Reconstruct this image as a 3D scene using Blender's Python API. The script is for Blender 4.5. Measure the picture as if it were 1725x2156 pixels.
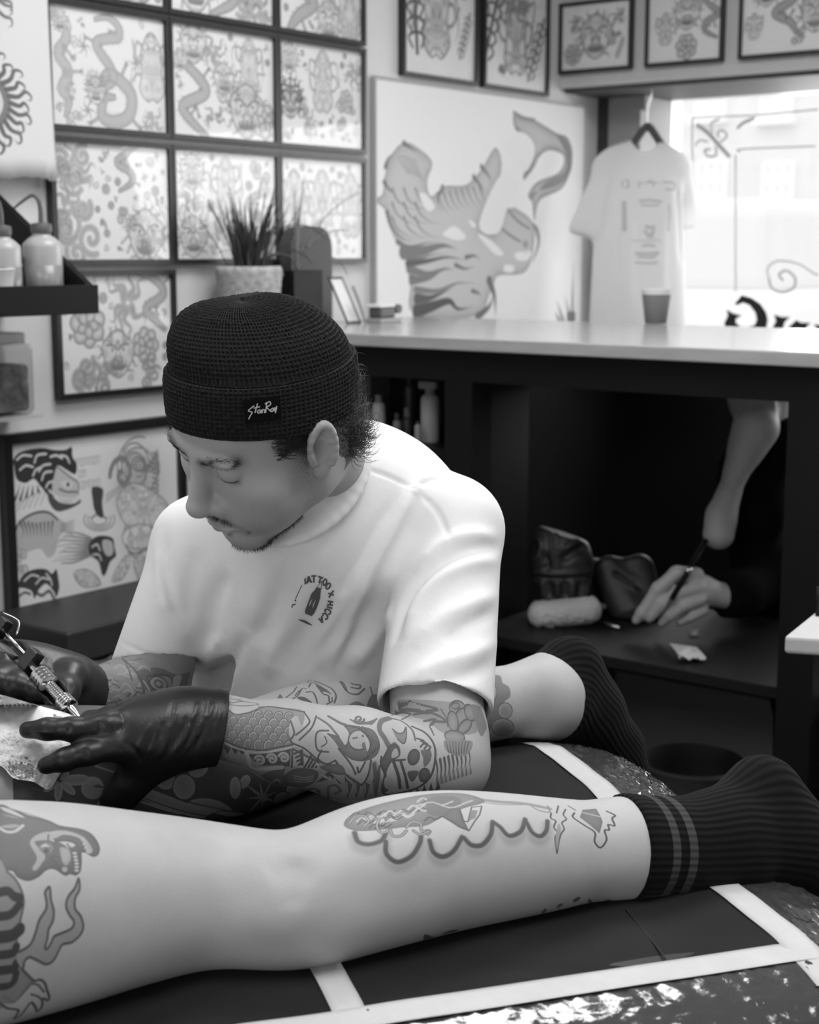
import bpy, math, random
import numpy as np
from mathutils import Vector
from mathutils.bvhtree import BVHTree
SC = bpy.context.scene
COL = SC.collection
for _o in list(bpy.data.objects):
    bpy.data.objects.remove(_o)

# ------------------------------------------------------------------ camera
IMG_W, IMG_H = 1725, 2156
F = 3200.0                                   # focal length in pixels of the 1725x2156 frame
YAW, PIT = math.radians(37.5), math.radians(9.7)
CX, CY = 862.5, 1078.0
CAM = np.array([0.0, 0.0, 1.5])
FWD = np.array([-math.sin(YAW) * math.cos(PIT), math.cos(YAW) * math.cos(PIT), -math.sin(PIT)])
RIGHT = np.array([math.cos(YAW), math.sin(YAW), 0.0])
UP = np.cross(RIGHT, FWD)
HFWD = np.array([-math.sin(YAW), math.cos(YAW), 0.0])
ZUP = np.array([0.0, 0.0, 1.0])
cam_data = bpy.data.cameras.new('camera')
cam = bpy.data.objects.new('camera', cam_data)
COL.objects.link(cam)
cam.location = CAM
cam.rotation_euler = (math.radians(90) - PIT, 0, YAW)
cam_data.sensor_fit = 'VERTICAL'
cam_data.sensor_height = 36.0
cam_data.sensor_width = 24.0
cam_data.lens = F * 36.0 / IMG_H
cam_data.clip_start = 0.05
cam_data.clip_end = 100
cam_data.dof.use_dof = True
cam_data.dof.focus_distance = 1.66
cam_data.dof.aperture_fstop = 7.0
SC.camera = cam

# ------------------------------------------------------------------ world, lights, exposure
SC.view_settings.view_transform = 'Standard'
SC.view_settings.look = 'None'
SC.view_settings.gamma = 1.0
SC.view_settings.use_curve_mapping = False
SC.view_settings.exposure = 0.0
SC.cycles.max_bounces = 8
SC.cycles.diffuse_bounces = 4
SC.cycles.glossy_bounces = 4
SC.cycles.transparent_max_bounces = 12
SC.cycles.caustics_reflective = False
SC.cycles.caustics_refractive = False
SC.cycles.sample_clamp_indirect = 6.0
world = bpy.data.worlds.new('overcast_sky')
SC.world = world
world.use_nodes = True
_bg = world.node_tree.nodes['Background']
_bg.inputs[0].default_value = (1, 1, 1, 1)
_bg.inputs[1].default_value = 1.5

def area_light(name, loc, target, sx, sy, power):
    d = bpy.data.lights.new(name, 'AREA')
    d.shape = 'RECTANGLE'
    d.size, d.size_y, d.energy = sx, sy, power
    o = bpy.data.objects.new(name, d)
    COL.objects.link(o)
    o.location = loc
    o.rotation_euler = (Vector(target) - Vector(loc)).to_track_quat('-Z', 'Y').to_euler()
    return o
# ceiling panel lamps of the studio (their housings are built with the room) and daylight through the shop window
LAMPS = [(-1.55, 2.35, 30.0), (-0.2, 1.1, 23.0), (0.6, 3.0, 26.0), (-1.7, 0.3, 15.0)]
for _i, (_x, _y, _p) in enumerate(LAMPS):
    area_light('ceiling_lamp_light', (_x, _y, 2.80), (_x, _y, 0), 0.9, 0.9, _p)
area_light('rear_fill_light', (-.1, -2.35, 1.55), (-.6, 2.0, 1.15), 2.2, 1.5, 19.0)  # made-up fill from behind the camera, lifts the shirt front
area_light('window_daylight', (-0.9, 5.3, 2.1), (-0.9, 2.0, 1.0), 3.0, 1.5, 95.0)

# ------------------------------------------------------------------ projection helpers (a pixel and a depth give a real point)
def ray(px, py):
    return FWD + RIGHT * ((px - CX) / F) + UP * ((CY - py) / F)
def P(px, py, d):
    return CAM + ray(px, py) * d
def on_z(px, py, z):
    r = ray(px, py)
    return CAM + r * ((z - CAM[2]) / r[2])
def on_x(px, py, x):
    r = ray(px, py)
    return CAM + r * (x / r[0])
def on_y(px, py, y):
    r = ray(px, py)
    return CAM + r * (y / r[1])
def depth(p):
    return float((np.asarray(p) - CAM) @ FWD)

# ------------------------------------------------------------------ object helpers
def tag(o, label, cat, group=None, kind=None):
    if label: o['label'] = label
    if cat: o['category'] = cat
    if group: o['group'] = group
    if kind: o['kind'] = kind
    return o
def thing(name, label, cat, loc=(0, 0, 0), group=None, rz=0.0):
    o = bpy.data.objects.new(name, None)
    o.empty_display_size = 0.05
    COL.objects.link(o)
    o.location = loc
    o.rotation_euler = (0, 0, rz)
    return tag(o, label, cat, group)
def mk(name, verts, faces, mat=None, parent=None, smooth=True, uv=None, label=None):
    """one mesh object; world-space vertices are brought into the parent's frame"""
    me = bpy.data.meshes.new(name)
    v = np.asarray(verts, dtype=np.float64)
    if parent is not None:
        off = np.array(parent_origin(parent))
        v = v - off
    if isinstance(faces, np.ndarray):
        nv, nf, k = len(v), len(faces), faces.shape[1]
        me.vertices.add(nv); me.vertices.foreach_set('co', v.astype(np.float32).ravel())
        me.loops.add(nf * k); me.loops.foreach_set('vertex_index', faces.astype(np.int32).ravel())
        me.polygons.add(nf)
        me.polygons.foreach_set('loop_start', np.arange(0, nf * k, k, dtype=np.int32))
        me.update(calc_edges=True)
        me.validate()
    else:
        me.from_pydata([tuple(x) for x in v], [], [tuple(int(i) for i in f) for f in faces])
    if smooth is True:
        me.polygons.foreach_set('use_smooth', np.ones(len(me.polygons), dtype=bool))
    if uv is not None:
        l = me.uv_layers.new(name='UVMap')
        l.data.foreach_set('uv', np.asarray(uv, dtype=np.float32).ravel())
    if mat is not None:
        for m in (mat if isinstance(mat, (list, tuple)) else [mat]):
            me.materials.append(m)
    o = bpy.data.objects.new(name, me)
    COL.objects.link(o)
    if parent is not None: o.parent = parent
    if label: o['label'] = label
    return o
def parent_origin(p):
    x = np.array(p.location[:])
    while p.parent is not None:
        p = p.parent
        x = x + np.array(p.location[:])
    return x
def smooth_by_angle(o, ang=40):
    me = o.data
    me.polygons.foreach_set('use_smooth', np.ones(len(me.polygons), dtype=bool))
    import bmesh
    bm = bmesh.new(); bm.from_mesh(me)
    c = math.radians(ang)
    for e in bm.edges:
        if len(e.link_faces) == 2 and e.calc_face_angle(0) > c: e.smooth = False
    bm.to_mesh(me); bm.free()
    return o

class MB:
    """collects shapes and links them as ONE mesh object"""
    def __init__(s): s.v = []; s.f = []; s.uv = {}
    def add(s, v, f):
        n = len(s.v)
        s.v += [tuple(map(float, x)) for x in v]
        s.f += [tuple(int(i) + n for i in q) for q in f]
        return s
    def box(s, o, a, b, c):
        """box from corner o with edge vectors a, b, c"""
        o, a, b, c = (np.asarray(x, float) for x in (o, a, b, c))
        v = [o, o + a, o + a + b, o + b, o + c, o + a + c, o + a + b + c, o + b + c]
        f = [(0, 3, 2, 1), (4, 5, 6, 7), (0, 1, 5, 4), (1, 2, 6, 5), (2, 3, 7, 6), (3, 0, 4, 7)]
        if np.dot(np.cross(a, b), c) < 0: f = [tuple(reversed(q)) for q in f]
        return s.add(v, f)
    def aabb(s, x0, x1, y0, y1, z0, z1):
        return s.box((x0, y0, z0), (x1 - x0, 0, 0), (0, y1 - y0, 0), (0, 0, z1 - z0))
    def tube(s, pts, r, n=8, cap=True):
        pts = np.asarray(pts, float)
        m = len(pts)
        rr = np.full(m, r, float) if np.isscalar(r) else np.asarray(r, float)
        t = np.gradient(pts, axis=0) if m > 2 else np.repeat((pts[1] - pts[0])[None], m, 0)
        t /= np.linalg.norm(t, axis=1)[:, None] + 1e-12
        ref = np.array([0, 0, 1.0]) if abs(t[0][2]) < .9 else np.array([1.0, 0, 0])
        v = []
        u = np.cross(t[0], ref); u /= np.linalg.norm(u)
        for i in range(m):
            u = u - t[i] * np.dot(u, t[i]); u /= np.linalg.norm(u) + 1e-12
            w = np.cross(t[i], u)
            for k in range(n):
                a = 2 * math.pi * k / n
                v.append(pts[i] + rr[i] * (math.cos(a) * u + math.sin(a) * w))
        f = [(i * n + k, i * n + (k + 1) % n, (i + 1) * n + (k + 1) % n, (i + 1) * n + k) for i in range(m - 1) for k in range(n)]
        if cap:
            f.append(tuple(reversed(range(n)))); f.append(tuple((m - 1) * n + k for k in range(n)))
        return s.add(v, f)
    def lathe(s, base, axis, prof, n=32, cap=True):
        """prof: list of (radius, height along axis)"""
        base = np.asarray(base, float); axis = np.asarray(axis, float); axis = axis / np.linalg.norm(axis)
        ref = np.array([0, 0, 1.0]) if abs(axis[2]) < .9 else np.array([1.0, 0, 0])
        u = np.cross(axis, ref); u /= np.linalg.norm(u); w = np.cross(axis, u)
        v = [base + axis * h + r * (math.cos(2 * math.pi * k / n) * u + math.sin(2 * math.pi * k / n) * w) for r, h in prof for k in range(n)]
        m = len(prof)
        f = [(i * n + k, i * n + (k + 1) % n, (i + 1) * n + (k + 1) % n, (i + 1) * n + k) for i in range(m - 1) for k in range(n)]
        if cap:
            f.append(tuple(reversed(range(n)))); f.append(tuple((m - 1) * n + k for k in range(n)))
        return s.add(v, f)
    def build(s, name, mat, parent=None, smooth=False, bevel=0.0, seg=2, label=None, angle=None):
        o = mk(name, s.v, s.f, mat, parent, smooth is True, label=label)
        if bevel > 0:
            import bmesh
            bm = bmesh.new(); bm.from_mesh(o.data)
            bmesh.ops.bevel(bm, geom=bm.edges[:], offset=bevel, segments=seg, profile=.5, affect='EDGES')
            bm.to_mesh(o.data); bm.free()
        if angle: smooth_by_angle(o, angle)
        return o

# ------------------------------------------------------------------ materials (all procedural, black-and-white)
def mat(name, v, rough=.6, metal=0.0, var=0.0, vscale=8.0, bump=0.0, bscale=60.0, spec=.5, coat=0.0, sheen=0.0, sss=0.0, stretch=None):
    m = bpy.data.materials.new(name); m.use_nodes = True
    nt = m.node_tree; b = nt.nodes['Principled BSDF']
    b.inputs['Base Color'].default_value = (v, v, v, 1)
    b.inputs['Roughness'].default_value = rough
    b.inputs['Metallic'].default_value = metal
    b.inputs['Specular IOR Level'].default_value = spec
    b.inputs['Coat Weight'].default_value = coat
    b.inputs['Sheen Weight'].default_value = sheen
    if sss:
        b.inputs['Subsurface Weight'].default_value = sss
        b.inputs['Subsurface Radius'].default_value = (.006, .006, .006)
        b.inputs['Subsurface Scale'].default_value = 1.0
    tc = nt.nodes.new('ShaderNodeTexCoord')
    src = tc.outputs['Object']
    if stretch:
        mp = nt.nodes.new('ShaderNodeMapping'); mp.inputs['Scale'].default_value = stretch
        nt.links.new(src, mp.inputs[0]); src = mp.outputs[0]
    if var:
        n = nt.nodes.new('ShaderNodeTexNoise'); n.inputs['Scale'].default_value = vscale; n.inputs['Detail'].default_value = 6
        nt.links.new(src, n.inputs['Vector'])
        r = nt.nodes.new('ShaderNodeMapRange')
        r.inputs['From Min'].default_value = .3; r.inputs['From Max'].default_value = .7
        r.inputs['To Min'].default_value = v * (1 - var); r.inputs['To Max'].default_value = min(1, v * (1 + var))
        nt.links.new(n.outputs[0], r.inputs['Value']); nt.links.new(r.outputs[0], b.inputs['Base Color'])
    if bump:
        n = nt.nodes.new('ShaderNodeTexNoise'); n.inputs['Scale'].default_value = bscale; n.inputs['Detail'].default_value = 4
        nt.links.new(src, n.inputs['Vector'])
        bp = nt.nodes.new('ShaderNodeBump'); bp.inputs['Strength'].default_value = bump; bp.inputs['Distance'].default_value = .002
        nt.links.new(n.outputs[0], bp.inputs['Height']); nt.links.new(bp.outputs[0], b.inputs['Normal'])
    return m
def pixels_image(name, ink):
    """a picture drawn by this script: ink 0..1 (0 = bare surface), row 0 at the top"""
    h, w = ink.shape
    im = bpy.data.images.new(name, w, h, alpha=False, float_buffer=False)
    im.colorspace_settings.name = 'Non-Color'
    a = np.ones((h, w, 4), np.float32)
    a[..., :3] = np.clip(ink[::-1, :, None], 0, 1)
    im.pixels.foreach_set(a.ravel())
    im.update()
    im.pack()
    return im
def ink_mat(name, ink, paper=.75, dark=.03, rough=.7, bump=0.0, bscale=80, sss=0.0, spec=.4, var=0.0, vscale=30):
    m = mat(name, paper, rough, bump=bump, bscale=bscale, sss=sss, spec=spec, var=var, vscale=vscale)
    nt = m.node_tree; b = nt.nodes['Principled BSDF']
    t = nt.nodes.new('ShaderNodeTexImage'); t.image = pixels_image(name, ink); t.interpolation = 'Linear'
    t.extension = 'EXTEND'
    mx = nt.nodes.new('ShaderNodeMix'); mx.data_type = 'RGBA'
    mx.inputs['A'].default_value = (paper,) * 3 + (1,); mx.inputs['B'].default_value = (dark,) * 3 + (1,)
    old = [l for l in nt.links if l.to_socket == b.inputs['Base Color']]
    if old: nt.links.new(old[0].from_socket, mx.inputs['A'])
    nt.links.new(t.outputs['Color'], mx.inputs['Factor']); nt.links.new(mx.outputs['Result'], b.inputs['Base Color'])
    return m
def glass_mat(name, tint=.97, refl=1.0, rough=0.0):
    m = bpy.data.materials.new(name); m.use_nodes = True
    nt = m.node_tree
    for n in list(nt.nodes): nt.nodes.remove(n)
    out = nt.nodes.new('ShaderNodeOutputMaterial')
    tr = nt.nodes.new('ShaderNodeBsdfTransparent'); tr.inputs[0].default_value = (tint,) * 3 + (1,)
    gl = nt.nodes.new('ShaderNodeBsdfGlossy'); gl.inputs['Roughness'].default_value = rough
    fr = nt.nodes.new('ShaderNodeFresnel'); fr.inputs[0].default_value = 1.5
    mu = nt.nodes.new('ShaderNodeMath'); mu.operation = 'MULTIPLY'; mu.inputs[1].default_value = refl
    mx = nt.nodes.new('ShaderNodeMixShader')
    ge = nt.nodes.new('ShaderNodeNewGeometry'); iv = nt.nodes.new('ShaderNodeMath'); iv.operation = 'SUBTRACT'; iv.inputs[0].default_value = 1.0
    m2 = nt.nodes.new('ShaderNodeMath'); m2.operation = 'MULTIPLY'
    nt.links.new(ge.outputs['Backfacing'], iv.inputs[1]); nt.links.new(iv.outputs[0], m2.inputs[1]); nt.links.new(mu.outputs[0], m2.inputs[0])
    nt.links.new(fr.outputs[0], mu.inputs[0]); nt.links.new(m2.outputs[0], mx.inputs[0])
    nt.links.new(tr.outputs[0], mx.inputs[1]); nt.links.new(gl.outputs[0], mx.inputs[2])
    nt.links.new(mx.outputs[0], out.inputs['Surface'])
    return m
# ------------------------------------------------------------------ drawing library: ink on a numpy canvas
def canvas(w, h): return np.zeros((h, w), np.float32)
def cr(pts, n=8, closed=False):
    """Catmull-Rom curve through points"""
    p = np.asarray(pts, float)
    if len(p) < 3: 
        t = np.linspace(0, 1, n + 1)[:, None]
        return p[0] * (1 - t) + p[1] * t
    q = np.vstack([p[-1], p, p[0], p[1]]) if closed else np.vstack([2 * p[0] - p[1], p, 2 * p[-1] - p[-2]])
    out = []
    t = np.linspace(0, 1, n, endpoint=False)[:, None]
    for i in range(1, len(q) - 2):
        a, b, c, d = q[i - 1], q[i], q[i + 1], q[i + 2]
        out.append(.5 * ((2 * b) + (c - a) * t + (2 * a - 5 * b + 4 * c - d) * t * t + (3 * b - a - 3 * c + d) * t ** 3))
    out = np.vstack(out)
    return out if closed else np.vstack([out, p[-1]])
def _win(c, x0, y0, x1, y1):
    h, w = c.shape
    x0, y0, x1, y1 = max(0, int(x0)), max(0, int(y0)), min(w, int(x1) + 1), min(h, int(y1) + 1)
    if x1 <= x0 or y1 <= y0: return None
    Y, X = np.mgrid[y0:y1, x0:x1].astype(np.float32)
    return slice(y0, y1), slice(x0, x1), X + .5, Y + .5
def stroke(c, pts, w, v=1.0, soft=1.0, taper=False, closed=False, lighten=False):
    p = np.asarray(pts, float)
    if closed: p = np.vstack([p, p[:1]])
    n = len(p) - 1
    for i in range(n):
        a, b = p[i], p[i + 1]
        wa = wb = w * .5
        if taper: wa, wb = w * .5 * (1 - i / n) + .3, w * .5 * (1 - (i + 1) / n) + .3
        m = max(wa, wb) + soft + 1
        W = _win(c, min(a[0], b[0]) - m, min(a[1], b[1]) - m, max(a[0], b[0]) + m, max(a[1], b[1]) + m)
        if W is None: continue
        sy, sx, X, Y = W
        d = b - a; L = d @ d + 1e-9
        t = np.clip(((X - a[0]) * d[0] + (Y - a[1]) * d[1]) / L, 0, 1)
        D = np.hypot(X - a[0] - t * d[0], Y - a[1] - t * d[1])
        k = np.clip((wa + (wb - wa) * t - D) / soft + .5, 0, 1)
        if lighten: c[sy, sx] = c[sy, sx] * (1 - k) + v * k
        else: c[sy, sx] = np.maximum(c[sy, sx], k * v)
def fill(c, pts, v, mode='paint', edge=None, edge_w=6.0):
    """even-odd polygon; edge: ink value at the rim fading to v inside"""
    p = np.asarray(pts, float)
    W = _win(c, p[:, 0].min() - 1, p[:, 1].min() - 1, p[:, 0].max() + 1, p[:, 1].max() + 1)
    if W is None: return
    sy, sx, X, Y = W
    ins = np.zeros(X.shape, bool); D = np.full(X.shape, 1e9, np.float32)
    for i in range(len(p)):
        a, b = p[i], p[(i + 1) % len(p)]
        if a[1] != b[1]:
            lo, hi = (a, b) if a[1] < b[1] else (b, a)
            cond = (Y >= lo[1]) & (Y < hi[1])
            xi = lo[0] + (Y - lo[1]) * (hi[0] - lo[0]) / (hi[1] - lo[1])
            ins ^= cond & (X < xi)
        if edge is not None:
            d = b - a; L = d @ d + 1e-9
            t = np.clip(((X - a[0]) * d[0] + (Y - a[1]) * d[1]) / L, 0, 1)
            D = np.minimum(D, np.hypot(X - a[0] - t * d[0], Y - a[1] - t * d[1]))
    val = v if edge is None else v + (edge - v) * np.exp(-D / edge_w)
    s = c[sy, sx]
    if mode == 'paint': s[:] = np.where(ins, val, s)
    elif mode == 'max': s[:] = np.where(ins, np.maximum(s, val), s)
    elif mode == 'min': s[:] = np.where(ins, np.minimum(s, val), s)
def ell(x, y, rx, ry=None, a=0.0, n=28, a0=0, a1=360):
    ry = rx if ry is None else ry
    t = np.radians(np.linspace(a0, a1, n, endpoint=(a1 - a0) < 360))
    X, Y = rx * np.cos(t), ry * np.sin(t)
    ca, sa = math.cos(math.radians(a)), math.sin(math.radians(a))
    return np.c_[x + X * ca - Y * sa, y + X * sa + Y * ca]
def disc(c, x, y, r, v, ry=None, a=0): fill(c, ell(x, y, r, ry, a), v)
def ring(c, x, y, r, w, v, ry=None, a=0, a0=0, a1=360): stroke(c, ell(x, y, r, ry, a, 28, a0, a1), w, v, closed=(a1 - a0) >= 360)
def soft_blob(c, x, y, r, v, ry=None):
    ry = ry or r
    W = _win(c, x - 2 * r, y - 2 * ry, x + 2 * r, y + 2 * ry)
    if W is None: return
    sy, sx, X, Y = W
    c[sy, sx] = np.maximum(c[sy, sx], v * np.exp(-(((X - x) / r) ** 2 + ((Y - y) / ry) ** 2)))
def spiral(x, y, r, turns=1.5, a0=0, flip=1, n=26):
    t = np.linspace(0, 1, n)
    a = math.radians(a0) + flip * t * turns * 2 * math.pi
    return np.c_[x + r * (1 - .85 * t) * np.cos(a), y + r * (1 - .85 * t) * np.sin(a)]
def band(path, wid):
    """closed outline of a tapering band along a path"""
    p = np.asarray(path, float)
    t = np.gradient(p, axis=0); t /= np.linalg.norm(t, axis=1)[:, None] + 1e-9
    nrm = np.c_[-t[:, 1], t[:, 0]]
    w = np.asarray(wid, float)[:, None]
    return np.vstack([p + nrm * w, (p - nrm * w)[::-1]]), p + nrm * w, p - nrm * w

# --- flash-sheet motifs (plain generic drawings)
def serpent(c, pts, w, rng, v=.45, lv=.8, lw=2.0):
    p = cr(pts, 10); n = len(p)
    t = np.linspace(0, 1, n)
    wid = w * (.35 + .65 * np.sin(np.pi * np.clip(t * .9 + .1, 0, 1)) ** .7)
    o, l, r = band(p, wid)
    fill(c, o, v, 'max', edge=v + .2, edge_w=w * .3)
    stroke(c, l, lw, lv); stroke(c, r, lw * 1.3, lv)
    for i in range(2, n - 2, 2):
        m = p[i] + (p[i] - p[i - 1]) * .8
        stroke(c, cr([l[i], m, r[i]], 4), lw * .6, lv * .8)
        if rng.random() < .5:
            d = (l[i] - p[i])
            stroke(c, [l[i], l[i] + d * .55 + (p[i] - p[i - 1])], lw, lv, taper=True)
    for i in (n // 4, n // 2, 3 * n // 4):
        d = (r[i] - p[i]) * 1.6
        e = r[i] + d; stroke(c, [r[i], e], w * .6, v + .1)
        for k in range(4):
            a = math.atan2(d[1], d[0]) + (k - 1.5) * .55
            q = e + np.array([math.cos(a), math.sin(a)]) * w * .9
            stroke(c, cr([e, (e + q) / 2 + rng.normal(0, w * .1, 2), q], 4), w * .28, lv, taper=True)
    beast(c, p[0][0], p[0][1], w * 1.5, rng, v, lv, lw)
_NZ = np.random.default_rng(99).normal(0, 1, (8, 40, 40)).astype(np.float32)
def field(X, Y, k, s):
    """smooth noise sampled at X, Y (pixels), feature size s"""
    g = _NZ[k % 8]; x, y = np.abs(X / s) % 38, np.abs(Y / s) % 38
    i, j = x.astype(int), y.astype(int); u, v = x - i, y - j
    u = u * u * (3 - 2 * u); v = v * v * (3 - 2 * v)
    return (g[j, i] * (1 - u) + g[j, i + 1] * u) * (1 - v) + (g[j + 1, i] * (1 - u) + g[j + 1, i + 1] * u) * v
def mass(c, pts, x0, rng, v=.4, lv=.8, size=14.0, lines=1.6, sym=True, stretch=1.0):
    """a drawn mass: dark rim, grey shading and contour lines, mirrored about x0 when sym"""
    p = np.asarray(pts, float)
    W = _win(c, p[:, 0].min() - 2, p[:, 1].min() - 2, p[:, 0].max() + 2, p[:, 1].max() + 2)
    if W is None: return
    sy, sx, X, Y = W
    t = np.zeros(c.shape, np.float32); fill(t, p, 1.0); m = t[sy, sx]
    k = int(rng.integers(8)); o = rng.uniform(0, 900)
    A = np.abs(X - x0) if sym else X
    f = field(A + o, Y / stretch + o, k, size) + .5 * field(A + o, Y / stretch + o, k + 3, size * .5)
    ln = np.abs(((f * lines) % 1.0) - .5) * 2
    ink = v * (.55 + .35 * np.clip(f, -1, 1.4)) + (lv - v) * np.clip((ln - .62) * 4, 0, 1)
    ink = np.where(f > 1.05, .06, ink)
    s = c[sy, sx]; s[:] = np.where(m > 0, np.clip(ink, .04, 1), s)
    stroke(c, p, max(1.6, size * .16), lv, closed=True)
def beast(c, x, y, r, rng, v=.4, lv=.8, lw=2.0, dark=False):
    """horned snarling mask with a mane"""
    for k in range(13):
        a = math.radians(130 + k * 23 + rng.uniform(-6, 6))
        d = np.array([math.cos(a), math.sin(a)]); e = np.array([-d[1], d[0]]) * rng.choice((-1, 1)); o = np.array([x, y])
        q = cr([o + d * r * .75, o + d * r * 1.05 + e * r * .12, o + d * r * 1.3 - e * r * .05, o + d * r * rng.uniform(1.35, 1.6) + e * r * .18], 4)
        stroke(c, q, r * .26, lv if dark else v * .9, taper=True); stroke(c, q, lw, lv, taper=True)
    n = 16
    o = cr([(x + r * math.cos(t) * (1 + .10 * math.cos(3 * t + 1)) , y + r * 1.08 * math.sin(t) * (1 + .07 * math.cos(4 * t))) for t in np.linspace(0, 2 * math.pi, n, endpoint=False)], 3, True)
    mass(c, o, x, rng, 1.5 if dark else v, .97 if dark else lv, r * .42, 1.7)
    for s in (-1, 1):
        e = cr([(x + s * r * .12, y - r * .10), (x + s * r * .34, y - r * .30), (x + s * r * .60, y - r * .22), (x + s * r * .40, y - r * .08)], 3, True)
        fill(c, e, .06); disc(c, x + s * r * .36, y - r * .19, r * .08, .95)
        stroke(c, cr([(x + s * r * .08, y - r * .2), (x + s * r * .35, y - r * .45), (x + s * r * .75, y - r * .42)], 4), r * .10, lv)
        stroke(c, cr([(x + s * r * .10, y + r * .1), (x + s * r * .28, y + r * .22), (x + s * r * .18, y + r * .32)], 4), r * .07, lv)
    m = cr([(x - r * .5, y + r * .45), (x, y + r * .38), (x + r * .5, y + r * .45), (x + r * .36, y + r * .78), (x - r * .36, y + r * .78)], 4, True)
    fill(c, m, .8)
    for k in (-3, -1, 1, 3): stroke(c, [(x + k * r * .13, y + r * .44), (x + k * r * .11, y + r * .60)], r * .09, .05, lighten=True, taper=True)
def bloom(c, x, y, r, rng, v=.35, lv=.75, lw=2.0):
    for ringn, rad, n in ((0, 1.0, 7), (1, .62, 5)):
        off = rng.uniform(0, 360)
        for k in range(n):
            a = off + k * 360 / n
            px, py = x + math.cos(math.radians(a)) * r * rad * .55, y + math.sin(math.radians(a)) * r * rad * .55
            e = ell(px, py, r * rad * .5, r * rad * .42, a)
            fill(c, e, .1, edge=v + .3, edge_w=r * .16); stroke(c, e, lw, lv, closed=True)
    disc(c, x, y, r * .16, .7)
def curls(c, x, y, r, rng, lv=.75, lw=2.0, v=.3):
    for k in range(5):
        a = rng.uniform(0, 360); q = (x + rng.uniform(-.7, .7) * r, y + rng.uniform(-.7, .7) * r)
        s = spiral(q[0], q[1], r * rng.uniform(.3, .55), 1.3, a, rng.choice((-1, 1)))
        stroke(c, s, r * .22, v); stroke(c, s, lw, lv)
def flames(c, x, y, r, rng, n=9, v=.4, lv=.8, lw=2.0):
    for k in range(n):
        a = rng.uniform(0, 2 * math.pi)
        d = np.array([math.cos(a), math.sin(a)]); e = np.array([-d[1], d[0]])
        p = [np.array([x, y]) + d * r * .25, np.array([x, y]) + d * r * .6 + e * r * .22, np.array([x, y]) + d * r * .95 - e * r * .12, np.array([x, y]) + d * r * 1.2 + e * r * .12]
        stroke(c, cr(p, 6), r * .32, v, taper=True); stroke(c, cr(p, 6), lw, lv, taper=True)
def figure_motif(c, x, y, h, rng, v=.4, lv=.8, lw=2.0):
    """tall robed or carapaced shape with trailing ribbons"""
    w = h * .25
    for s in (-1, 1):
        for k in range(3):
            q = cr([(x + s * w * .5, y - h * (.25 - k * .2)), (x + s * w * 1.2, y - h * (.32 - k * .22)), (x + s * w * rng.uniform(1.3, 1.8), y - h * rng.uniform(-.25, .4)), (x + s * w * rng.uniform(1.2, 1.6), y - h * rng.uniform(-.4, .3))], 5)
            stroke(c, q, w * .28, v * .9, taper=True); stroke(c, q, lw, lv, taper=True)
    o = cr([(x, y - h * .5), (x + w * .45, y - h * .42), (x + w * .9, y - h * .16), (x + w * .8, y + h * .1), (x + w, y + h * .34), (x + w * .4, y + h * .5), (x, y + h * .46), (x - w * .4, y + h * .5), (x - w, y + h * .34), (x - w * .8, y + h * .1), (x - w * .9, y - h * .16), (x - w * .45, y - h * .42)], 4, True)
    mass(c, o, x, rng, v, lv, w * .42, 1.7, True, 1.6)
    e = ell(x, y - h * .36, w * .30, h * .085); fill(c, e, .15); stroke(c, e, lw, lv, closed=True)
    for s in (-1, 1): disc(c, x + s * w * .12, y - h * .37, w * .05, .9)
def arrow_motif(c, x, y, h, rng, lv=.8):
    a = rng.uniform(-.5, .5)
    d = np.array([math.sin(a), math.cos(a)]) * h * .5
    p = np.array([x, y])
    stroke(c, [p - d, p + d], h * .05, lv)
    for k in range(6):
        q = p - d + 2 * d * (.1 + .14 * k); e = np.array([d[1], -d[0]]) * .35
        stroke(c, cr([q, q + e * .7 + d * .1, q + e * .4 + d * .3], 4), h * .03, lv); stroke(c, cr([q, q - e * .7 + d * .1, q - e * .4 + d * .3], 4), h * .03, lv)
def sheet(w, h, seed, kinds, v=.4, lv=.75, lw=2.0, spots=None, grow=1.28, filler=60):
    c = canvas(w, h); rng = np.random.default_rng(seed)
    for k, (kind, x, y, s) in enumerate(spots if spots else kinds):
        x, y, s = x * w, y * h, s * h * grow
        if kind == 'beast': beast(c, x, y, s, rng, v, lv, lw)
        elif kind == 'dark': beast(c, x, y, s, rng, .8, .95, lw, True)
        elif kind == 'bloom': bloom(c, x, y, s, rng, v, lv, lw)
        elif kind == 'curls': curls(c, x, y, s, rng, lv, lw, v)
        elif kind == 'flames': flames(c, x, y, s, rng, 10, v, lv, lw)
        elif kind == 'robe': figure_motif(c, x, y, s * 2, rng, v, lv, lw)
        elif kind == 'arrow': arrow_motif(c, x, y, s * 2, rng, lv)
        elif kind == 'snake': serpent(c, [(x + math.sin(i * 1.9 + seed) * s * .5, y - s + 2 * s * i / 5) for i in range(6)], s * .17, rng, v, lv, lw)
    fill_gaps(c, rng, filler, v, lv, lw)
    return c
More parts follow.
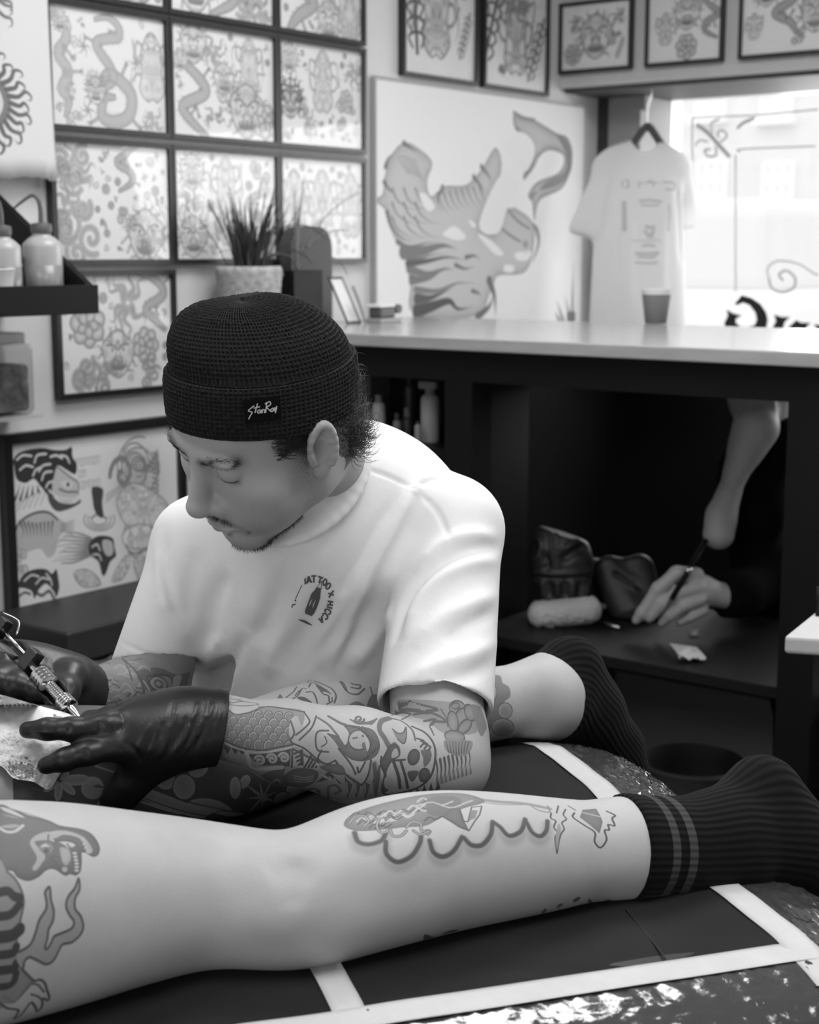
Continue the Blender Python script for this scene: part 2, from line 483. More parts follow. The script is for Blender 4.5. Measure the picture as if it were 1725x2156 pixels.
def fill_gaps(c, rng, n, v, lv, lw):
    h, w = c.shape
    for k in range(n * 6):
        r = h * rng.uniform(.035, .075); x, y = rng.uniform(r * 1.4, w - r * 1.4), rng.uniform(r * 1.4, h - r * 1.4)
        q = c[max(0, int(y - r * 1.2)):int(y + r * 1.2), max(0, int(x - r * 1.2)):int(x + r * 1.2)]
        if q.size and q.mean() < .035:
            kind = rng.integers(4)
            if kind == 0: curls(c, x, y, r * .9, rng, lv, lw, v * .8)
            elif kind == 1: flames(c, x, y, r * .8, rng, 6, v, lv, lw)
            elif kind == 2: bloom(c, x, y, r * .8, rng, v, lv, lw)
            else: mass(c, cr([(x + r * rng.uniform(.5, 1) * math.cos(t), y + r * rng.uniform(.5, 1) * math.sin(t)) for t in np.linspace(0, 6.28, 8, endpoint=False)], 3, True), x, rng, v, lv, r * .4, 1.6, False)
            n -= 1
            if n <= 0: break
# ------------------------------------------------------------------ signed-distance sculpting on a (possibly uneven) grid
def axis_grid(lo, hi, fine=None, h=.004, hf=.0017):
    """coordinates from lo to hi with spacing h, and spacing hf inside the interval fine"""
    out = [lo]
    while out[-1] < hi:
        x = out[-1]
        s = h
        if fine is not None:
            if fine[0] <= x <= fine[1]: s = hf
            else:
                dd = max(fine[0] - x, x - fine[1])
                s = min(h, hf + dd * .25)
        out.append(x + s)
    return np.array(out)
class Field:
    def __init__(s, R, ax):
        s.R = np.asarray(R, float); s.ax = ax
        s.D = np.full([len(a) for a in ax], 1.0, np.float32)
    def loc(s, p): return s.R @ np.asarray(p, float)
    def _sub(s, lo, hi):
        sl = []
        for a, l, h in zip(s.ax, lo, hi):
            i0, i1 = np.searchsorted(a, l), np.searchsorted(a, h)
            if i1 <= i0: return None
            sl.append(slice(max(0, i0 - 1), min(len(a), i1 + 1)))
        X, Y, Z = (s.ax[i][sl[i]].astype(np.float32) for i in range(3))
        return tuple(sl), X[:, None, None], Y[None, :, None], Z[None, None, :]
    def _comb(s, sl, d, k, mode):
        a = s.D[sl]
        if mode == 'add':
            if k > 0:
                h = np.maximum(k - np.abs(a - d), 0) / k
                a[:] = np.minimum(a, d) - h * h * k * .25
            else: a[:] = np.minimum(a, d)
        elif mode == 'cut':
            d = -d
            if k > 0:
                h = np.maximum(k - np.abs(a - d), 0) / k
                a[:] = np.maximum(a, d) + h * h * k * .25
            else: a[:] = np.maximum(a, d)
    def cap(s, p, q, r1, r2=None, k=.02, mode='add', flat=None, fr=1.0):
        """tapered capsule; flat: world direction along which it is squashed by fr"""
        r2 = r1 if r2 is None else r2
        a, b = s.loc(p), s.loc(q)
        m = max(r1, r2) + k + .012
        W = s._sub(np.minimum(a, b) - m, np.maximum(a, b) + m)
        if W is None: return s
        sl, X, Y, Z = W
        d = b - a; L = d @ d + 1e-12
        t = np.clip(((X - a[0]) * d[0] + (Y - a[1]) * d[1] + (Z - a[2]) * d[2]) / L, 0, 1)
        vx, vy, vz = X - a[0] - t * d[0], Y - a[1] - t * d[1], Z - a[2] - t * d[2]
        q2 = vx * vx + vy * vy + vz * vz
        if flat is not None:
            f = s.R @ (np.asarray(flat, float) / np.linalg.norm(flat))
            e = vx * f[0] + vy * f[1] + vz * f[2]
            q2 = q2 + e * e * (1 / fr ** 2 - 1)
        s._comb(sl, np.sqrt(q2) - (r1 + (r2 - r1) * t), k, mode)
        return s
    def chain(s, pts, rs, k=.02, **kw):
        for i in range(len(pts) - 1): s.cap(pts[i], pts[i + 1], rs[i], rs[i + 1], k, **kw)
        return s
    def ell(s, c, r, M=None, k=.02, mode='add'):
        """ellipsoid; M rows = its axes in world space"""
        c = s.loc(c); r = np.asarray(r, float)
        M = np.eye(3) if M is None else np.asarray(M, float)
        A = M @ s.R.T
        m = r.max() + k + .012
        W = s._sub(c - m, c + m)
        if W is None: return s
        sl, X, Y, Z = W
        X, Y, Z = X - c[0], Y - c[1], Z - c[2]
        k0 = k1 = 0
        for i in range(3):
            e = A[i, 0] * X + A[i, 1] * Y + A[i, 2] * Z
            k0 = k0 + (e / r[i]) ** 2; k1 = k1 + (e / r[i] ** 2) ** 2
        k0 = np.sqrt(k0); k1 = np.sqrt(k1) + 1e-9
        s._comb(sl, k0 * (k0 - 1) / k1, k, mode)
        return s
    def sph(s, c, r, k=.02, mode='add'): return s.ell(c, (r, r, r), None, k, mode)
    def half(s, c, n, lim, k=0.0, rad=1.0):
        """remove what lies beyond the plane (c, n) inside a ball of radius lim"""
        cc, nn = s.loc(c), s.R @ (np.asarray(n, float) / np.linalg.norm(n))
        W = s._sub(cc - lim, cc + lim)
        sl, X, Y, Z = W
        d = -((X - cc[0]) * nn[0] + (Y - cc[1]) * nn[1] + (Z - cc[2]) * nn[2])
        ball = np.sqrt((X - cc[0]) ** 2 + (Y - cc[1]) ** 2 + (Z - cc[2]) ** 2) - lim * .98
        s._comb(sl, np.maximum(d, ball), k, 'cut')
        return s
    def mesh(s, smooth=1):
        D = s.D
        n = D.shape
        ins = D < 0
        cnt = np.zeros([m - 1 for m in n], np.int8)
        S = lambda o: tuple(slice(o[i], n[i] - 1 + o[i]) for i in range(3))
        corners = [(i, j, k) for i in (0, 1) for j in (0, 1) for k in (0, 1)]
        for o in corners: cnt += ins[S(o)]
        I, J, K = np.nonzero((cnt > 0) & (cnt < 8))
        idx = np.full(cnt.shape, -1, np.int32); idx[I, J, K] = np.arange(len(I))
        del cnt
        acc = np.zeros((len(I), 3)); num = np.zeros(len(I))
        for o in corners:
            for a in range(3):
                if o[a]: continue
                q = list(o); q[a] = 1
                d0 = D[I + o[0], J + o[1], K + o[2]]; d1 = D[I + q[0], J + q[1], K + q[2]]
                x = (d0 < 0) != (d1 < 0)
                t = np.where(x, d0 / np.where(x, d0 - d1, 1), 0)
                p = [np.full(len(I), float(o[b])) for b in range(3)]; p[a] = t
                for b in range(3): acc[:, b] += np.where(x, p[b], 0)
                num += x
        acc /= num[:, None]
        V = np.empty((len(I), 3))
        for a, ii in enumerate((I, J, K)):
            A = s.ax[a]
            V[:, a] = A[ii] + acc[:, a] * (A[ii + 1] - A[ii])
        Fs = []
        for a in range(3):
            b, c = (a + 1) % 3, (a + 2) % 3
            lo = [slice(None)] * 3; hi = [slice(None)] * 3
            lo[a] = slice(0, n[a] - 1); hi[a] = slice(1, n[a])
            for ax in (b, c): lo[ax] = slice(1, n[ax] - 1); hi[ax] = slice(1, n[ax] - 1)
            A, B = ins[tuple(lo)], ins[tuple(hi)]
            for flip, cond in ((0, A & ~B), (1, ~A & B)):
                e = np.array(np.nonzero(cond))
                e[b] += 1; e[c] += 1
                def at(db, dc):
                    g = e.copy(); g[b] -= db; g[c] -= dc
                    return idx[g[0], g[1], g[2]]
                q = np.stack([at(1, 1), at(0, 1), at(0, 0), at(1, 0)], 1)
                Fs.append(q[:, ::-1] if flip else q)
        Fq = np.vstack(Fs)
        Fq = Fq[(Fq >= 0).all(1)]
        used = np.zeros(len(V), bool); used[Fq.ravel()] = True
        new = np.cumsum(used) - 1; V = V[used]; Fq = new[Fq].astype(np.int32)
        for _ in range(smooth): V = relax(V, Fq, .5)
        V = V @ s.R
        # consistent outward orientation
        vol = np.einsum('ij,ij->', V[Fq[:, 0]] - V.mean(0), np.cross(V[Fq[:, 1]] - V[Fq[:, 0]], V[Fq[:, 2]] - V[Fq[:, 0]]))
        if vol < 0: Fq = Fq[:, ::-1]
        return V, np.ascontiguousarray(Fq)
def relax(V, Fq, f=.5):
    acc = np.zeros_like(V); num = np.zeros(len(V))
    for i in range(4):
        j = (i + 1) % 4
        for x, y in ((i, j), (j, i)):
            for b in range(3): acc[:, b] += np.bincount(Fq[:, x], V[Fq[:, y], b], len(V))
            num += np.bincount(Fq[:, x], minlength=len(V))
    num = np.maximum(num, 1)
    return V + f * (acc / num[:, None] - V)
def normals(V, Fq):
    nf = np.cross(V[Fq[:, 2]] - V[Fq[:, 0]], V[Fq[:, 3]] - V[Fq[:, 1]])
    N = np.zeros_like(V)
    for i in range(4):
        for b in range(3): N[:, b] += np.bincount(Fq[:, i], nf[:, b], len(V))
    return N / (np.linalg.norm(N, axis=1)[:, None] + 1e-12)
class Hit:
    """ray casts from the lens onto a mesh, to place strokes on a sculpted surface"""
    def __init__(s, V, Fq):
        s.V, s.F = V, Fq
        s.t = BVHTree.FromPolygons(V.tolist(), Fq.tolist())
    def at(s, px, py):
        r = ray(px, py); L = np.linalg.norm(r)
        p, n, i, d = s.t.ray_cast(Vector(CAM), Vector(r / L))
        return (np.array(p), np.array(n), i) if p is not None else None
    def d(s, px, py, default=None):
        h = s.at(px, py)
        return depth(h[0]) if h else default
def carve(V, N, hit, strokes):
    """push a surface in or out along strokes given as pixel polylines: (points, amplitude, width)"""
    for pts, amp, wid in strokes:
        q = [hit.at(*p) for p in cr(pts, 5)]
        q = np.array([h[0] for h in q if h])
        if len(q) < 2: continue
        m = wid * 3
        sel = np.nonzero(np.all((V > q.min(0) - m) & (V < q.max(0) + m), axis=1))[0]
        if not len(sel): continue
        p = V[sel]; best = np.full(len(sel), 1e9); tt = np.zeros(len(sel))
        for i in range(len(q) - 1):
            a, b = q[i], q[i + 1]; d = b - a
            t = np.clip((p - a) @ d / (d @ d + 1e-12), 0, 1)
            D = np.linalg.norm(p - a - t[:, None] * d, axis=1)
            up = D < best
            best[up] = D[up]; tt[up] = (i + t[up]) / (len(q) - 1)
        env = np.clip(np.sin(np.pi * np.clip(tt * .94 + .03, 0, 1)) * 1.6, 0, 1)
        V[sel] += N[sel] * (amp * env * np.exp(-(best / wid) ** 2))[:, None]
    return V
def set_attr(o, name, vals):
    a = o.data.attributes.new(name, 'FLOAT', 'POINT')
    a.data.foreach_set('value', np.asarray(vals, np.float32))
# ================================================================== the room
M_WALL = mat('painted_plaster', .64, .8, var=.04, vscale=3, bump=.15, bscale=40)
M_CEIL = mat('ceiling_paint', .75, .9)
M_FLOOR = mat('dark_floor_boards', .022, .6, var=.3, vscale=6, stretch=(1, 12, 1))
M_SHADEWALL = mat('painted_deep_shade', .005, .9, spec=.1)  # near-black tone stands in for shade below the counter and window
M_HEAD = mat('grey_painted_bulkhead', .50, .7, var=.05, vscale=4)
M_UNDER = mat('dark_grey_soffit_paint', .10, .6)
M_JAMB = mat('grey_jamb_paint', .25, .6, var=.1, vscale=5)
M_WHITE = mat('white_gloss_paint', .8, .35)
M_BLACK = mat('black_lacquer', .007, .5, bump=.05, bscale=90, spec=.18)
M_FRAME = mat('black_frame_wood', .014, .4)
M_GLASS = glass_mat('picture_glass', .99, .8)
M_PANE = glass_mat('shop_window_glass', .99, .5)
M_WOOD = mat('pale_oak_worktop', .36, .17, var=.12, vscale=5, stretch=(1.2, 22, 8), spec=.6)
WX = -2.666
def struct(o): return tag(o, None, None, None, 'structure')
struct(MB().aabb(-2.9, 2.6, -2.2, 5.0, -.1, 0).build('floor', M_FLOOR))
struct(MB().aabb(-2.9, 2.6, -2.2, 5.0, 2.9, 3.0).build('ceiling', M_CEIL))
struct(MB().aabb(WX - .15, WX, -2.2, 4.9, 0, 2.9).build('wall_left', M_WALL))
struct(MB().aabb(WX, WX + .004, 2.73, 4.70, 0, 1.235).build('trim_bay_shade', M_SHADEWALL))  # added dark sheet, paints the open bay's shade onto the left wall
struct(MB().aabb(2.4, 2.55, -2.2, 4.9, 0, 2.9).build('wall_right', M_WALL))
wb = MB().aabb(WX, 2.4, -2.2, -2.05, 0, .75).aabb(WX, 2.4, -2.2, -2.05, 2.35, 2.9).aabb(WX, -1.25, -2.2, -2.05, .75, 2.35).aabb(1.05, 2.4, -2.2, -2.05, .75, 2.35)
struct(wb.build('wall_back', M_WALL))
w2 = MB().aabb(-1.25, 1.05, -2.16, -2.10, .75, .81).aabb(-1.25, 1.05, -2.16, -2.10, 2.29, 2.35).aabb(-1.25, -1.19, -2.16, -2.10, .81, 2.29).aabb(.99, 1.05, -2.16, -2.10, .81, 2.29).aabb(-.13, -.07, -2.16, -2.10, .81, 2.29)
added_window = struct(w2.build('window_rear_added', M_WHITE))  # invented window, added as an opening for the rear fill light
MB().aabb(-1.19, .99, -2.134, -2.130, .81, 2.29).build('pane', M_PANE, added_window)
wf = MB().aabb(WX, 2.4, 4.70, 4.85, 0, 1.16)           # below the shop window
wf.aabb(WX, 2.4, 4.70, 4.85, 2.10, 2.9)
wf.aabb(.35, 2.4, 4.70, 4.85, 1.16, 2.10)
struct(wf.build('wall_front', M_SHADEWALL))  # deep shade under the window is put into the wall colour
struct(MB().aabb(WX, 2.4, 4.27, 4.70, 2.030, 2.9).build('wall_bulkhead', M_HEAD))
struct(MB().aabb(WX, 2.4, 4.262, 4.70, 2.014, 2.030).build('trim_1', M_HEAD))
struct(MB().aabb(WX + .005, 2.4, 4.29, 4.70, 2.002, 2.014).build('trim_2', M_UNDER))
jb = MB().aabb(-2.62, -2.50, 4.49, 4.70, 1.16, 2.002)
struct(jb.build('trim_3', M_JAMB, bevel=.004))
struct(MB().aabb(WX, -2.62, 4.50, 4.70, 1.16, 2.002).build('trim_4', mat('dark_strip_paint', .03, .7)))  # narrow dark strip between the wall and the grey jamb
struct(MB().aabb(-2.545, -2.475, 4.475, 4.53, 1.955, 2.002).build('trim_5', M_JAMB, bevel=.006))
# shop window: frame, mullion, pane
win = MB()
win.aabb(-2.50, .35, 4.71, 4.80, 2.002, 2.10).aabb(-2.50, .35, 4.71, 4.80, 1.16, 1.235)
win.aabb(-2.56, -2.548, 4.72, 4.78, 1.16, 2.05).aabb(-2.535, -2.505, 4.71, 4.79, 1.16, 2.05).aabb(.28, .35, 4.71, 4.79, 1.16, 2.05)
win.aabb(-2.640, -2.60, 4.71, 4.79, 1.16, 2.05)
window_ob = struct(win.build('window_1', M_WHITE, bevel=.003))
mk_pane = MB().aabb(-2.60, .30, 4.752, 4.757, 1.17, 2.03)
mk_pane.build('pane', M_PANE, window_ob)
M_VINYL = mat('black_vinyl_lettering', .01, .5)
M_GOLDLINE = mat('pale_window_paint', .8, .6)
def plate(poly_px, Y, th, m, name, parent):
    """a flat cut-out on the plane y = Y, outlined in photograph pixels"""
    p = [on_y(x, y, Y) for x, y in poly_px]
    n = len(p)
    v = p + [q + np.array([0, -th, 0]) for q in p]
    f = [tuple(range(n)), tuple(reversed(range(n, 2 * n)))] + [(i, (i + 1) % n, n + (i + 1) % n, n + i) for i in range(n)]
    return mk(name, v, f, m, parent, smooth=False)
def zp(pts, ox=1200, oy=180, s=3.286): return [(ox + x / s, oy + y / s) for x, y in pts]
G1 = zp([(1190, 1450), (1140, 1512), (1160, 1520), (1200, 1503), (1245, 1520), (1285, 1570), (1296, 1620), (1280, 1658), (1235, 1672), (1180, 1668), (1150, 1640), (1152, 1612), (1192, 1592), (1130, 1575), (1085, 1550), (1096, 1590), (1070, 1645), (1080, 1690), (1130, 1760), (1250, 1790), (1330, 1750), (1362, 1675), (1372, 1620), (1360, 1570), (1320, 1510), (1260, 1470)])
N1 = zp([(1415, 1585), (1470, 1602), (1527, 1600), (1490, 1635), (1478, 1670), (1500, 1690), (1520, 1770), (1410, 1770), (1405, 1675), (1428, 1630)])
N2 = zp([(1570, 1622), (1600, 1640), (1668, 1642), (1640, 1670), (1632, 1770), (1560, 1770), (1560, 1690), (1508, 1678)])
N3 = zp([(1690, 1650), (1780, 1665), (1860, 1660), (1840, 1770), (1720, 1770), (1716, 1690)])
for g in (G1, N1, N2, N3):
    plate(g, 4.7505, .0015, M_VINYL, 'lettering', window_ob)
def ribbon(mb, pts, w, Y, th=.001):
    """a painted line of width w (pixels) on the plane y = Y"""
    o, l, r = band(pts, np.full(len(pts), w * .5))
    L = [on_y(x, y, Y) for x, y in l]; R_ = [on_y(x, y, Y) for x, y in r]
    off = np.array([0, -th, 0]); v = []
    for a, b in zip(L, R_): v += [a, b, a + off, b + off]
    f = []
    for i in range(len(pts) - 1):
        a, b = 4 * i, 4 * i + 4
        f += [(a, a + 1, b + 1, b), (a + 2, b + 2, b + 3, a + 3), (a, b, b + 2, a + 2), (a + 1, a + 3, b + 3, b + 1)]
    mb.add(v, f)
sc = MB()
Z = lambda pts: cr(zp(pts), 6)
for pts, w in (([(850, 225), (1000, 215), (1300, 205), (1725, 165)], 3), ([(850, 225), (850, 420), (855, 520)], 4), ([(880, 270), (960, 330), (1040, 420), (1110, 495)], 9),
               ([(1040, 395), (1090, 350), (1060, 310), (1020, 330), (1040, 360)], 4), ([(1010, 420), (1015, 480), (960, 490), (935, 450), (975, 440)], 5),
               ([(990, 330), (980, 260), (1040, 230)], 4), ([(870, 420), (900, 380), (960, 390)], 4), ([(1160, 300), (1200, 260), (1280, 225)], 6),
               ([(1380, 1330), (1370, 1270), (1420, 1220), (1500, 1215), (1600, 1240), (1690, 1300), (1725, 1310)], 4),
               ([(1380, 1330), (1400, 1400), (1470, 1430), (1550, 1400), (1560, 1330), (1500, 1280), (1450, 1310), (1480, 1350)], 6),
               ([(1180, 460), (1200, 440), (1700, 420)], 3), ([(1150, 480), (1150, 1430)], 4)):
    ribbon(sc, Z(pts), w, 4.7505)
sc.build('painted_scrollwork', M_GOLDLINE, window_ob)
# outside: pavement, house across the street, a parked van
M_FAC = mat('pale_render_facade', .80, .8, var=.03, vscale=2)
M_FACW = mat('white_sash_paint', .95, .6)
struct(MB().aabb(-50, 14, 5.0, 36, -.12, -.02).build('street', mat('pale_pavement', .65, .9)))
fac = tag(MB().aabb(-45, 12, 30.0, 34, -.02, 16).build('house_facade', M_FAC), 'pale house front across the street seen through the shop window', 'house')
for px, py in ((1639, 410), (1500, 405), (1800, 400), (1639, 180), (1500, 180), (1475, 610), (1660, 640)):
    c = on_y(px, py, 29.99); hw, hh = .34, .62
    w = MB()
    for i in range(4): w.aabb(c[0] - hw + i * hw * .62, c[0] - hw + .06 + i * hw * .62, 29.9, 30.02, c[2] - hh, c[2] + hh)
    for k in range(4): w.aabb(c[0] - hw, c[0] + hw, 29.91, 30.02, c[2] - hh + k * hh * .645, c[2] - hh + .07 + k * hh * .645)
    w.aabb(c[0] - hw - .08, c[0] + hw + .08, 29.7, 30.02, c[2] - hh - .16, c[2] - hh)
    f = w.build('sash_window', M_FACW, fac)
    MB().aabb(c[0] - hw + .02, c[0] + hw - .02, 29.95, 29.985, c[2] - hh + .02, c[2] + hh - .02).build('pane', mat('bright_blind', .88, .5), f)
van = thing('parked_van', 'pale van parked across the street, behind the hanging shirt', 'van', on_y(1478, 760, 9.5) * [1, 1, 0])
vb = van.location
MB().aabb(vb[0] - 1.2, vb[0] + .62, 9.5, 11.2, .35, 1.25).build('body', mat('white_van_paint', .9, .3), van, bevel=.12, seg=4)
MB().aabb(vb[0] - 1.1, vb[0] + .45, 9.6, 11.1, 1.20, 1.86).build('cab', mat('pale_van_glass', .8, .4), van, bevel=.12, seg=4)
for sx in (-.8, .3):
    for y in (9.52, 11.0): MB().lathe((vb[0] + sx, y, .33), (0, 1, 0), [(.2, 0), (.33, .0), (.33, .18), (.2, .18)], 24).build('wheel', M_BLACK, van)

# ------------------------------------------------------------------ framed flash sheets
def picture(name, label, group, axis, a0, a1, z0, z1, border, ink, paper=.74, dark=.10, depth_=.022, cat='picture', plane=None, glass=True):
    """framed sheet. axis 'y': hangs on wall_left (a = y); axis 'x': hangs on the bulkhead (a = x); a0..z1 = visible paper"""
    pl = WX if axis == 'y' else 4.27
    if plane is not None: pl = plane
    s = 1 if axis == 'y' else -1
    def W(a, z, t): return (pl + s * t, a, z) if axis == 'y' else (a, pl + s * t, z)
    t = thing(name, label, cat, W((a0 + a1) / 2, z0 - border, 0), group)
    m = MB()
    def bx(A0, A1, Z0, Z1, t0, t1):
        p, q = np.array(W(A0, Z0, t0)), np.array(W(A1, Z1, t1))
        lo, hi = np.minimum(p, q), np.maximum(p, q)
        m.aabb(lo[0], hi[0], lo[1], hi[1], lo[2], hi[2])
    b = border; D = depth_
    bx(a0 - b, a1 + b, z1, z1 + b, .001, D); bx(a0 - b, a1 + b, z0 - b, z0, .001, D)
    bx(a0 - b, a0, z0, z1, .001, D); bx(a1, a1 + b, z0, z1, .001, D)
    m.build('frame', M_FRAME, t)
    e = .004
    q = [W(a0 - e, z0 - e, D * .55), W(a1 + e, z0 - e, D * .55), W(a1 + e, z1 + e, D * .55), W(a0 - e, z1 + e, D * .55)]
    bk = [W(a0 - e, z0 - e, .002), W(a1 + e, z0 - e, .002), W(a1 + e, z1 + e, .002), W(a0 - e, z1 + e, .002)]
    uvq = [(0, 0), (1, 0), (1, 1), (0, 1)]
    faces = [(0, 1, 2, 3), (7, 6, 5, 4), (0, 4, 5, 1), (1, 5, 6, 2), (2, 6, 7, 3), (3, 7, 4, 0)]
    uv = uvq + [(0, 0)] * 20
    if axis == 'x': faces = [tuple(f) for f in faces]
    mk('artwork', q + bk, faces, ink_mat('flash_sheet_paper', ink, paper, dark, .6), t, smooth=False, uv=uv)
    if glass:
        m = MB(); bx(a0 - e, a1 + e, z0 - e, z1 + e, D * .72, D * .80)
        m.build('glass', M_GLASS, t)
    return t
CCOL = [(2.195, 2.530), (2.551, 2.899), (2.921, 3.246)]
RZ = [(2.052, 2.310), (1.772, 2.022), (1.484, 1.736), (1.190, 1.448)]
B = .012
SH = lambda sd, sp, v=.42, lv=.72, w=480, h=360, lw=2.2: sheet(w, h, sd, None, v, lv, lw, sp, 1.28 if sd < 35 else 1.32, 40 if sd < 31 else 0)
grid = {
 (0, 0): ('top left of the grid, showing only its lower edge', [('curls', .3, .8, .2), ('bloom', .7, .8, .2)]),
 (0, 1): ('top row of the grid, above the swirling beasts', [('beast', .25, .75, .16), ('snake', .5, .6, .3), ('curls', .72, .8, .2), ('flames', .9, .85, .12)]),
 (0, 2): ('top right of the grid, cut by the photo edge', [('snake', .25, .6, .35), ('beast', .6, .85, .14), ('robe', .85, .6, .3)]),
 (1, 1): ('middle row of the grid, with crowded smudged beasts', [('beast', .22, .17, .12), ('flames', .4, .2, .12), ('robe', .75, .3, .2), ('snake', .22, .66, .26), ('beast', .5, .45, .1), ('curls', .55, .6, .1), ('beast', .72, .72, .17), ('bloom', .9, .8, .13), ('flames', .4, .8, .1)]),
 (1, 2): ('right column of the grid, with a long mask', [('beast', .13, .17, .10), ('robe', .52, .35, .24), ('flames', .9, .25, .12), ('dark', .14, .55, .13), ('flames', .3, .75, .14), ('bloom', .8, .52, .09), ('curls', .8, .68, .12)]),
 (2, 0): ('left column, wings and wave curls, behind squeeze bottles', [('flames', .18, .22, .16), ('curls', .17, .3, .2), ('snake', .62, .2, .16), ('flames', .12, .55, .15), ('curls', .2, .75, .22), ('beast', .78, .78, .16), ('flames', .85, .85, .14), ('curls', .62, .62, .1)]),
 (2, 1): ('middle of the grid, behind the grass plant', [('beast', .18, .2, .11), ('robe', .5, .3, .2), ('curls', .85, .2, .1), ('flames', .15, .5, .12), ('beast', .18, .78, .13), ('bloom', .5, .7, .12), ('snake', .8, .6, .2)]),
 (2, 2): ('right column, three pale robed figures, behind the arched box', [('robe', .17, .45, .26), ('robe', .5, .45, .27), ('robe', .85, .45, .26), ('curls', .5, .85, .1)]),
 (3, 0): ('lowest in the left column, hanging below the black shelf', [('bloom', .25, .42, .15), ('flames', .6, .25, .18), ('snake', .85, .25, .2), ('curls', .2, .72, .2), ('beast', .5, .68, .14), ('bloom', .75, .62, .12), ('curls', .45, .88, .14), ('curls', .8, .85, .12)]),
}
rng0 = np.random.default_rng(5)
# the large dragon sheet
c = canvas(560, 420)
serpent(c, [(205, 250), (260, 265), (300, 240), (290, 200), (250, 160), (225, 120), (270, 100), (330, 90), (330, 50), (280, 25), (215, 40)], 20, rng0, .42, .7)
c2 = canvas(560, 420)
serpent(c2, [(220, 290), (270, 225), (330, 240), (385, 290), (370, 360), (300, 390), (240, 370), (255, 310), (310, 300)], 26, rng0, .42, .7)
c = np.maximum(c, c2)
beast(c, 215, 285, 42, rng0, .6, .85, 2.4)
figure_motif(c, 490, 180, 250, rng0, .45, .72); fill_gaps(c, rng0, 10, .35, .7, 2.2)
serpent(c, [(60, 60), (90, 110), (50, 170), (90, 230), (60, 290), (90, 330), (70, 390)], 22, rng0, .38, .66)
curls(c, 110, 390, 45, rng0); flames(c, 500, 370, 50, rng0); curls(c, 60, 60, 50, rng0)
for (x, y) in ((165, 135), (415, 170), (175, 355), (455, 395)):
    for k in range(6): stroke(c, cr([(x, y), (x + 22 * math.cos(k), y + 22 * math.sin(k)), (x + 42 * math.cos(k + .4), y + 42 * math.sin(k + .4))], 4), 9, .6, taper=True)
GL = 'black framed flash sheet '
picture('picture_frame', GL + 'with a big coiling dragon, left column of the grid', 'framed flash sheets on the left wall', 'y', *CCOL[0], *RZ[1], B, c)
for (r, k), (txt, sp) in grid.items():
    picture('picture_frame', GL + txt, 'framed flash sheets on the left wall', 'y', *CCOL[k], *RZ[r], B, SH(10 * r + k, sp, lw=2.8, v=.46 + .05 * (k == 0), lv=.82))
# the large panther poster beside the black case
c = canvas(700, 480); r1 = np.random.default_rng(2)
PY0, PY1, PZ0, PZ1 = 2.045, 2.535, .68, 1.094
def ppx(pts):
    o_ = []
    for x, y in pts:
        q = on_x(x / 3.316, 850 + y / 3.316, WX + .015); o_.append(((q[1] - PY0) / (PY1 - PY0) * 700, (PZ1 - q[2]) / (PZ1 - PZ0) * 480))
    return o_
PF = lambda pts, v, n=4: fill(c, cr(ppx(pts), n, True), v)
PS = lambda pts, w, v, n=5, **k: stroke(c, cr(ppx(pts), n), w, v, **k)
# roaring black panther, top left
PF([(108, 395), (160, 345), (290, 320), (400, 335), (470, 330), (505, 312), (512, 380), (540, 430), (530, 500), (470, 470), (410, 440), (390, 510), (372, 560), (390, 640), (350, 650), (290, 580), (245, 530), (190, 560), (130, 535), (112, 460)], .97)
PF([(410, 450), (500, 520), (552, 560), (545, 640), (500, 690), (440, 690), (400, 650), (370, 610), (380, 540)], .28); PS([(410, 450), (500, 520), (552, 560), (548, 640)], 4, .9)
PF([(345, 620), (420, 690), (520, 700), (565, 670), (560, 700), (480, 740), (400, 752), (350, 690)], .9); PS([(350, 610), (420, 660), (520, 670), (560, 670)], 6, .08, lighten=True)
PF([(430, 560), (480, 540), (520, 570), (480, 600)], .1); disc(c, *ppx([(480, 570)])[0], 6, .95); PS([(420, 600), (470, 620), (540, 620)], 5, .85)
for pts in ([(130, 400), (170, 370), (230, 375)], [(150, 470), (190, 440), (240, 450)], [(250, 420), (270, 370), (330, 360)], [(280, 480), (310, 440), (360, 430)], [(300, 540), (320, 490), (370, 480)], [(330, 590), (345, 560), (370, 550)], [(360, 380), (400, 370), (440, 390)], [(240, 510), (260, 470), (300, 450)], [(430, 370), (470, 380), (490, 420)]): PS(pts, 6, .12, lighten=True)
for k in range(5): PS([(110 + k * 42, 690 - k * 18), (135 + k * 34, 630 - k * 10), (150 + k * 30, 570)], 9, .9, taper=True)
for k in range(6): PS([(90 + k * 40, 760 - k * 10), (140 + k * 36, 700 - k * 14), (200 + k * 24, 650 - k * 10)], 2.5, .6)
# crouching tiger below it
PF([(110, 930), (150, 830), (240, 770), (330, 760), (400, 800), (450, 820), (470, 870), (420, 930), (390, 1040), (340, 1070), (290, 1010), (200, 1030), (130, 1000)], .34)
PS([(110, 960), (140, 840), (240, 770), (340, 760), (410, 810)], 7, .85)
for k in range(9): PS([(150 + k * 28, 840 - abs(4 - k) * 4), (175 + k * 24, 890), (165 + k * 26, 940)], 7, .88, taper=True)
for k in range(6): PS([(430, 840 + k * 10), (480, 830 + k * 14), (520, 815 + k * 22)], 2.5, .7)
curls(c, *ppx([(170, 1100)])[0], 36, r1)
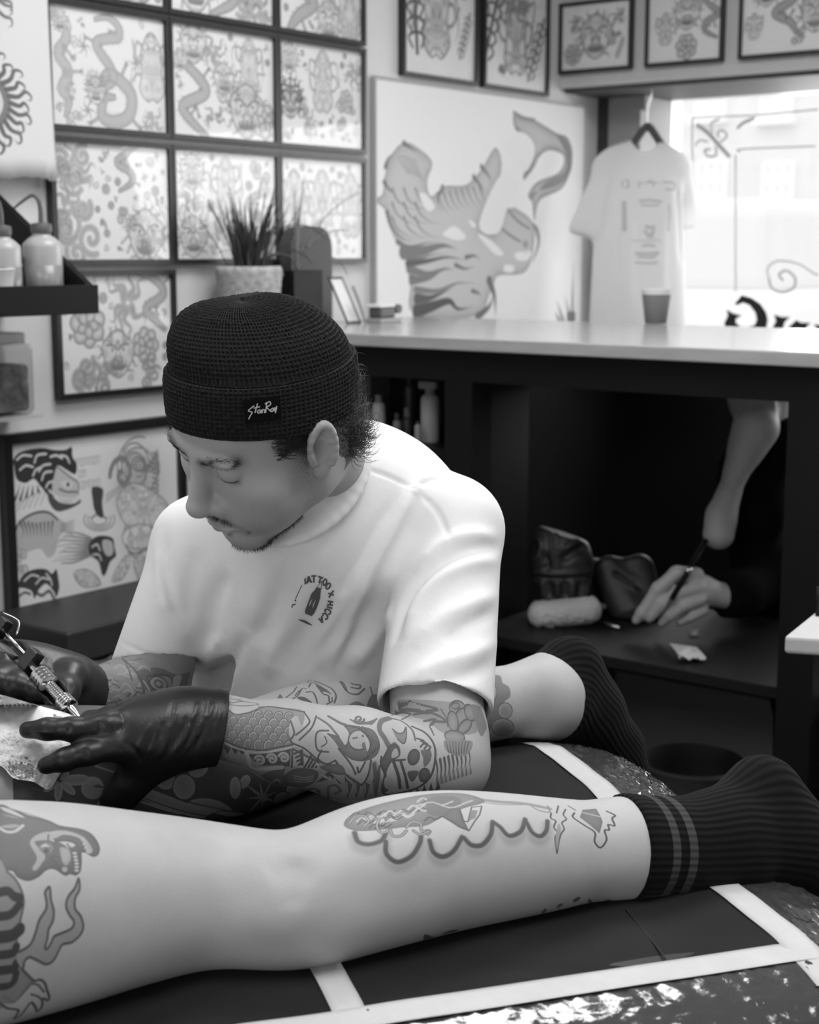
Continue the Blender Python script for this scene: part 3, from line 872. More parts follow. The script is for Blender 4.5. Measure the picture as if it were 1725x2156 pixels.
# panther with streaming mane, centre
PF([(620, 1010), (640, 950), (700, 920), (785, 935), (800, 1000), (810, 1060), (770, 1100), (740, 1180), (715, 1190), (690, 1100), (640, 1060)], .95)
PF([(720, 950), (780, 960), (790, 1040), (750, 1060), (720, 1010)], .35); PS([(640, 1000), (680, 980), (700, 1020)], 5, .1, lighten=True); PS([(650, 1050), (690, 1050), (710, 1090)], 4, .1, lighten=True)
for k in range(9): PS([(640, 940 + k * 14), (570 - k * 6, 910 + k * 24), (500 - (k % 3) * 30, 900 + k * 26), (440 - (k % 4) * 24, 930 + k * 24)], 7, .68, taper=True)
# panther, lower left; boot and coil in the middle
PF([(135, 1270), (170, 1190), (250, 1150), (330, 1150), (370, 1180), (400, 1150), (415, 1220), (420, 1280), (400, 1340), (380, 1300), (330, 1250), (280, 1290), (250, 1350), (230, 1300), (180, 1280)], .95)
for pts in ([(180, 1230), (230, 1190), (280, 1200)], [(260, 1250), (300, 1210), (350, 1220)], [(330, 1180), (360, 1220), (370, 1260)]): PS(pts, 5, .12, lighten=True)
PS([(250, 1300), (300, 1330), (350, 1300), (390, 1360)], 9, .85); PS([(140, 1340), (180, 1310), (220, 1320)], 7, .85)
PF([(645, 590), (720, 600), (715, 700), (725, 790), (690, 790), (660, 740), (650, 680)], .93)
for r_ in (1.0, .75, .5): stroke(c, [ppx([(695 + 105 * r_ * math.cos(t), 810 + 75 * r_ * math.sin(t))])[0] for t in np.linspace(-.4, 3.6, 20)], 4, .72)
PS([(640, 800), (690, 770), (740, 800)], 5, .8)
for x, y, rr in ((520, 110, 92), (560, 250, 80), (500, 300, 60)):
    for k in range(6): ring(c, x + r1.normal(0, 6), y + r1.normal(0, 6), rr * (1 - k * .15), 5, .72, rr * (1 - k * .15) * .85, 20 * k, 20 * k, 20 * k + 290)
soft_blob(c, 520, 150, 110, .42); soft_blob(c, 540, 290, 90, .4)
stroke(c, spiral(450, 120, 52, 1.2, 180, 1), 16, .7)
for k in range(9): PS([(860 + k * 28, 320 + k * 12), (900 + k * 26, 420 + k * 6), (960 + k * 18, 480), (1030 + k * 8, 440 - k * 14)], 5, .72)
for k in range(11): PS([(1060, 350 + k * 34), (1100, 370 + k * 34), (1075, 395 + k * 34)], 7, .66)
mass(c, cr(ppx([(820, 650), (920, 560), (1040, 600), (1160, 700), (1180, 860), (1060, 920), (900, 860), (830, 760)]), 4, True), ppx([(1000, 750)])[0][0], r1, .40, .75, 24)
mass(c, cr(ppx([(860, 900), (960, 840), (1100, 880), (1090, 980), (960, 1010), (870, 980)]), 4, True), ppx([(980, 900)])[0][0], r1, .38, .75, 20, 1.6, False)
mass(c, cr(ppx([(940, 1080), (1050, 1000), (1120, 1010), (1080, 1180), (980, 1230), (940, 1160)]), 4, True), ppx([(1000, 1100)])[0][0], r1, .5, .8, 18, 1.6, False)
mass(c, cr(ppx([(780, 1230), (840, 1100), (900, 1050), (900, 1130), (850, 1220)]), 4, True), ppx([(840, 1150)])[0][0], r1, .5, .85, 14, 1.6, False)
mass(c, cr(ppx([(520, 1180), (600, 1150), (680, 1200), (700, 1260), (580, 1270)]), 4, True), ppx([(600, 1200)])[0][0], r1, .45, .85, 14, 1.6, False)
for k in range(4): PS([(740, 640 + k * 18), (800, 600 + k * 14), (860, 560 + k * 6)], 3, .55)
for row, word in enumerate(('UOTTOA', 'BY', 'SYUJI')):
    for i, ch in enumerate(word):
        x, y = 262 + i * 17 + row * 8, 62 + row * 30
        stroke(c, [(x, y), (x, y + 20)], 3, .5); stroke(c, [(x, y + (8 if ch in 'YJ' else 1)), (x + 10, y + 1), (x + 10, y + 20)], 3, .45)
        if ch in 'OBS': stroke(c, [(x, y + 20), (x + 10, y + 20)], 3, .5)
picture('picture_frame', 'large black framed poster of black panther heads and tigers, low on the wall', None, 'y', 2.045, 2.535, .68, 1.094, .022, c, dark=.015, glass=False, depth_=.026)
# two upright sheets over the tiger board
picture('picture_frame', 'upright framed sheet with a dense oval figure, above the tiger board', 'upright framed sheets above the tiger board', 'y', 3.432, 3.770, 1.992, 2.44, .011,
        SH(31, [('robe', .45, .60, .22), ('arrow', .16, .55, .25), ('arrow', .85, .72, .12), ('curls', .8, .42, .07), ('robe', .45, .2, .12)], .60, .9, 340, 450, 2.6), dark=.03)
picture('picture_frame', 'upright framed sheet with a horned figure and daggers, next to the corner', 'upright framed sheets above the tiger board', 'y', 3.822, 4.156, 1.992, 2.44, .011,
        SH(32, [('robe', .5, .62, .22), ('arrow', .15, .55, .25), ('arrow', .83, .72, .18), ('flames', .5, .45, .12), ('curls', .3, .85, .05)], .60, .9, 340, 450, 2.6), dark=.03)
for i, (x0, x1, txt, sp) in enumerate(((-2.666, -2.404, 'with one round mask, nearest the corner above the window', [('beast', .5, .5, .22), ('flames', .2, .3, .1), ('flames', .82, .25, .1), ('bloom', .17, .75, .12), ('arrow', .85, .7, .13), ('curls', .8, .55, .07)]),
                                  (-2.357, -2.098, 'with a bearded face over two masks, middle one above the window', [('robe', .24, .5, .18), ('beast', .53, .3, .16), ('bloom', .53, .78, .14), ('snake', .84, .4, .22)]),
                                  (-2.048, -1.735, 'with small standing figures, above the window at the photo edge', [('robe', .13, .65, .12), ('beast', .25, .25, .12), ('snake', .47, .45, .25), ('beast', .75, .55, .15), ('flames', .8, .2, .12), ('curls', .6, .8, .08)]))):
    picture('picture_frame', 'landscape framed sheet ' + txt, 'framed sheets over the shop window', 'x', x0 + .01, x1 - .01, 2.067, 2.262 if i < 2 else 2.30, .010, SH(41 + i, sp, .55, .85, 420, 320, 2.6), dark=.04)

# ------------------------------------------------------------------ tiger painting on a white board
bw, bh = 1000, 650
BY0, BY1, BZ0, BZ1 = 3.300, 4.385, 1.245, 1.962
def bpx(pts):
    out = []
    for x, y in pts:
        q = on_x(770 + x / 3.67, 220 + y / 3.67, WX + .02)
        out.append(((q[1] - BY0) / (BY1 - BY0) * bw, (BZ1 - q[2]) / (BZ1 - BZ0) * bh))
    return out
c = canvas(bw, bh)
fill(c, bpx(cr([(310, 290), (210, 380), (150, 560), (135, 690), (75, 740), (150, 810), (170, 900), (230, 1040), (310, 1190), (350, 1380), (380, 1620), (850, 1640), (960, 1470), (1000, 1370), (1040, 1320), (1230, 1300), (1300, 1130), (1290, 900), (1100, 800), (1000, 1000), (880, 920), (1050, 530), (1010, 330), (900, 500), (780, 620), (620, 630), (510, 710), (480, 590), (520, 450), (430, 350)], 4, True)), .36, edge=.66, edge_w=14)
fill(c, bpx(cr([(1150, 60), (1160, 190), (1290, 330), (1220, 570), (1380, 370), (1500, 370), (1540, 430), (1490, 530), (1330, 600), (1260, 700), (1290, 750), (1310, 900), (1350, 740), (1520, 650), (1590, 500), (1600, 350), (1560, 250), (1480, 220), (1310, 120), (1200, 90)], 5, True)), .42, edge=.85, edge_w=12)
fill(c, bpx(cr([(1480, 230), (1560, 280), (1600, 400), (1580, 540), (1480, 630), (1300, 680), (1280, 740), (1400, 600), (1540, 520), (1550, 380)], 5, True)), .8)
fill(c, bpx(cr([(1290, 910), (1340, 960), (1350, 1080), (1290, 1230), (1330, 1080), (1320, 1000)], 5, True)), .75)
for pts, w, v in (([(300, 1140), (450, 1130), (600, 1090), (720, 1120)], 42, .62), ([(330, 1230), (480, 1210), (640, 1180), (800, 1210)], 22, .7), ([(340, 1270), (480, 1310), (620, 1270), (700, 1280)], 26, .62),
                  ([(360, 1360), (500, 1340), (600, 1280)], 26, .62), ([(390, 1430), (560, 1440), (720, 1380), (900, 1390)], 20, .6), ([(400, 1500), (520, 1490), (700, 1400)], 32, .7), ([(400, 1600), (520, 1560), (650, 1520), (720, 1580), (850, 1560)], 40, .72), ([(960, 1360), (1000, 1480), (1010, 1640)], 30, .65), ([(870, 1640), (960, 1560), (990, 1470)], 26, .65)):
    q = cr(bpx(pts), 6); stroke(c, q, w * .95, min(1, v * 1.35), soft=5, taper=True)
for pts in ([(250, 1060), (340, 1100), (480, 1070), (600, 1060)], [(170, 830), (215, 960), (300, 1040), (420, 1060)], [(380, 1560), (470, 1530), (560, 1530)], [(350, 1330), (430, 1340), (520, 1320)], [(330, 1190), (420, 1190), (520, 1160), (660, 1150)], [(700, 1240), (780, 1270), (860, 1240)], [(780, 1180), (850, 1170), (900, 1210)], [(600, 640), (560, 740), (600, 840)], [(840, 560), (900, 640), (930, 720)], [(900, 480), (960, 560), (980, 640)], [(160, 480), (180, 420), (230, 370)], [(300, 300), (360, 340), (430, 380)], [(150, 600), (190, 660), (250, 700)], [(830, 1440), (880, 1460), (900, 1500)]):
    stroke(c, cr(bpx(pts), 6), 15, .85, soft=5, taper=True)
for pts in ([(1150, 60), (1220, 100), (1310, 120)], [(1170, 180), (1230, 240), (1300, 330)], [(1340, 380), (1300, 480), (1230, 570)], [(1060, 960), (1120, 1010), (1200, 1060)], [(1110, 820), (1180, 900), (1270, 960)]):
    stroke(c, cr(bpx(pts), 6), 9, .8, soft=4)
for k in range(8):
    a = 560 + k * 46
    stroke(c, cr(bpx([(a, 690 - k * 8), (a + 40, 790 - k * 8), (a + 110, 860 - k * 10)]), 5), 11, .72, soft=4, taper=True)
for k in range(9):
    x = 210 + (k % 3) * 90; y = 650 + (k // 3) * 110
    stroke(c, cr(bpx([(x, y), (x + 40, y + 90), (x + 130, y + 150), (x + 260, y + 170)]), 5), 11, .72, soft=4, taper=True)
for k in range(6): stroke(c, cr(bpx([(250 + k * 14, 420 + k * 20), (300 + k * 22, 400 + k * 30), (400 + k * 10, 440 + k * 30)]), 5), 5, .62, soft=2)
for pts in ([(610, 990), (690, 940), (780, 1020), (720, 1050), (620, 1020)], [(870, 1000), (960, 1040), (1070, 1150), (1010, 1160), (930, 1080)], [(1160, 1150), (1280, 1130), (1260, 1200), (1180, 1200)], [(1080, 1240), (1150, 1250), (1140, 1295), (1075, 1290)],
            [(420, 700), (470, 690), (540, 790), (480, 820)], [(800, 890), (860, 930), (830, 950)], [(880, 920), (1050, 540), (1180, 620), (1100, 800), (1050, 960), (990, 1000)], [(1070, 300), (1180, 210), (1280, 260), (1310, 370), (1230, 520), (1080, 350)]):
    fill(c, bpx(cr(pts, 5, True)), .03)
for k in range(7): stroke(c, cr(bpx([(1100 + k * 22, 860 + k * 18), (1150 + k * 14, 800 + k * 40), (1230 + k * 4, 860 + k * 45)]), 5), 5, .42, soft=3)
soft_blob(c, *bpx([(1240, 1080)])[0], 22, .75, 18)
for pts in ([(1480, 1510), (1530, 1670)], [(1545, 1480), (1590, 1670)], [(1610, 1220), (1600, 1670)], [(1470, 1600), (1500, 1670)]):
    stroke(c, bpx(pts[::-1]), 14, .8, soft=3, taper=True)
fill(c, bpx([(1560, 1600), (1625, 1600), (1625, 1675), (1560, 1675)]), .8)
bd = thing('tiger_board', 'white board painted with a twisting striped tiger, hung over the counter', 'painting', (WX, (BY0 + BY1) / 2, BZ0))
v = [(WX + .018, BY0, BZ0), (WX + .018, BY1, BZ0), (WX + .018, BY1, BZ1), (WX + .018, BY0, BZ1)]
v += [(WX + .002,) + q[1:] for q in v]
mk('panel', v, [(0, 1, 2, 3), (7, 6, 5, 4), (0, 4, 5, 1), (1, 5, 6, 2), (2, 6, 7, 3), (3, 7, 4, 0)], ink_mat('painted_tiger_on_white_board', c, .72, .02, .55), bd, smooth=False, uv=[(0, 0), (1, 0), (1, 1), (0, 1)] + [(0, 0)] * 20)
ed = MB()
ed.aabb(WX + .002, WX + .022, BY0 - .006, BY0, BZ0, BZ1).aabb(WX + .002, WX + .022, BY0, BY1, BZ1, BZ1 + .006)
ed.build('edge_strip', mat('grey_board_edge', .35, .6), bd)

# ------------------------------------------------------------------ counter: worktop, base, writing desk
tag(MB().aabb(-2.638, -.25, 2.65, 3.47, 1.292, 1.32).build('counter_worktop', M_WOOD, bevel=.003), 'long pale wooden worktop on the black counter base', 'worktop')
cb = thing('counter', 'black painted counter base with open bays under the wooden worktop', 'counter', (-1.6, 3.05, 0))
MB().aabb(-2.60, -.28, 2.70, 2.73, 1.222, 1.2915).build('apron', M_BLACK, cb)
MB().aabb(-2.60, -.28, 3.40, 3.43, 1.222, 1.2915).build('apron', M_BLACK, cb)
for x0, x1 in ((-1.974, -1.900), (-1.172, -1.10), (-.36, -.29)):
    MB().aabb(x0, x1, 2.70, 2.775, 0, 1.222).build('post', M_BLACK, cb)
    if x0 > -1.9: MB().aabb(x0, x1, 3.355, 3.43, 0, 1.222).build('post', M_BLACK, cb)
MB().aabb(-2.60, -1.98, 3.03, 3.05, .03, 1.222).build('back_panel', M_BLACK, cb)
MB().aabb(-2.60, -2.575, 2.73, 3.03, .0, 1.222).build('side_panel', M_BLACK, cb)
MB().aabb(-1.996, -1.976, 2.776, 3.03, .0, 1.222).build('side_panel', M_BLACK, cb)
for z in (1.045, .72, .35): MB().aabb(-2.574, -1.997, 2.735, 3.029, z, z + .018).build('shelf', M_BLACK, cb)
dk = thing('writing_desk', 'low black desk top set into the counter bay', 'desk', (-1.5, 3.0, 0))
MB().aabb(-1.972, -1.0, 2.785, 3.32, .615, .64).build('desk_top', mat('black_desk_laminate', .010, .45, spec=.25), dk, bevel=.002)
for x in (-1.86, -1.05): MB().aabb(x - .02, x + .02, 2.83, 3.25, 0, .615).build('leg', M_BLACK, dk)
for x, y, _p in LAMPS:
    lp = thing('ceiling_lamp', 'square white ceiling panel lamp', 'lamp', (x, y, 2.9), 'ceiling panel lamps')
    MB().aabb(x - .5, x + .5, y - .5, y + .5, 2.82, 2.9).build('housing', M_WHITE, lp)
# ================================================================== treatment bed
LV = np.array([.575, .818, 0.0]); LV /= np.linalg.norm(LV)
WV = np.array([LV[1], -LV[0], 0.0])
ZB = .88
M_VIN = mat('black_vinyl_upholstery', .015, .4, bump=.1, bscale=120)
M_FILM = mat('dark_barrier_film', .016, .68, var=.12, vscale=14, bump=.10, bscale=26, spec=.12)
M_TAPE = mat('cream_masking_tape', .54, .75, var=.05, vscale=30, bump=.3, bscale=220)
M_CLING = mat('crinkled_cling_film', .05, .13, spec=.9, coat=.5, bump=.35, bscale=90)
M_STEEL = mat('brushed_steel', .55, .28, 1.0)
class Cushion:
    def __init__(s, wc, a, l0, l1, b=.055, n=2.7, R=.16):
        s.wc, s.a, s.l0, s.l1, s.b, s.n, s.R = wc, a, l0, l1, b, n, R
    def pt(s, l, phi, off=0.0):
        """phi: 0 = camera side, pi/2 = top, pi = far side"""
        e = 0.0
        if l > s.l1 - s.R: e = ((l - s.l1 + s.R) / s.R) ** 2.4
        if l < s.l0 + s.R: e = ((s.l0 + s.R - l) / s.R) ** 2.4
        k = max(1 - e, 0.0) ** (1 / 2.4)
        c, q = math.cos(phi), math.sin(phi)
        w = (s.a * (.25 + .75 * k)) * math.copysign(abs(c) ** (2 / s.n), c)
        z = s.b * k * math.copysign(abs(q) ** (2 / s.n), q)
        p = LV * l + WV * (s.wc + w) + ZUP * (ZB - s.b + z)
        if off:
            nn = WV * c + ZUP * q * 1.3
            if e > 0 and l > s.l1 - s.R: nn = nn + LV * e
            p = p + nn / np.linalg.norm(nn) * off
        return p
    def phi_w(s, w):
        """angle on the upper half whose cross offset is w"""
        x = np.clip((w - s.wc) / s.a, -1, 1)
        return math.acos(np.sign(x) * abs(x) ** (s.n / 2))
    def patch(s, name, ls, phis, off, m, parent, noise=None, th=.0006):
        top = []; bot = []
        for i, l in enumerate(ls):
            for j, p in enumerate(phis):
                o = off + (noise(l, p) if noise else 0)
                top.append(s.pt(l, p, o)); bot.append(s.pt(l, p, o - th))
        n, k = len(phis), len(ls); N = n * k
        f = [(i * n + j, i * n + j + 1, (i + 1) * n + j + 1, (i + 1) * n + j) for i in range(k - 1) for j in range(n - 1)]
        f2 = [tuple(N + x for x in reversed(q)) for q in f]
        rim = [(i, 0) for i in range(k)] + [(k - 1, j) for j in range(1, n)] + [(i, n - 1) for i in range(k - 2, -1, -1)] + [(0, j) for j in range(n - 2, 0, -1)]
        ids = [i * n + j for i, j in rim]
        side = [(ids[t], ids[(t + 1) % len(ids)], N + ids[(t + 1) % len(ids)], N + ids[t]) for t in range(len(ids))]
        return mk(name, top + bot, [q[::-1] for q in f] + [q[::-1] for q in f2] + side, m, parent, smooth=True)
def vnoise(seed, sx, sy):
    r = np.random.default_rng(seed); g = r.normal(0, 1, (128, 128))
    def f(x, y):
        x = x * sx; y = y * sy
        i, j = int(math.floor(x)), int(math.floor(y)); u, v = x - i, y - j
        u = u * u * (3 - 2 * u); v = v * v * (3 - 2 * v)
        G = lambda a, b: g[a % 128, b % 128]
        return (G(i, j) * (1 - u) + G(i + 1, j) * u) * (1 - v) + (G(i, j + 1) * (1 - u) + G(i + 1, j + 1) * u) * v
    return f
bed = thing('tattoo_bed', 'black tattoo bed wrapped in dark film with cream masking tape', 'bed', LV * .2 + WV * -1.42)
CN = Cushion(-1.205, .175, -1.25, .845)
CF = Cushion(-1.625, .185, -1.25, .845)
n1, n2 = vnoise(1, 60, 25), vnoise(2, 18, 9)
n3 = vnoise(3, 90, 60)
n4 = vnoise(4, 26, 150); n5 = vnoise(6, 60, 320)
crink = lambda l, p: abs(n4(l, p + l * 1.2)) * .0014 + abs(n5(l, p - l * .9)) * .0007
wr = lambda l, p: n2(l * .7 + p * .25, p * .5) * .0011 + n1(l * .12, p * .3) * .0006
for cu in (CN, CF):
    ls = np.linspace(-1.25, .845, 130); ph = np.linspace(0, 2 * math.pi, 64, endpoint=False)
    ls = np.concatenate([np.linspace(-1.25, -1.1, 12)[:-1], np.linspace(-1.1, .68, 40), .845 - .165 * (1 - np.linspace(0, 1, 22)[1:]) ** 2])
    v = [cu.pt(l, p) for l in ls for p in ph]; n = 64
    f = [(i * n + j, (i + 1) * n + j, (i + 1) * n + (j + 1) % n, i * n + (j + 1) % n) for i in range(len(ls) - 1) for j in range(n)]
    f += [tuple(range(n)), tuple(reversed([(len(ls) - 1) * n + j for j in range(n)]))]
    mk('leg_cushion', v, f, M_VIN, bed)
    lend = .735
    w_near = -1.128 if cu is CN else cu.wc + cu.a * .93
    pn = cu.phi_w(w_near); pf = math.pi - .35
    cu.patch('barrier_film', np.linspace(-.75, lend, 150), np.linspace(pn - .03, pf, 60), .0022, M_FILM, bed, wr)
    # end tape across the cushion, then the crinkled wrap of its end and sides
    tp = lambda l, p: wr(l, p) * .6
    cu.patch('masking_tape', np.linspace(lend - .028, lend + .004, 5), np.linspace(pn - .42, pf, 60), .0040, M_TAPE, bed, tp)
    cu.patch('cling_film', .842 - (.842 - lend + .004) * (1 - np.linspace(0, 1, 70)) ** 1.3, np.linspace(-.9, math.pi + .6, 170), .0010, M_CLING, bed, crink)
    cu.patch('cling_film', np.linspace(-.75, lend, 260), np.linspace(-.9, pn, 50), .0010, M_CLING, bed, crink)
pa, pb = CN.phi_w(-1.134), CN.phi_w(-1.106)
CN.patch('masking_tape', np.linspace(-.6, .742, 100), np.linspace(pb, pa, 6), .0046, M_TAPE, bed, lambda l, p: n2(l * .8, p * .2) * .0009)
CN.patch('masking_tape', np.linspace(.288, .316, 5), np.linspace(pb, math.pi - .5, 60), .0038, M_TAPE, bed, wr)
fa_, fb_ = on_z(1318, 1928, ZB - .004), on_z(1407, 2042, ZB - .006)
fold = []
for t in np.linspace(0, 1, 24):
    q = fa_ * (1 - t) + fb_ * t; fold.append(CN.pt(q @ LV, CN.phi_w(q @ WV), .0030))
MB().tube(fold, .0009, 6).build('film_fold', mat('folded_film_edge', .008, .6), bed, smooth=True)
hip_board = MB()
o = LV * -1.25 + WV * -1.80
hip_board.box(o + ZUP * .70, LV * 2.0, WV * .75, ZUP * .066)
hip_board.build('frame', M_BLACK, bed, bevel=.01)
o = LV * -.25 + WV * -1.42
MB().box(o - LV * .12 - WV * .1 + ZUP * .06, LV * .24, WV * .2, ZUP * .64).build('column', M_STEEL, bed, bevel=.01)
MB().box(o - LV * .45 - WV * .3, LV * .9, WV * .6, ZUP * .06).build('foot_plate', M_BLACK, bed, bevel=.01)
rl = [LV * l + WV * w + ZUP * .79 for l, w in ((-.2, -1.012), (.4, -1.012), (.70, -1.014), (.80, -1.03), (.845, -1.08), (.85, -1.14))]
MB().tube(cr(rl, 6), .008, 10).build('side_rail', M_STEEL, bed, smooth=True)

# ================================================================== client: two tattooed legs, lying face down
def rest(px, py, half, z0=ZB - .006):
    """centre of a limb of half-width half (pixels) that lies on the bed, seen at (px, py)"""
    d = 1.5
    for _ in range(40): 
        r = half * d / F
        q = on_z(px, py, z0 + r); d = depth(q)
    return on_z(px, py, z0 + half * d / F), half * d / F
NEAR = [(0, 1918, 228), (110, 1905, 213), (200, 1897, 194), (310, 1888, 172), (420, 1883, 152), (520, 1890, 143), (600, 1897, 142), (680, 1880, 146), (760, 1850, 152), (850, 1826, 153), (950, 1810, 144), (1050, 1803, 132), (1150, 1798, 117), (1230, 1792, 104), (1320, 1787, 92)]
def dense(a, k=4):
    q = cr(np.array(a, float), k)
    for _ in range(6): q[1:-1] = q[1:-1] * .5 + (q[:-2] + q[2:]) * .25
    return q
near = [rest(*q) for q in dense(NEAR)]
npts = [q[0] for q in near]; nrad = [q[1] for q in near]
FAR = [(-60, 1655, 168), (100, 1640, 155), (250, 1628, 140), (400, 1616, 124), (520, 1596, 113), (640, 1548, 108), (740, 1515, 105), (840, 1502, 98), (940, 1492, 88), (1040, 1482, 76), (1110, 1471, 74), (1150, 1468, 76)]
far = [rest(*q) for q in dense(FAR)]
fpts = [q[0] for q in far]; frad = [q[1] for q in far]
def along(p, q, s): 
    d = (p - q); d = d * [1, 1, 0]; return d / np.linalg.norm(d) * s
hipN = npts[0] + along(npts[0], npts[12], .30) + ZUP * .01
hipF = fpts[0] + along(fpts[0], fpts[12], .26) + ZUP * .02
pel = (hipN + hipF) / 2 - LV * .10 + ZUP * .02
Rb = np.array([LV, WV, ZUP])
pn_, pf_ = Rb @ npts[0], Rb @ fpts[-1]
lmax = max((Rb @ npts[-1])[0], pf_[0]) + .16
cl = Field(Rb, [axis_grid(-1.35, lmax, ((Rb @ npts[0])[0] - .06, lmax), .012, .0032), np.arange(-1.95, -1.0, .0034), np.arange(.86, 1.24, .0034)])
for pts, rad in ((npts, nrad), (fpts, frad)): cl.chain(pts, rad, .002)
# foot cores inside the socks
def foot(pxs, ds, rs): return [P(x, y, d) for (x, y), d in zip(pxs, ds)], rs
dN, dF = depth(npts[-1]), depth(fpts[-1])
FN = [P(1420, 1788, dN + .03), P(1515, 1782, dN + .06), P(1606, 1672, dN + .10), P(1640, 1775, dN + .10), P(1760, 1860, dN + .15), P(1850, 1930, dN + .18)]
RN = [.0415, .043, .030, .044, .042, .024]
FF = [P(1172, 1462, dF + .02), P(1205, 1402, dF + .03), P(1232, 1498, dF + .06), P(1292, 1572, dF + .09), P(1336, 1622, dF + .11)]
RF = [.045, .029, .040, .032, .018]
def feet(fl, g=0.0, k=.03):
    fl.chain([npts[-1], FN[0], FN[1], FN[2]], [nrad[-1] + g, RN[0] + g, RN[1] + g, RN[2] + g], k)
    fl.chain([FN[1], FN[3], FN[4], FN[5]], [RN[1] + g, RN[3] + g, RN[4] + g, RN[5] + g], k)
    fl.cap(FN[2], FN[3], RN[2] + g, RN[3] + g, k)
    fl.chain([fpts[-1], FF[0], FF[1]], [frad[-1] + g, RF[0] + g, RF[1] + g], k)
    fl.chain([FF[0], FF[2], FF[3], FF[4]], [RF[0] + g, RF[2] + g, RF[3] + g, RF[4] + g], k)
    fl.cap(FF[1], FF[2], RF[1] + g, RF[2] + g, k)
feet(cl)
cl.cap(npts[0], hipN, nrad[0], .105, .003).cap(fpts[0], hipF, frad[0], .10, .003)
sh_ = pel - LV * .48
cl.cap(hipN, hipF, .105, .105, .1).cap(pel, pel - LV * .2, .125, .115, .12).cap(pel - LV * .2, sh_, .115, .12, .1)
cl.cap(sh_ + WV * .17, sh_ - WV * .17, .075, .075, .1).cap(sh_, sh_ - LV * .2, .06, .055, .06).ell(sh_ - LV * .27 + ZUP * .02, (.11, .075, .085), Rb, .03)
for s in (1, -1): cl.chain([sh_ + WV * .19 * s, sh_ + WV * .27 * s - LV * .18, sh_ + WV * .12 * s - LV * .36], [.05, .042, .035], .04)
Vc, Fc = cl.mesh(5)
hitc = Hit(Vc, Fc)
Nc = normals(Vc, Fc)
carve(Vc, Nc, hitc, [([(628, 1800), (616, 1860), (622, 1920)], -.0022, .010), ([(560, 1850), (610, 1830), (670, 1860)], -.002, .014), ([(700, 1860), (800, 1880), (950, 1880)], -.0015, .02), ([(500, 1990), (600, 2000), (680, 1960)], -.0025, .016)])
hitc = Hit(Vc, Fc)

class Limb:
    """length-wise / round coordinates of a limb, so a tattoo can be drawn on unrolled skin"""
    def __init__(s, path, rmean, W=2600, seam=None):
        s.p = np.array(path); d = np.diff(s.p, axis=0); s.len = np.linalg.norm(d, axis=1); s.cum = np.r_[0, np.cumsum(s.len)]
        s.t = d / s.len[:, None]; s.L = s.cum[-1]; s.r = rmean
        s.W = W; s.H = int(W * 2 * math.pi * rmean / s.L)
        s.view = -FWD if seam is None else seam
    def coords(s, Q):
        """mitred between neighbouring segments, so the unrolled skin has no gaps at the joints"""
        Q = np.atleast_2d(Q); best = np.full(len(Q), 1e9); u = np.zeros(len(Q)); a = np.zeros(len(Q))
        m = len(s.t)
        nn = [s.t[0]] + [(s.t[i - 1] + s.t[i]) / np.linalg.norm(s.t[i - 1] + s.t[i]) for i in range(1, m)] + [s.t[-1]]
        for i in range(m):
            d0 = (Q - s.p[i]) @ nn[i]; d1 = (s.p[i + 1] - Q) @ nn[i + 1]
            bad = np.maximum(np.maximum(-d0, -d1), 0)
            if i == 0: bad = np.where(d0 < 0, np.maximum(-d1, 0), bad)
            if i == m - 1: bad = np.where(d1 < 0, np.maximum(-d0, 0), bad)
            c0, c1 = np.maximum(d0, 0), np.maximum(d1, 0)
            t = c0 / (c0 + c1 + 1e-9)
            cen_ = s.p[i] + t[:, None] * (s.p[i + 1] - s.p[i]); v = Q - cen_
            D = np.linalg.norm(v, axis=1) + 6 * bad
            tg = nn[i] * (1 - t[:, None]) + nn[i + 1] * t[:, None]; tg = tg / np.linalg.norm(tg, axis=1)[:, None]
            e1 = s.view - tg * (tg @ s.view)[:, None]; e1 = e1 / np.linalg.norm(e1, axis=1)[:, None]
            e2 = np.cross(tg, e1)
            an = np.arctan2((v * e2).sum(1), (v * e1).sum(1)); up_ = D < best
            best[up_] = D[up_]; u[up_] = (s.cum[i] + t[up_] * s.len[i]) / s.L; a[up_] = an[up_]
        s.dist = best
        return np.c_[np.clip(u, 0, 1), a / (2 * math.pi) + .5]
    def uv(s, V, Fq):
        c = s.coords(V); q = c[Fq]                     # faces x 4 x 2
        sp = q[:, :, 1].max(1) - q[:, :, 1].min(1)
        w = sp > .5
        q[w, :, 1] = np.where(q[w, :, 1] < .5, q[w, :, 1] + 1, q[w, :, 1])
        return q
    def start(s): s.c = canvas(s.W, s.H); return s
    def px(s, hit, pts, dens=1):
        out = []
        for x, y in pts:
            h = hit.at(x, y)
            if h:
                c = s.coords(h[0])[0]; out.append((c[0] * s.W, (1 - c[1]) * s.H)); s.sc = depth(h[0]) / F * s.W / s.L
        return out
    def line(s, hit, pts, w=4, v=.8, n=6, closed=False, taper=False, soft=2.0, lighten=False):
        q = s.px(hit, cr(pts, n, closed) if n > 1 else pts)
        if len(q) > 1: stroke(s.c, q, w * s.sc, v, soft, taper, closed, lighten)
    def area(s, hit, pts, v=.6, n=6, mode='paint', edge=None, edge_w=8):
        q = s.px(hit, cr(pts, n, True) if n > 1 else pts)
        if len(q) > 2: fill(s.c, q, v, mode, edge, edge_w * s.sc)
    def dab(s, hit, x, y, r, v, ry=None):
        q = s.px(hit, [(x, y)])
        if q: soft_blob(s.c, q[0][0], q[0][1], r * s.sc, v, (ry or r) * s.sc)
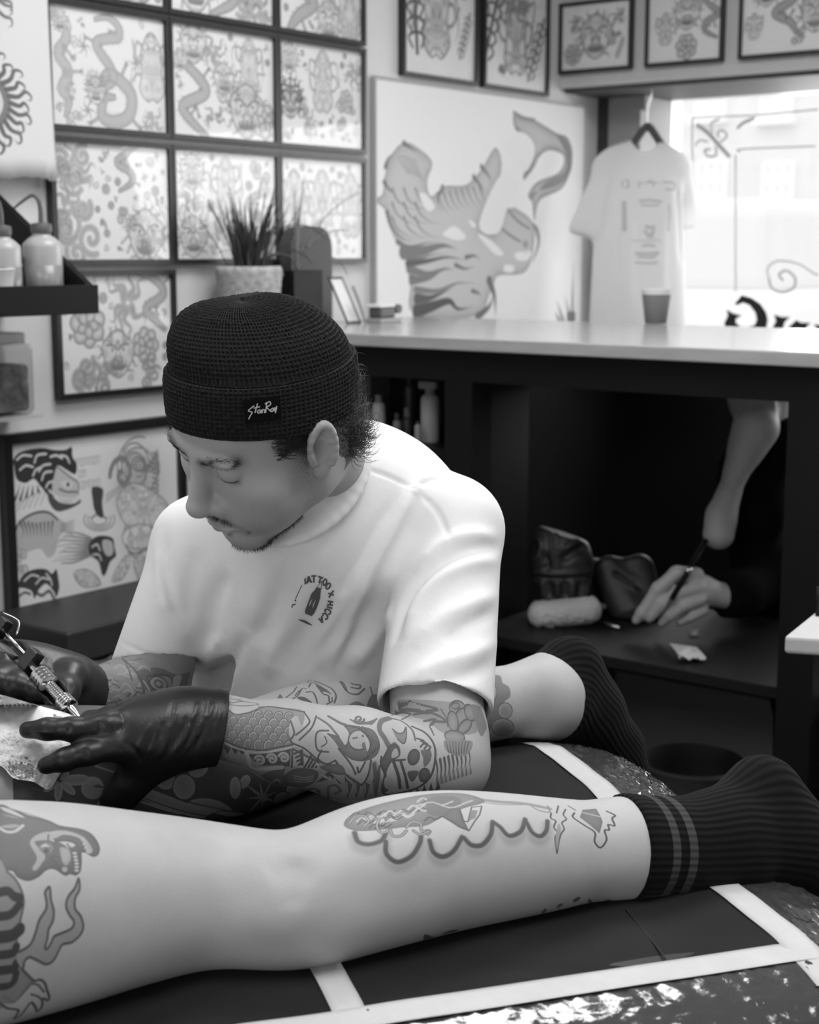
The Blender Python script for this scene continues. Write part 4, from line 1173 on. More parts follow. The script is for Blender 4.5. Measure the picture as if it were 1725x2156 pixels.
# ------------------------------------------------------------------ tattoos on the client's legs (drawn on the unrolled skin)
def zz(ox, oy, s): return lambda pts: [(ox + x / s, oy + y / s) for x, y in pts]
LN = Limb([npts[0] - (npts[4] - npts[0]) * 2] + npts[::8], .072, 3200).start()
K = zz(690, 1640, 2.654)
# cloud bank on the calf
for pts in ([(150, 300), (170, 350), (230, 366), (300, 345), (325, 305)], [(325, 350), (330, 420), (390, 465), (470, 430), (515, 360), (522, 320)], [(570, 345), (592, 410), (645, 435), (705, 402), (752, 325)],
            [(762, 330), (805, 370), (865, 368), (912, 310), (922, 245)], [(925, 240), (965, 270), (1015, 318), (1080, 292), (1105, 225)], [(1110, 240), (1145, 300), (1190, 320), (1222, 290), (1230, 235)]):
    x0, y0 = pts[2]
    LN.line(hitc, K([(x, y + 26) for x, y in pts]), 26, .28, soft=26)
    LN.line(hitc, K(pts), 12, .88, soft=9)
LN.area(hitc, K([(90, 255), (150, 190), (330, 130), (560, 85), (760, 82), (880, 125), (760, 165), (640, 215), (545, 262), (430, 270), (300, 285), (160, 290)]), .60, edge=.74)
r2 = np.random.default_rng(8)
for k in range(26):
    x, y = r2.uniform(120, 560), r2.uniform(120, 280)
    if y < 300 - (x) * .35: y += 60
    LN.line(hitc, K([(x, y), (x + 30, y - 22), (x + 62, y - 8), (x + 95, y - 26)]), 4.0 if k % 2 else 3.4, .10 if k % 2 else .95, lighten=(k % 2 == 1))
for pts in ([(120, 250), (150, 215), (200, 205), (230, 235), (200, 265)], [(290, 220), (275, 265), (300, 300), (350, 290)], [(350, 280), (365, 318), (410, 318), (440, 290)], [(440, 270), (470, 240), (520, 250), (525, 290), (570, 290), (560, 310)], [(480, 290), (520, 310), (570, 290)]):
    LN.line(hitc, K(pts), 7, .88); LN.line(hitc, K(pts), 3, .25, lighten=True)
LN.area(hitc, K([(560, 110), (650, 95), (740, 110), (730, 160), (640, 205), (560, 190)]), .72)
LN.line(hitc, K([(500, 150), (580, 130), (640, 145), (700, 125)]), 4, .15, lighten=True); LN.line(hitc, K([(640, 150), (700, 160), (780, 130), (810, 120)]), 4, .15, lighten=True)
LN.area(hitc, K([(640, 210), (700, 160), (738, 170), (762, 230), (790, 288), (735, 268)]), .66, 1, edge=.8)
LN.line(hitc, K([(640, 210), (735, 268), (790, 290), (850, 200), (862, 152), (805, 158), (785, 240), (760, 235), (738, 168)]), 3, .9, 1)
LN.area(hitc, K([(800, 175), (840, 175), (825, 220), (790, 235)]), .55, 1)
LN.line(hitc, K([(830, 112), (960, 128), (1100, 138), (1240, 165)]), 13, .5, soft=5); LN.line(hitc, K([(830, 125), (960, 142), (1090, 145)]), 2.5, .7)
LN.line(hitc, K([(1130, 145), (1180, 175), (1240, 185), (1230, 150)]), 4, .6)
for pts in ([(1250, 190), (1248, 220), (1275, 235), (1265, 270), (1285, 300), (1272, 330), (1282, 415)], [(1330, 170), (1318, 200), (1335, 225), (1310, 245), (1322, 280), (1300, 320), (1282, 415)], [(1290, 150), (1280, 190)], [(1345, 150), (1385, 175)]):
    LN.line(hitc, K(pts), 4, .9)
LN.area(hitc, K([(1290, 250), (1305, 280), (1295, 330), (1283, 400), (1274, 330)]), .4)
LN.area(hitc, K([(1425, 172), (1500, 166), (1538, 240), (1520, 305), (1410, 215)]), .66, 1, edge=.75)
LN.line(hitc, K([(1380, 190), (1372, 215), (1440, 262), (1495, 300), (1492, 350), (1525, 385), (1560, 340), (1548, 288), (1575, 285), (1568, 255), (1605, 262), (1590, 220), (1608, 205), (1560, 180)]), 5, .9, 3)
LN.line(hitc, K([(1415, 185), (1520, 210)]), 4, .1, 1, lighten=True)
# leaves and drops along the shin
for pts in ([(540, 910), (542, 868), (580, 878), (610, 890), (590, 915)], [(610, 890), (660, 855), (720, 842), (748, 858), (735, 890), (690, 875), (650, 900)], [(800, 900), (850, 880), (890, 885), (880, 905)]):
    LN.area(hitc, K(pts), .85, 4)
for x, y, a in ((1062, 828, -30), (1112, 790, -40), (1140, 800, -30), (1210, 740, -50), (1205, 772, -30), (1298, 708, -35), (1285, 744, -40), (1345, 736, -30), (1392, 674, -30), (1412, 714, 0), (1470, 690, 60), (1440, 720, 0), (1250, 770, 0), (1560, 685, -20)):
    r = 24 if x > 1380 else 20
    LN.area(hitc, K(ell(x, y, r, r * .42, a, 10)), .82, 3)
# mask, flames and striped arm on the thigh
K = zz(0, 1660, 4.107)
mask = [(-20, 170), (120, 185), (260, 235), (420, 275), (520, 320), (700, 350), (800, 400), (862, 500), (850, 575), (800, 592), (745, 562), (705, 565), (700, 700), (660, 752), (605, 742), (560, 755), (470, 700), (400, 710), (330, 770), (240, 802), (150, 770), (105, 715), (-20, 660)]
LN.area(hitc, K(mask), .76, 4, edge=.86, edge_w=6)
for pts in ([(0, 215), (90, 240), (180, 262), (90, 245)], [(0, 160), (100, 185), (215, 255), (60, 205)]): LN.area(hitc, K(pts), .15)
LN.line(hitc, K([(0, 345), (60, 375), (130, 370), (200, 320)]), 6, .1, lighten=True); LN.area(hitc, K([(0, 330), (100, 310), (170, 320), (100, 345)]), .42)
LN.area(hitc, K([(290, 420), (360, 385), (430, 380), (470, 460), (420, 450), (350, 450), (300, 470), (390, 580), (360, 650), (310, 710), (280, 690), (320, 600), (260, 480)]), .30)
LN.area(hitc, K([(420, 380), (560, 365), (720, 420), (800, 530), (760, 560), (700, 440), (560, 400), (470, 430)]), .28)
LN.area(hitc, K(ell(400, 515, 62, 50)), .62); LN.area(hitc, K([(350, 510), (390, 480), (432, 505), (400, 500)]), .02)
LN.area(hitc, K(ell(400, 540, 26, 24)), .85); LN.area(hitc, K([(520, 510), (590, 520), (615, 600), (580, 665), (540, 640), (520, 560)]), .28, edge=.5, edge_w=3)
LN.area(hitc, K([(500, 450), (620, 470), (655, 490), (600, 515), (560, 490)]), .04)
LN.line(hitc, K([(480, 450), (620, 455), (690, 540), (690, 700), (650, 740)]), 6, .8); LN.line(hitc, K([(580, 480), (640, 560), (630, 660), (600, 730)]), 4, .8)
for k in range(6): LN.area(hitc, K(ell(655 + k * 3 - abs(k - 3) * 3, 560 + k * 30, 20, 11)), .05)
for k in range(4): LN.area(hitc, K(ell(715 + k * 14, 440 + k * 34, 12, 20, 30)), .2)
LN.line(hitc, K([(440, 600), (480, 640), (520, 690), (560, 710), (590, 690)]), 5, .82); LN.line(hitc, K([(430, 620), (470, 590), (520, 600)]), 4, .8)
LN.area(hitc, K(ell(560, 700, 24, 22)), .25); LN.line(hitc, K([(420, 400), (420, 450), (480, 480)]), 4, .8)
LN.line(hitc, K([(110, 180), (260, 225), (420, 280)]), 2.5, .75)
arm_ = [(-20, 690), (60, 720), (120, 770), (180, 870), (206, 980), (180, 1120), (160, 1220), (140, 1350), (150, 1490), (190, 1565), (275, 1650), (270, 1690), (180, 1790), (120, 1860), (40, 1860), (-20, 1830)]
LN.area(hitc, K(arm_), .50, 4)
for k, (y0, y1, w) in enumerate(((880, 985, 17), (1090, 1040, 16), (1270, 1255, 22), (1425, 1410, 17), (1560, 1555, 18), (1700, 1640, 16))):
    LN.line(hitc, K([(-20, y0 + 20), (70, y0 + 8), (120, (y0 + y1) / 2), (172 if k < 3 else 140, y1 - 40)]), w, .95, soft=4)
LN.line(hitc, K(arm_[1:13]), 5, .8)
LN.line(hitc, K([(190, 1565), (275, 1650), (300, 1665), (350, 1655), (390, 1690), (405, 1740), (425, 1800), (415, 1835), (370, 1815), (365, 1880), (325, 1930), (305, 1890), (270, 1850), (235, 1890), (180, 1960), (125, 1990), (160, 1920), (60, 1900), (-10, 1850)]), 6, .85, 4)
LN.line(hitc, K([(285, 1690), (330, 1700), (380, 1760)]), 5, .8); LN.line(hitc, K([(270, 1780), (330, 1800), (360, 1830)]), 5, .8); LN.line(hitc, K([(30, 1800), (120, 1840), (200, 1760), (260, 1660)]), 9, .6, soft=6)
fl = [(145, 1420), (210, 1390), (270, 1340), (310, 1240), (340, 1140), (400, 1040), (400, 960), (390, 900), (430, 855), (440, 960), (465, 1060), (455, 1150), (420, 1220), (410, 1300), (390, 1370), (405, 1390), (440, 1340), (470, 1280), (540, 1250), (620, 1210), (640, 1150), (600, 1090), (572, 1020), (590, 940), (650, 860), (680, 780), (688, 870), (650, 950), (650, 1040), (700, 1110), (720, 1200), (690, 1270), (620, 1330), (540, 1350), (500, 1420), (460, 1490), (400, 1520), (330, 1490), (260, 1460), (215, 1490), (200, 1560)]
LN.area(hitc, K(fl + [(150, 1500)]), .38, 3); LN.line(hitc, K(fl), 5.5, .85, 5)
# second leg: dark ground full of flowers on the thigh, a white mask on the calf, petals at the ankle
LF = Limb([fpts[0] - (fpts[4] - fpts[0])] + fpts[4::8], .058, 2800).start()
K = zz(0, 1440, 2.695)
a0 = LF.px(hitc, [(27, 1640)]); a1 = LF.px(hitc, [(640, 1560)])
ua = a0[0][0] if a0 else LF.W * .2
fk = LF.coords(P(560, 1560, depth(fpts[16])))[0][0] * LF.W
LF.c[:, int(ua):int(fk)] = .86
def petal(x, y, rx, ry=None, a=0, v=.42, kk=K):
    e = kk(ell(x, y, rx, ry, a, 18)); LF.area(hitc, e, v, 3, edge=.16, edge_w=9); LF.line(hitc, e, 2.5, .82, 1, closed=True)
for q in ((525, 590, 68), (770, 598, 30, 50, 20), (560, 690, 12, 25), (1125, 480, 62, 52, -30), (940, 545, 58), (1045, 585, 66, 74), (1390, 555, 30, 45, 30), (1335, 590, 34, 66), (1610, 660, 55, 50), (1190, 760, 170, 110, 15), (1290, 800, 150, 80, 0)): petal(*q)
for dx, dy in ((170, -10), (85, 75), (-15, 112), (-90, 55), (50, -50)):
    m = (340 + dx * .55, 550 + dy * .55); an = math.degrees(math.atan2(dy, dx)); L_ = math.hypot(dx, dy)
    e = K(ell(m[0], m[1], L_ * .46, L_ * .15 + 6, an, 14)); LF.area(hitc, e, .5, 2, edge=.12, edge_w=5)
for k in range(9):
    a = k * .7 + .3; L_ = 85 + 25 * (k % 2)
    LF.line(hitc, K([(1492, 645), (1492 + math.cos(a) * L_ * .6, 645 + math.sin(a) * L_ * .6), (1492 + math.cos(a) * L_, 645 + math.sin(a) * L_)]), 7, .30, 2, taper=True, lighten=True)
LF.line(hitc, K([(1380, 760), (1450, 690), (1492, 645)]), 5, .32, 3, lighten=True)
LF.line(hitc, K([(540, 465), (600, 485), (660, 505)]), 3, .4, lighten=True); LF.line(hitc, K([(830, 540), (900, 490), (1000, 475)]), 3, .35, lighten=True)
K = zz(440, 1400, 2.782)
for pts, w in (([(450, 192), (492, 160), (515, 128)], 3), ([(470, 210), (520, 180), (545, 140), (570, 138)], 3), ([(505, 180), (530, 150)], 3), ([(580, 100), (600, 75), (640, 60), (700, 50)], 3), ([(620, 95), (660, 110), (720, 140), (745, 180), (735, 222)], 4), ([(690, 230), (720, 215), (722, 190)], 3),
               ([(570, 160), (605, 158), (625, 185), (635, 222)], 4), ([(585, 130), (600, 105), (630, 110)], 3), ([(640, 130), (670, 170), (700, 180), (705, 215)], 4), ([(655, 75), (735, 62), (772, 100), (812, 158), (870, 172), (912, 140)], 4), ([(750, 70), (790, 110), (810, 150)], 3),
               ([(790, 60), (840, 110), (885, 118), (880, 138), (835, 132)], 4), ([(510, 98), (560, 90), (600, 92)], 4), ([(480, 125), (540, 105)], 3), ([(925, 60), (940, 110), (958, 180), (945, 240)], 3), ([(830, 50), (850, 90), (890, 110)], 6), ([(640, 60), (690, 72), (750, 66)], 3), ([(600, 90), (575, 85), (560, 95)], 3)):
    LF.line(hitc, K(pts), w, .82)
LF.area(hitc, K([(515, 190), (560, 188), (605, 222), (560, 218)]), .8, 3); LF.area(hitc, K([(625, 110), (690, 145), (720, 175), (690, 160), (650, 150)]), .75, 3)
LF.area(hitc, K([(398, 205), (415, 172), (432, 190), (428, 225), (408, 240)]), .66); LF.area(hitc, K([(405, 245), (470, 212), (540, 218), (600, 240), (645, 285), (560, 290), (450, 270)]), .64)
LF.area(hitc, K([(775, 290), (815, 238), (870, 214), (925, 250), (905, 300)]), .62); LF.area(hitc, K([(930, 40), (1010, 40), (1010, 130), (960, 110)]), .5); LF.area(hitc, K([(950, 180), (1010, 190), (1010, 300), (920, 290)]), .7)
K = zz(1000, 1340, 2.379)
LF.area(hitc, K([(60, 195), (100, 192), (130, 200), (140, 232), (172, 255), (178, 300), (150, 326), (118, 370), (128, 410), (90, 430), (70, 480), (10, 492), (-30, 420), (-20, 250)]), .62, 5)
for q in ((152, 372, 36, 40), (140, 455, 56, 44), (60, 280, 50, 60)): petal(*q, 0, .5 if q[0] == 152 else .62, K)

# ------------------------------------------------------------------ client materials and objects
def skin_mat(name, limb, base=.45):
    m = ink_mat(name, limb.c, base, .035, .52, bump=.18, bscale=700, sss=0.0, spec=.35, var=.05, vscale=22)
    return m
M_SKIN = mat('plain_skin', .47, .55, bump=.12, bscale=500, spec=.35, var=.05, vscale=22)
cF = Fc; cen = Vc[cF].mean(1)
LN.coords(cen); dn_ = LN.dist.copy(); LF.coords(cen); df_ = LF.dist.copy()
slot = np.where(dn_ < df_, 0, 1)
ll = (cen @ LV); lhip = min(hipN @ LV, hipF @ LV)
slot[ll < max((npts[0] @ LV) - .06, lhip)] = 2
uvN, uvF = LN.uv(Vc, cF), LF.uv(Vc, cF)
uvs = np.where((slot == 0)[:, None, None], uvN, uvF)
client = thing('person', 'person lying face down on the bed, bare tattooed legs, black socks', 'person', pel * [1, 1, 0] + ZUP * ZB)
body_c = mk('body', Vc, cF, [skin_mat('tattooed_near_leg_skin', LN), skin_mat('tattooed_far_leg_skin', LF), M_SKIN], client, uv=uvs.reshape(-1, 2))
body_c.data.polygons.foreach_set('material_index', slot.astype(np.int32))
# shorts and top, mostly outside the photo
sf = Field(Rb, [np.arange(-1.0, (hipN @ LV) + .16, .008), np.arange(-1.98, -.95, .008), np.arange(.84, 1.25, .008)])
sf.cap(hipN + LV * .1, hipN, .118, .122, .05).cap(hipF + LV * .1, hipF, .114, .118, .05).cap(hipN, hipF, .12, .12, .1).cap(pel, pel - LV * .16, .14, .13, .1)
sf.half(hipN + LV * .08, LV, .4).half(pel - LV * .2, -LV, .3)
v_, f_ = sf.mesh(1)
mk('shorts', v_, f_, mat('black_cotton', .02, .9, bump=.3, bscale=200), client)
# socks
def sock(name, fn, start, dirv, limb_path, rmean, stripes, rib):
    g = Field(Rb, [np.arange(min(p @ LV for p in limb_path) - .10, max(p @ LV for p in limb_path) + .07, .0026), np.arange(min(p @ WV for p in limb_path) - .08, max(p @ WV for p in limb_path) + .08, .0026), np.arange(min(p[2] for p in limb_path) - .07, max(p[2] for p in limb_path) + .08, .0026)])
    fn(g)
    g.half(start, -dirv, .24)
    V, Fq = g.mesh(2)
    L = Limb(limb_path, rmean, 100)
    uv = L.uv(V, Fq)
    m = mat(name, .008, .95, sheen=.04, spec=.1)
    nt = m.node_tree; b = nt.nodes['Principled BSDF']
    u = nt.nodes.new('ShaderNodeUVMap'); sep = nt.nodes.new('ShaderNodeSeparateXYZ'); nt.links.new(u.outputs[0], sep.inputs[0])
    def math_(op, a, b_):
        n = nt.nodes.new('ShaderNodeMath'); n.operation = op
        for i, x in enumerate((a, b_)):
            if x is None: continue
            if hasattr(x, 'node'): nt.links.new(x, n.inputs[i])
            else: n.inputs[i].default_value = x
        return n.outputs[0]
    s = math_('SINE', math_('MULTIPLY', sep.outputs['Y'], rib * 2 * math.pi), None)
    k = math_('SINE', math_('MULTIPLY', sep.outputs['X'], L.L / .0022 * 2 * math.pi), None)
    hgt = math_('ADD', s, math_('MULTIPLY', k, .0))
    bp = nt.nodes.new('ShaderNodeBump'); bp.inputs['Strength'].default_value = .45; bp.inputs['Distance'].default_value = .0010
    nt.links.new(hgt, bp.inputs['Height']); nt.links.new(bp.outputs[0], b.inputs['Normal'])
    val = math_('ADD', math_('MULTIPLY', s, .002), .006)
    for a, c in stripes:
        w = math_('MULTIPLY', math_('GREATER_THAN', sep.outputs['X'], a), math_('LESS_THAN', sep.outputs['X'], c))
        val = math_('ADD', val, math_('MULTIPLY', w, .045))
    nt.links.new(val, b.inputs['Base Color'])
    return mk('sock', V, Fq, m, client, uv=uv.reshape(-1, 2))
def near_sock(g):
    g.chain([npts[-5], npts[-1], FN[0], FN[1], FN[2]], [nrad[-5] + .001, nrad[-1] + .0035, RN[0] + .004, RN[1] + .004, RN[2] + .004], .03)
    g.chain([FN[1], FN[3], FN[4], FN[5]], [RN[1] + .004, RN[3] + .004, RN[4] + .004, RN[5] + .004], .03)
    g.cap(FN[2], FN[3], RN[2] + .004, RN[3] + .004, .03)
ax_ = (FN[0] - npts[-5]); ax_ /= np.linalg.norm(ax_)
pathN = [npts[-5], npts[-1], FN[0], FN[1], FN[3], FN[4], FN[5]]
LT = Limb(pathN, .045, 100)
us = lambda px: float(LT.coords(P(px, 1787, dN + .01))[0][0])
sock('ribbed_black_sock', near_sock, P(1306, 1787, depth(npts[-1])), ax_ * .97 + RIGHT * .1, pathN, .045, [(us(1347), us(1370)), (us(1396), us(1420))], 46)
def far_sock(g):
    g.chain([fpts[-1], FF[0], FF[1]], [frad[-1] + .003, RF[0] + .004, RF[1] + .004], .03)
    g.chain([FF[0], FF[2], FF[3], FF[4]], [RF[0] + .004, RF[2] + .004, RF[3] + .004, RF[4] + .004], .03)
    g.cap(FF[1], FF[2], RF[1] + .004, RF[2] + .004, .03)
ax_ = (FF[0] - fpts[-5]); ax_ /= np.linalg.norm(ax_)
sock('plain_black_sock', far_sock, P(1151, 1466, depth(fpts[-1])), ax_, [fpts[-5], fpts[-1], FF[0], FF[2], FF[3], FF[4]], .04, [], 40)
# ================================================================== the tattoo artist
CB = np.array([RIGHT, HFWD, ZUP])                       # grid axes: picture-right, away, up
def head_axes(y, p, r):
    Y1 = -math.cos(y) * HFWD - math.sin(y) * RIGHT
    X1 = np.cross(Y1, ZUP)
    Y2 = math.cos(p) * Y1 - math.sin(p) * ZUP; Z2 = np.cross(X1, Y2)
    X3 = math.cos(r) * X1 + math.sin(r) * Z2
    return np.array([X3, Y2, np.cross(X3, Y2)])         # rows: his right, face forward, crown
HR = head_axes(math.radians(52), math.radians(33.4), math.radians(19.4))
HO = P(562, 895, 1.66)
H = lambda x, y, z: HO + np.array([x, y, z]) @ HR
def hl(V): return (V - HO) @ HR.T                       # world -> head coordinates
# skeleton (pixel and depth -> world)
SH_L, SH_R = P(950, 1125, 1.83), P(412, 1142, 1.90)
EL_L, EL_R = P(922, 1600, 1.655), P(312, 1474, 1.84)
FA = [P(922, 1600, 1.655), P(880, 1602, 1.645), P(750, 1590, 1.615), P(600, 1561, 1.59), P(470, 1530, 1.575), P(400, 1532, 1.57)]
FAr = [.040, .044, .0495, .0420, .0305, .031]
FB = [EL_R, P(262, 1470, 1.79), P(175, 1466, 1.725), P(120, 1452, 1.70)]
FBr = [.043, .043, .032, .03]
NK0, NK1 = H(0, -.045, -.045), P(640, 1035, 1.80)
NAX = (H(0, -.03, -.02) - NK1); NAX /= np.linalg.norm(NAX)
allp = np.array([CB @ p for p in (SH_L, SH_R, EL_L, EL_R, FA[4], FB[3], HO)])
hc = CB @ HO
bf = Field(CB, [axis_grid(allp[:, 0].min() - .08, allp[:, 0].max() + .09, (hc[0] - .10, hc[0] + .13), .0042, .0016),
                axis_grid(allp[:, 1].min() - .09, 2.10, (hc[1] - .13, hc[1] + .13), .0042, .0016),
                axis_grid(.86, hc[2] + .17, (hc[2] - .155, hc[2] + .06), .0042, .0016)])
E = lambda x, y, z, a, b, c, k=.02, mode='add', M=None: bf.ell(H(x, y, z), (a, b, c), HR if M is None else M, k, mode)
Cp = lambda p, q, r1, r2=None, k=.02, mode='add': bf.cap(H(*p), H(*q), r1, r2, k, mode)
# torso and arms (covered by the shirt down to the sleeves)
bf.cap(P(690, 1150, 1.95), P(660, 1430, 2.04), .085, .09, .1).cap(SH_L + HFWD * .02, SH_R + HFWD * .02, .036, .036, .04).cap(NK1, P(670, 1120, 1.92), .054, .06, .05)
bf.cap(P(660, 1430, 2.02), P(655, 1600, 2.06), .11, .12, .1)
bf.cap(SH_L, EL_L, .043, .043, .012).chain(FA, FAr, .012)
bf.cap(P(916, 1450, 1.708), P(924, 1530, 1.682), .0515, .0530, .008).sph(P(955, 1612, 1.66), .034, .04)
bf.cap(SH_R, EL_R, .037, .0455, .012).chain(FB, FBr, .02)
bf.cap(NK0, NK1, .054, .062, .04)
bf.cap(H(-.045, -.03, -.04), P(712, 1010, 1.82), .026, .03, .05)          # neck muscle towards the near shoulder
# head
E(0, -.012, .042, .076, .095, .078, .02)
E(0, .035, -.02, .066, .060, .075, .03)
for s in (-1, 1):
    Cp((s * .055, .002, -.050), (s * .018, .070, -.097), .0165, .016, .035)        # jaw
    Cp((s * .054, .0, -.01), (s * .056, .004, -.05), .016, .016, .03)
    E(s * .046, .062, -.014, .020, .020, .016, .03)                              # cheekbone
    E(s * .040, .055, -.045, .024, .026, .03, .03)                               # cheek
    E(s * .028, .086, .037, .023, .013, .009, .02)                              # brow
    E(s * .032, .099, .018, .017, .013, .012, .014, 'cut')                       # socket
    E(s * .0315, .0775, .016, .0165, .0150, .0135, .003)                         # closed lid over the eyeball
    E(s * .0150, .0985, -.030, .0095, .0110, .0085, .007)                        # nostril wing
    E(s * .008, .1045, -.041, .004, .0055, .003, .003, 'cut')
E(0, .073, -.103, .021, .018, .016, .02)
E(0, .082, -.052, .032, .02, .026, .025)                                          # muzzle
Cp((0, .089, .026), (0, .1145, -.023), .0090, .0118, .013)                        # nose bridge to tip
E(0, .1160, -.0255, .0130, .0115, .0105, .006)
Cp((0, .104, -.034), (0, .099, -.050), .005, .004, .008)
for s in (-1, 1):                                                                  # lips
    bf.chain([H(0, .1025, -.0565), H(s * .012, .1005, -.0555), H(s * .025, .0900, -.061)], [.0052, .005, .002], .005)
    bf.chain([H(0, .1005, -.0680), H(s * .012, .0985, -.0680), H(s * .024, .0895, -.0625)], [.0068, .006, .002], .005)
bf.chain([H(-.028, .0905, -.0615), H(-.013, .1045, -.0612), H(0, .1070, -.0620), H(.013, .1045, -.0612), H(.028, .0905, -.0615)], [.0014] * 5, .003, mode='cut')
E(0, .099, -.081, .02, .006, .005, .012, 'cut')
# ears
for s in (-1, 1):
    ca, sa = math.cos(.26), math.sin(.26)
    M0 = np.array([[1, .0, 0], [0, ca, sa], [0, -sa, ca]])
    tw = s * .30
    M1 = np.array([[math.cos(tw), math.sin(tw), 0], [-math.sin(tw), math.cos(tw), 0], [0, 0, 1]])
    M = (M1 @ M0) @ HR
    c = np.array([s * .0815, -.001, .007])
    ex = lambda a, b, q: H(*c) + np.array([s * a, b, q]) @ M
    bf.ell(ex(0.003, -.004, 0), (.0062, .0150, .031), M, .006)
    rim = [ex(.0080, -.003 + .0138 * math.cos(t), .0300 * math.sin(t)) for t in np.linspace(-.5, 3.9, 14)]
    bf.chain(rim, list(np.linspace(.0042, .0040, 14)), .004)
    bf.ell(ex(.003, -.002, -.029), (.006, .010, .011), M, .006)                     # lobe
    bf.ell(ex(.0125, .002, .001), (.0085, .0080, .0160), M, .004, 'cut')             # bowl
    bf.ell(ex(.008, .0105, -.006), (.004, .003, .006), M, .004)                      # tragus
    bf.chain([ex(.0062, -.011, -.012), ex(.0068, -.0085, .008), ex(.006, .002, .018)], [.0028] * 3, .004)
Vb, Fb = bf.mesh(2)
del bf
hitb = Hit(Vb, Fb)
# which part of the body each face belongs to
LAL = Limb([SH_L, SH_L * .5 + EL_L * .5, EL_L] + FA[1:], .043, 2600)
LAR = Limb([SH_R, EL_R] + FB[1:], .042, 1400)
cen = Vb[Fb].mean(1)
cl_ = hl(cen)
LAL.coords(cen); dl = LAL.dist.copy(); LAR.coords(cen); dr = LAR.dist.copy()
cor = CB @ SH_L; c2_ = cen @ CB.T
slot_b = np.zeros(len(Fb), np.int32)
mid = ((CB @ SH_L)[0] + (CB @ SH_R)[0]) / 2
slot_b[(dl < .075) & (c2_[:, 2] < (CB @ SH_L)[2] - .02) & (c2_[:, 1] < 1.86)] = 1
slot_b[(dr < .07) & (c2_[:, 2] < (CB @ SH_R)[2] - .02) & (c2_[:, 0] < (CB @ P(450, 1400, 1.85))[0]) & (dr < dl)] = 2
# --- forearm and upper-arm tattoos
LAL.start(); LAR.start()
K = zz(440, 1400, 2.782)
A_ = lambda pts, v, n=4, **k: LAL.area(hitb, K(pts), v, n, **k)
S_ = lambda pts, w, v=.85, n=6, **k: LAL.line(hitb, K(pts), w, v, n, **k)
# grey ground of the lower arm and the elbow
A_([(90, 480), (230, 500), (480, 470), (640, 560), (820, 640), (980, 560), (1010, 760), (900, 790), (700, 790), (540, 750), (300, 650), (70, 540)], .38)
A_([(85, 215), (85, 200), (180, 200), (240, 232), (400, 250), (560, 280), (480, 470), (300, 500), (90, 450)], .45)
# scales
for row in range(5):
    for col in range(8):
        x = 108 + col * 60 + (row % 2) * 30; y = 288 + row * 44 + col * 3 - (row - 2) * 2
        if x > 520 or y < 270: continue
        e = ell(x, y, 27, 34, 10, 16)
        A_(e, .58, 2, edge=.70, edge_w=4)
        S_(ell(x - 1, y - 1, 24, 30, 10, 12, 120, 300), 3.2, .18, 2, lighten=True)
        S_(ell(x, y, 28, 35, 10, 14, 90, 320), 2.4, .85, 2)
A_([(85, 195), (150, 205), (230, 225), (290, 245), (220, 285), (150, 290), (95, 240)], .03)
S_([(92, 240), (150, 288), (230, 280), (330, 245), (420, 252), (560, 275)], 4); S_([(110, 225), (200, 215), (290, 230), (200, 240), (115, 232)], 3, .7)
S_([(88, 440), (180, 480), (300, 500), (420, 480), (490, 468)], 4)
S_([(88, 455), (180, 495), (300, 515), (420, 496), (490, 482)], 5, .1, lighten=True)
for x in (105, 150, 190): A_([(x - 20, 470 + (x - 105) * .3), (x + 22, 485 + (x - 105) * .3), (x + 4, 525)], .85, 1)
# tribal panels
A_([(230, 525), (300, 520), (480, 490), (472, 595), (390, 585), (300, 590), (262, 560)], .86, 1)
for x, y in ((298, 560), (370, 552), (440, 545)):
    S_(spiral(x, y, 32, 1.4, 200, 1), 5, .12, 2, lighten=True)
A_([(500, 492), (560, 520), (645, 575), (638, 610), (490, 592)], .12, 1)
for k in range(4): S_([(502 + k * 8, 520 + k * 22), (545 - k * 3, 500 + k * 26), (548, 585)], 5, .86, 1)
for k in range(4): S_([(560 + k * 22, 600), (600 + k * 10, 530 + k * 22)], 5, .86, 1)
S_([(490, 490), (486, 600)], 4); S_([(490, 492), (645, 572)], 4)
A_([(300, 650), (420, 600), (450, 600), (440, 640), (450, 700), (360, 690)], .76); A_([(450, 640), (520, 605), (640, 625), (600, 700), (480, 720), (440, 680)], .68, edge=.85)
for k in range(3): S_([(500, 650 + k * 16), (560, 660 + k * 12), (610, 650 + k * 14)], 3, .2, lighten=True)
S_([(220, 510), (250, 600), (330, 610), (430, 600)], 9, .06, lighten=True); S_([(370, 690), (400, 670), (420, 690)], 4, .2, lighten=True)
A_([(625, 690), (700, 620), (780, 700), (700, 672)], .86, 1)
for k in range(4): S_([(650 + k * 28, 640 + k * 8), (690 + k * 20, 665 + k * 8)], 3, .15, 1, lighten=True)
S_([(560, 760), (600, 725), (640, 735), (640, 770), (600, 765)], 7); S_([(700, 780), (700, 720), (740, 705), (770, 735), (740, 755)], 8, .6); S_([(700, 780), (700, 720), (740, 705), (770, 735), (740, 755)], 3)
for x in (800, 850, 905, 965):
    t_ = [(x - 8, 650 + (x - 800) * .2), (x + 40, 700 - (x > 940) * 130), (x + 10, 785)]
    A_(t_, .82, 1); S_([(x + 6, 690), (x + 12, 750)], 3, .3, 1, lighten=True)
A_([(955, 580), (975, 565), (990, 640), (985, 770), (972, 775)], .8, 1)
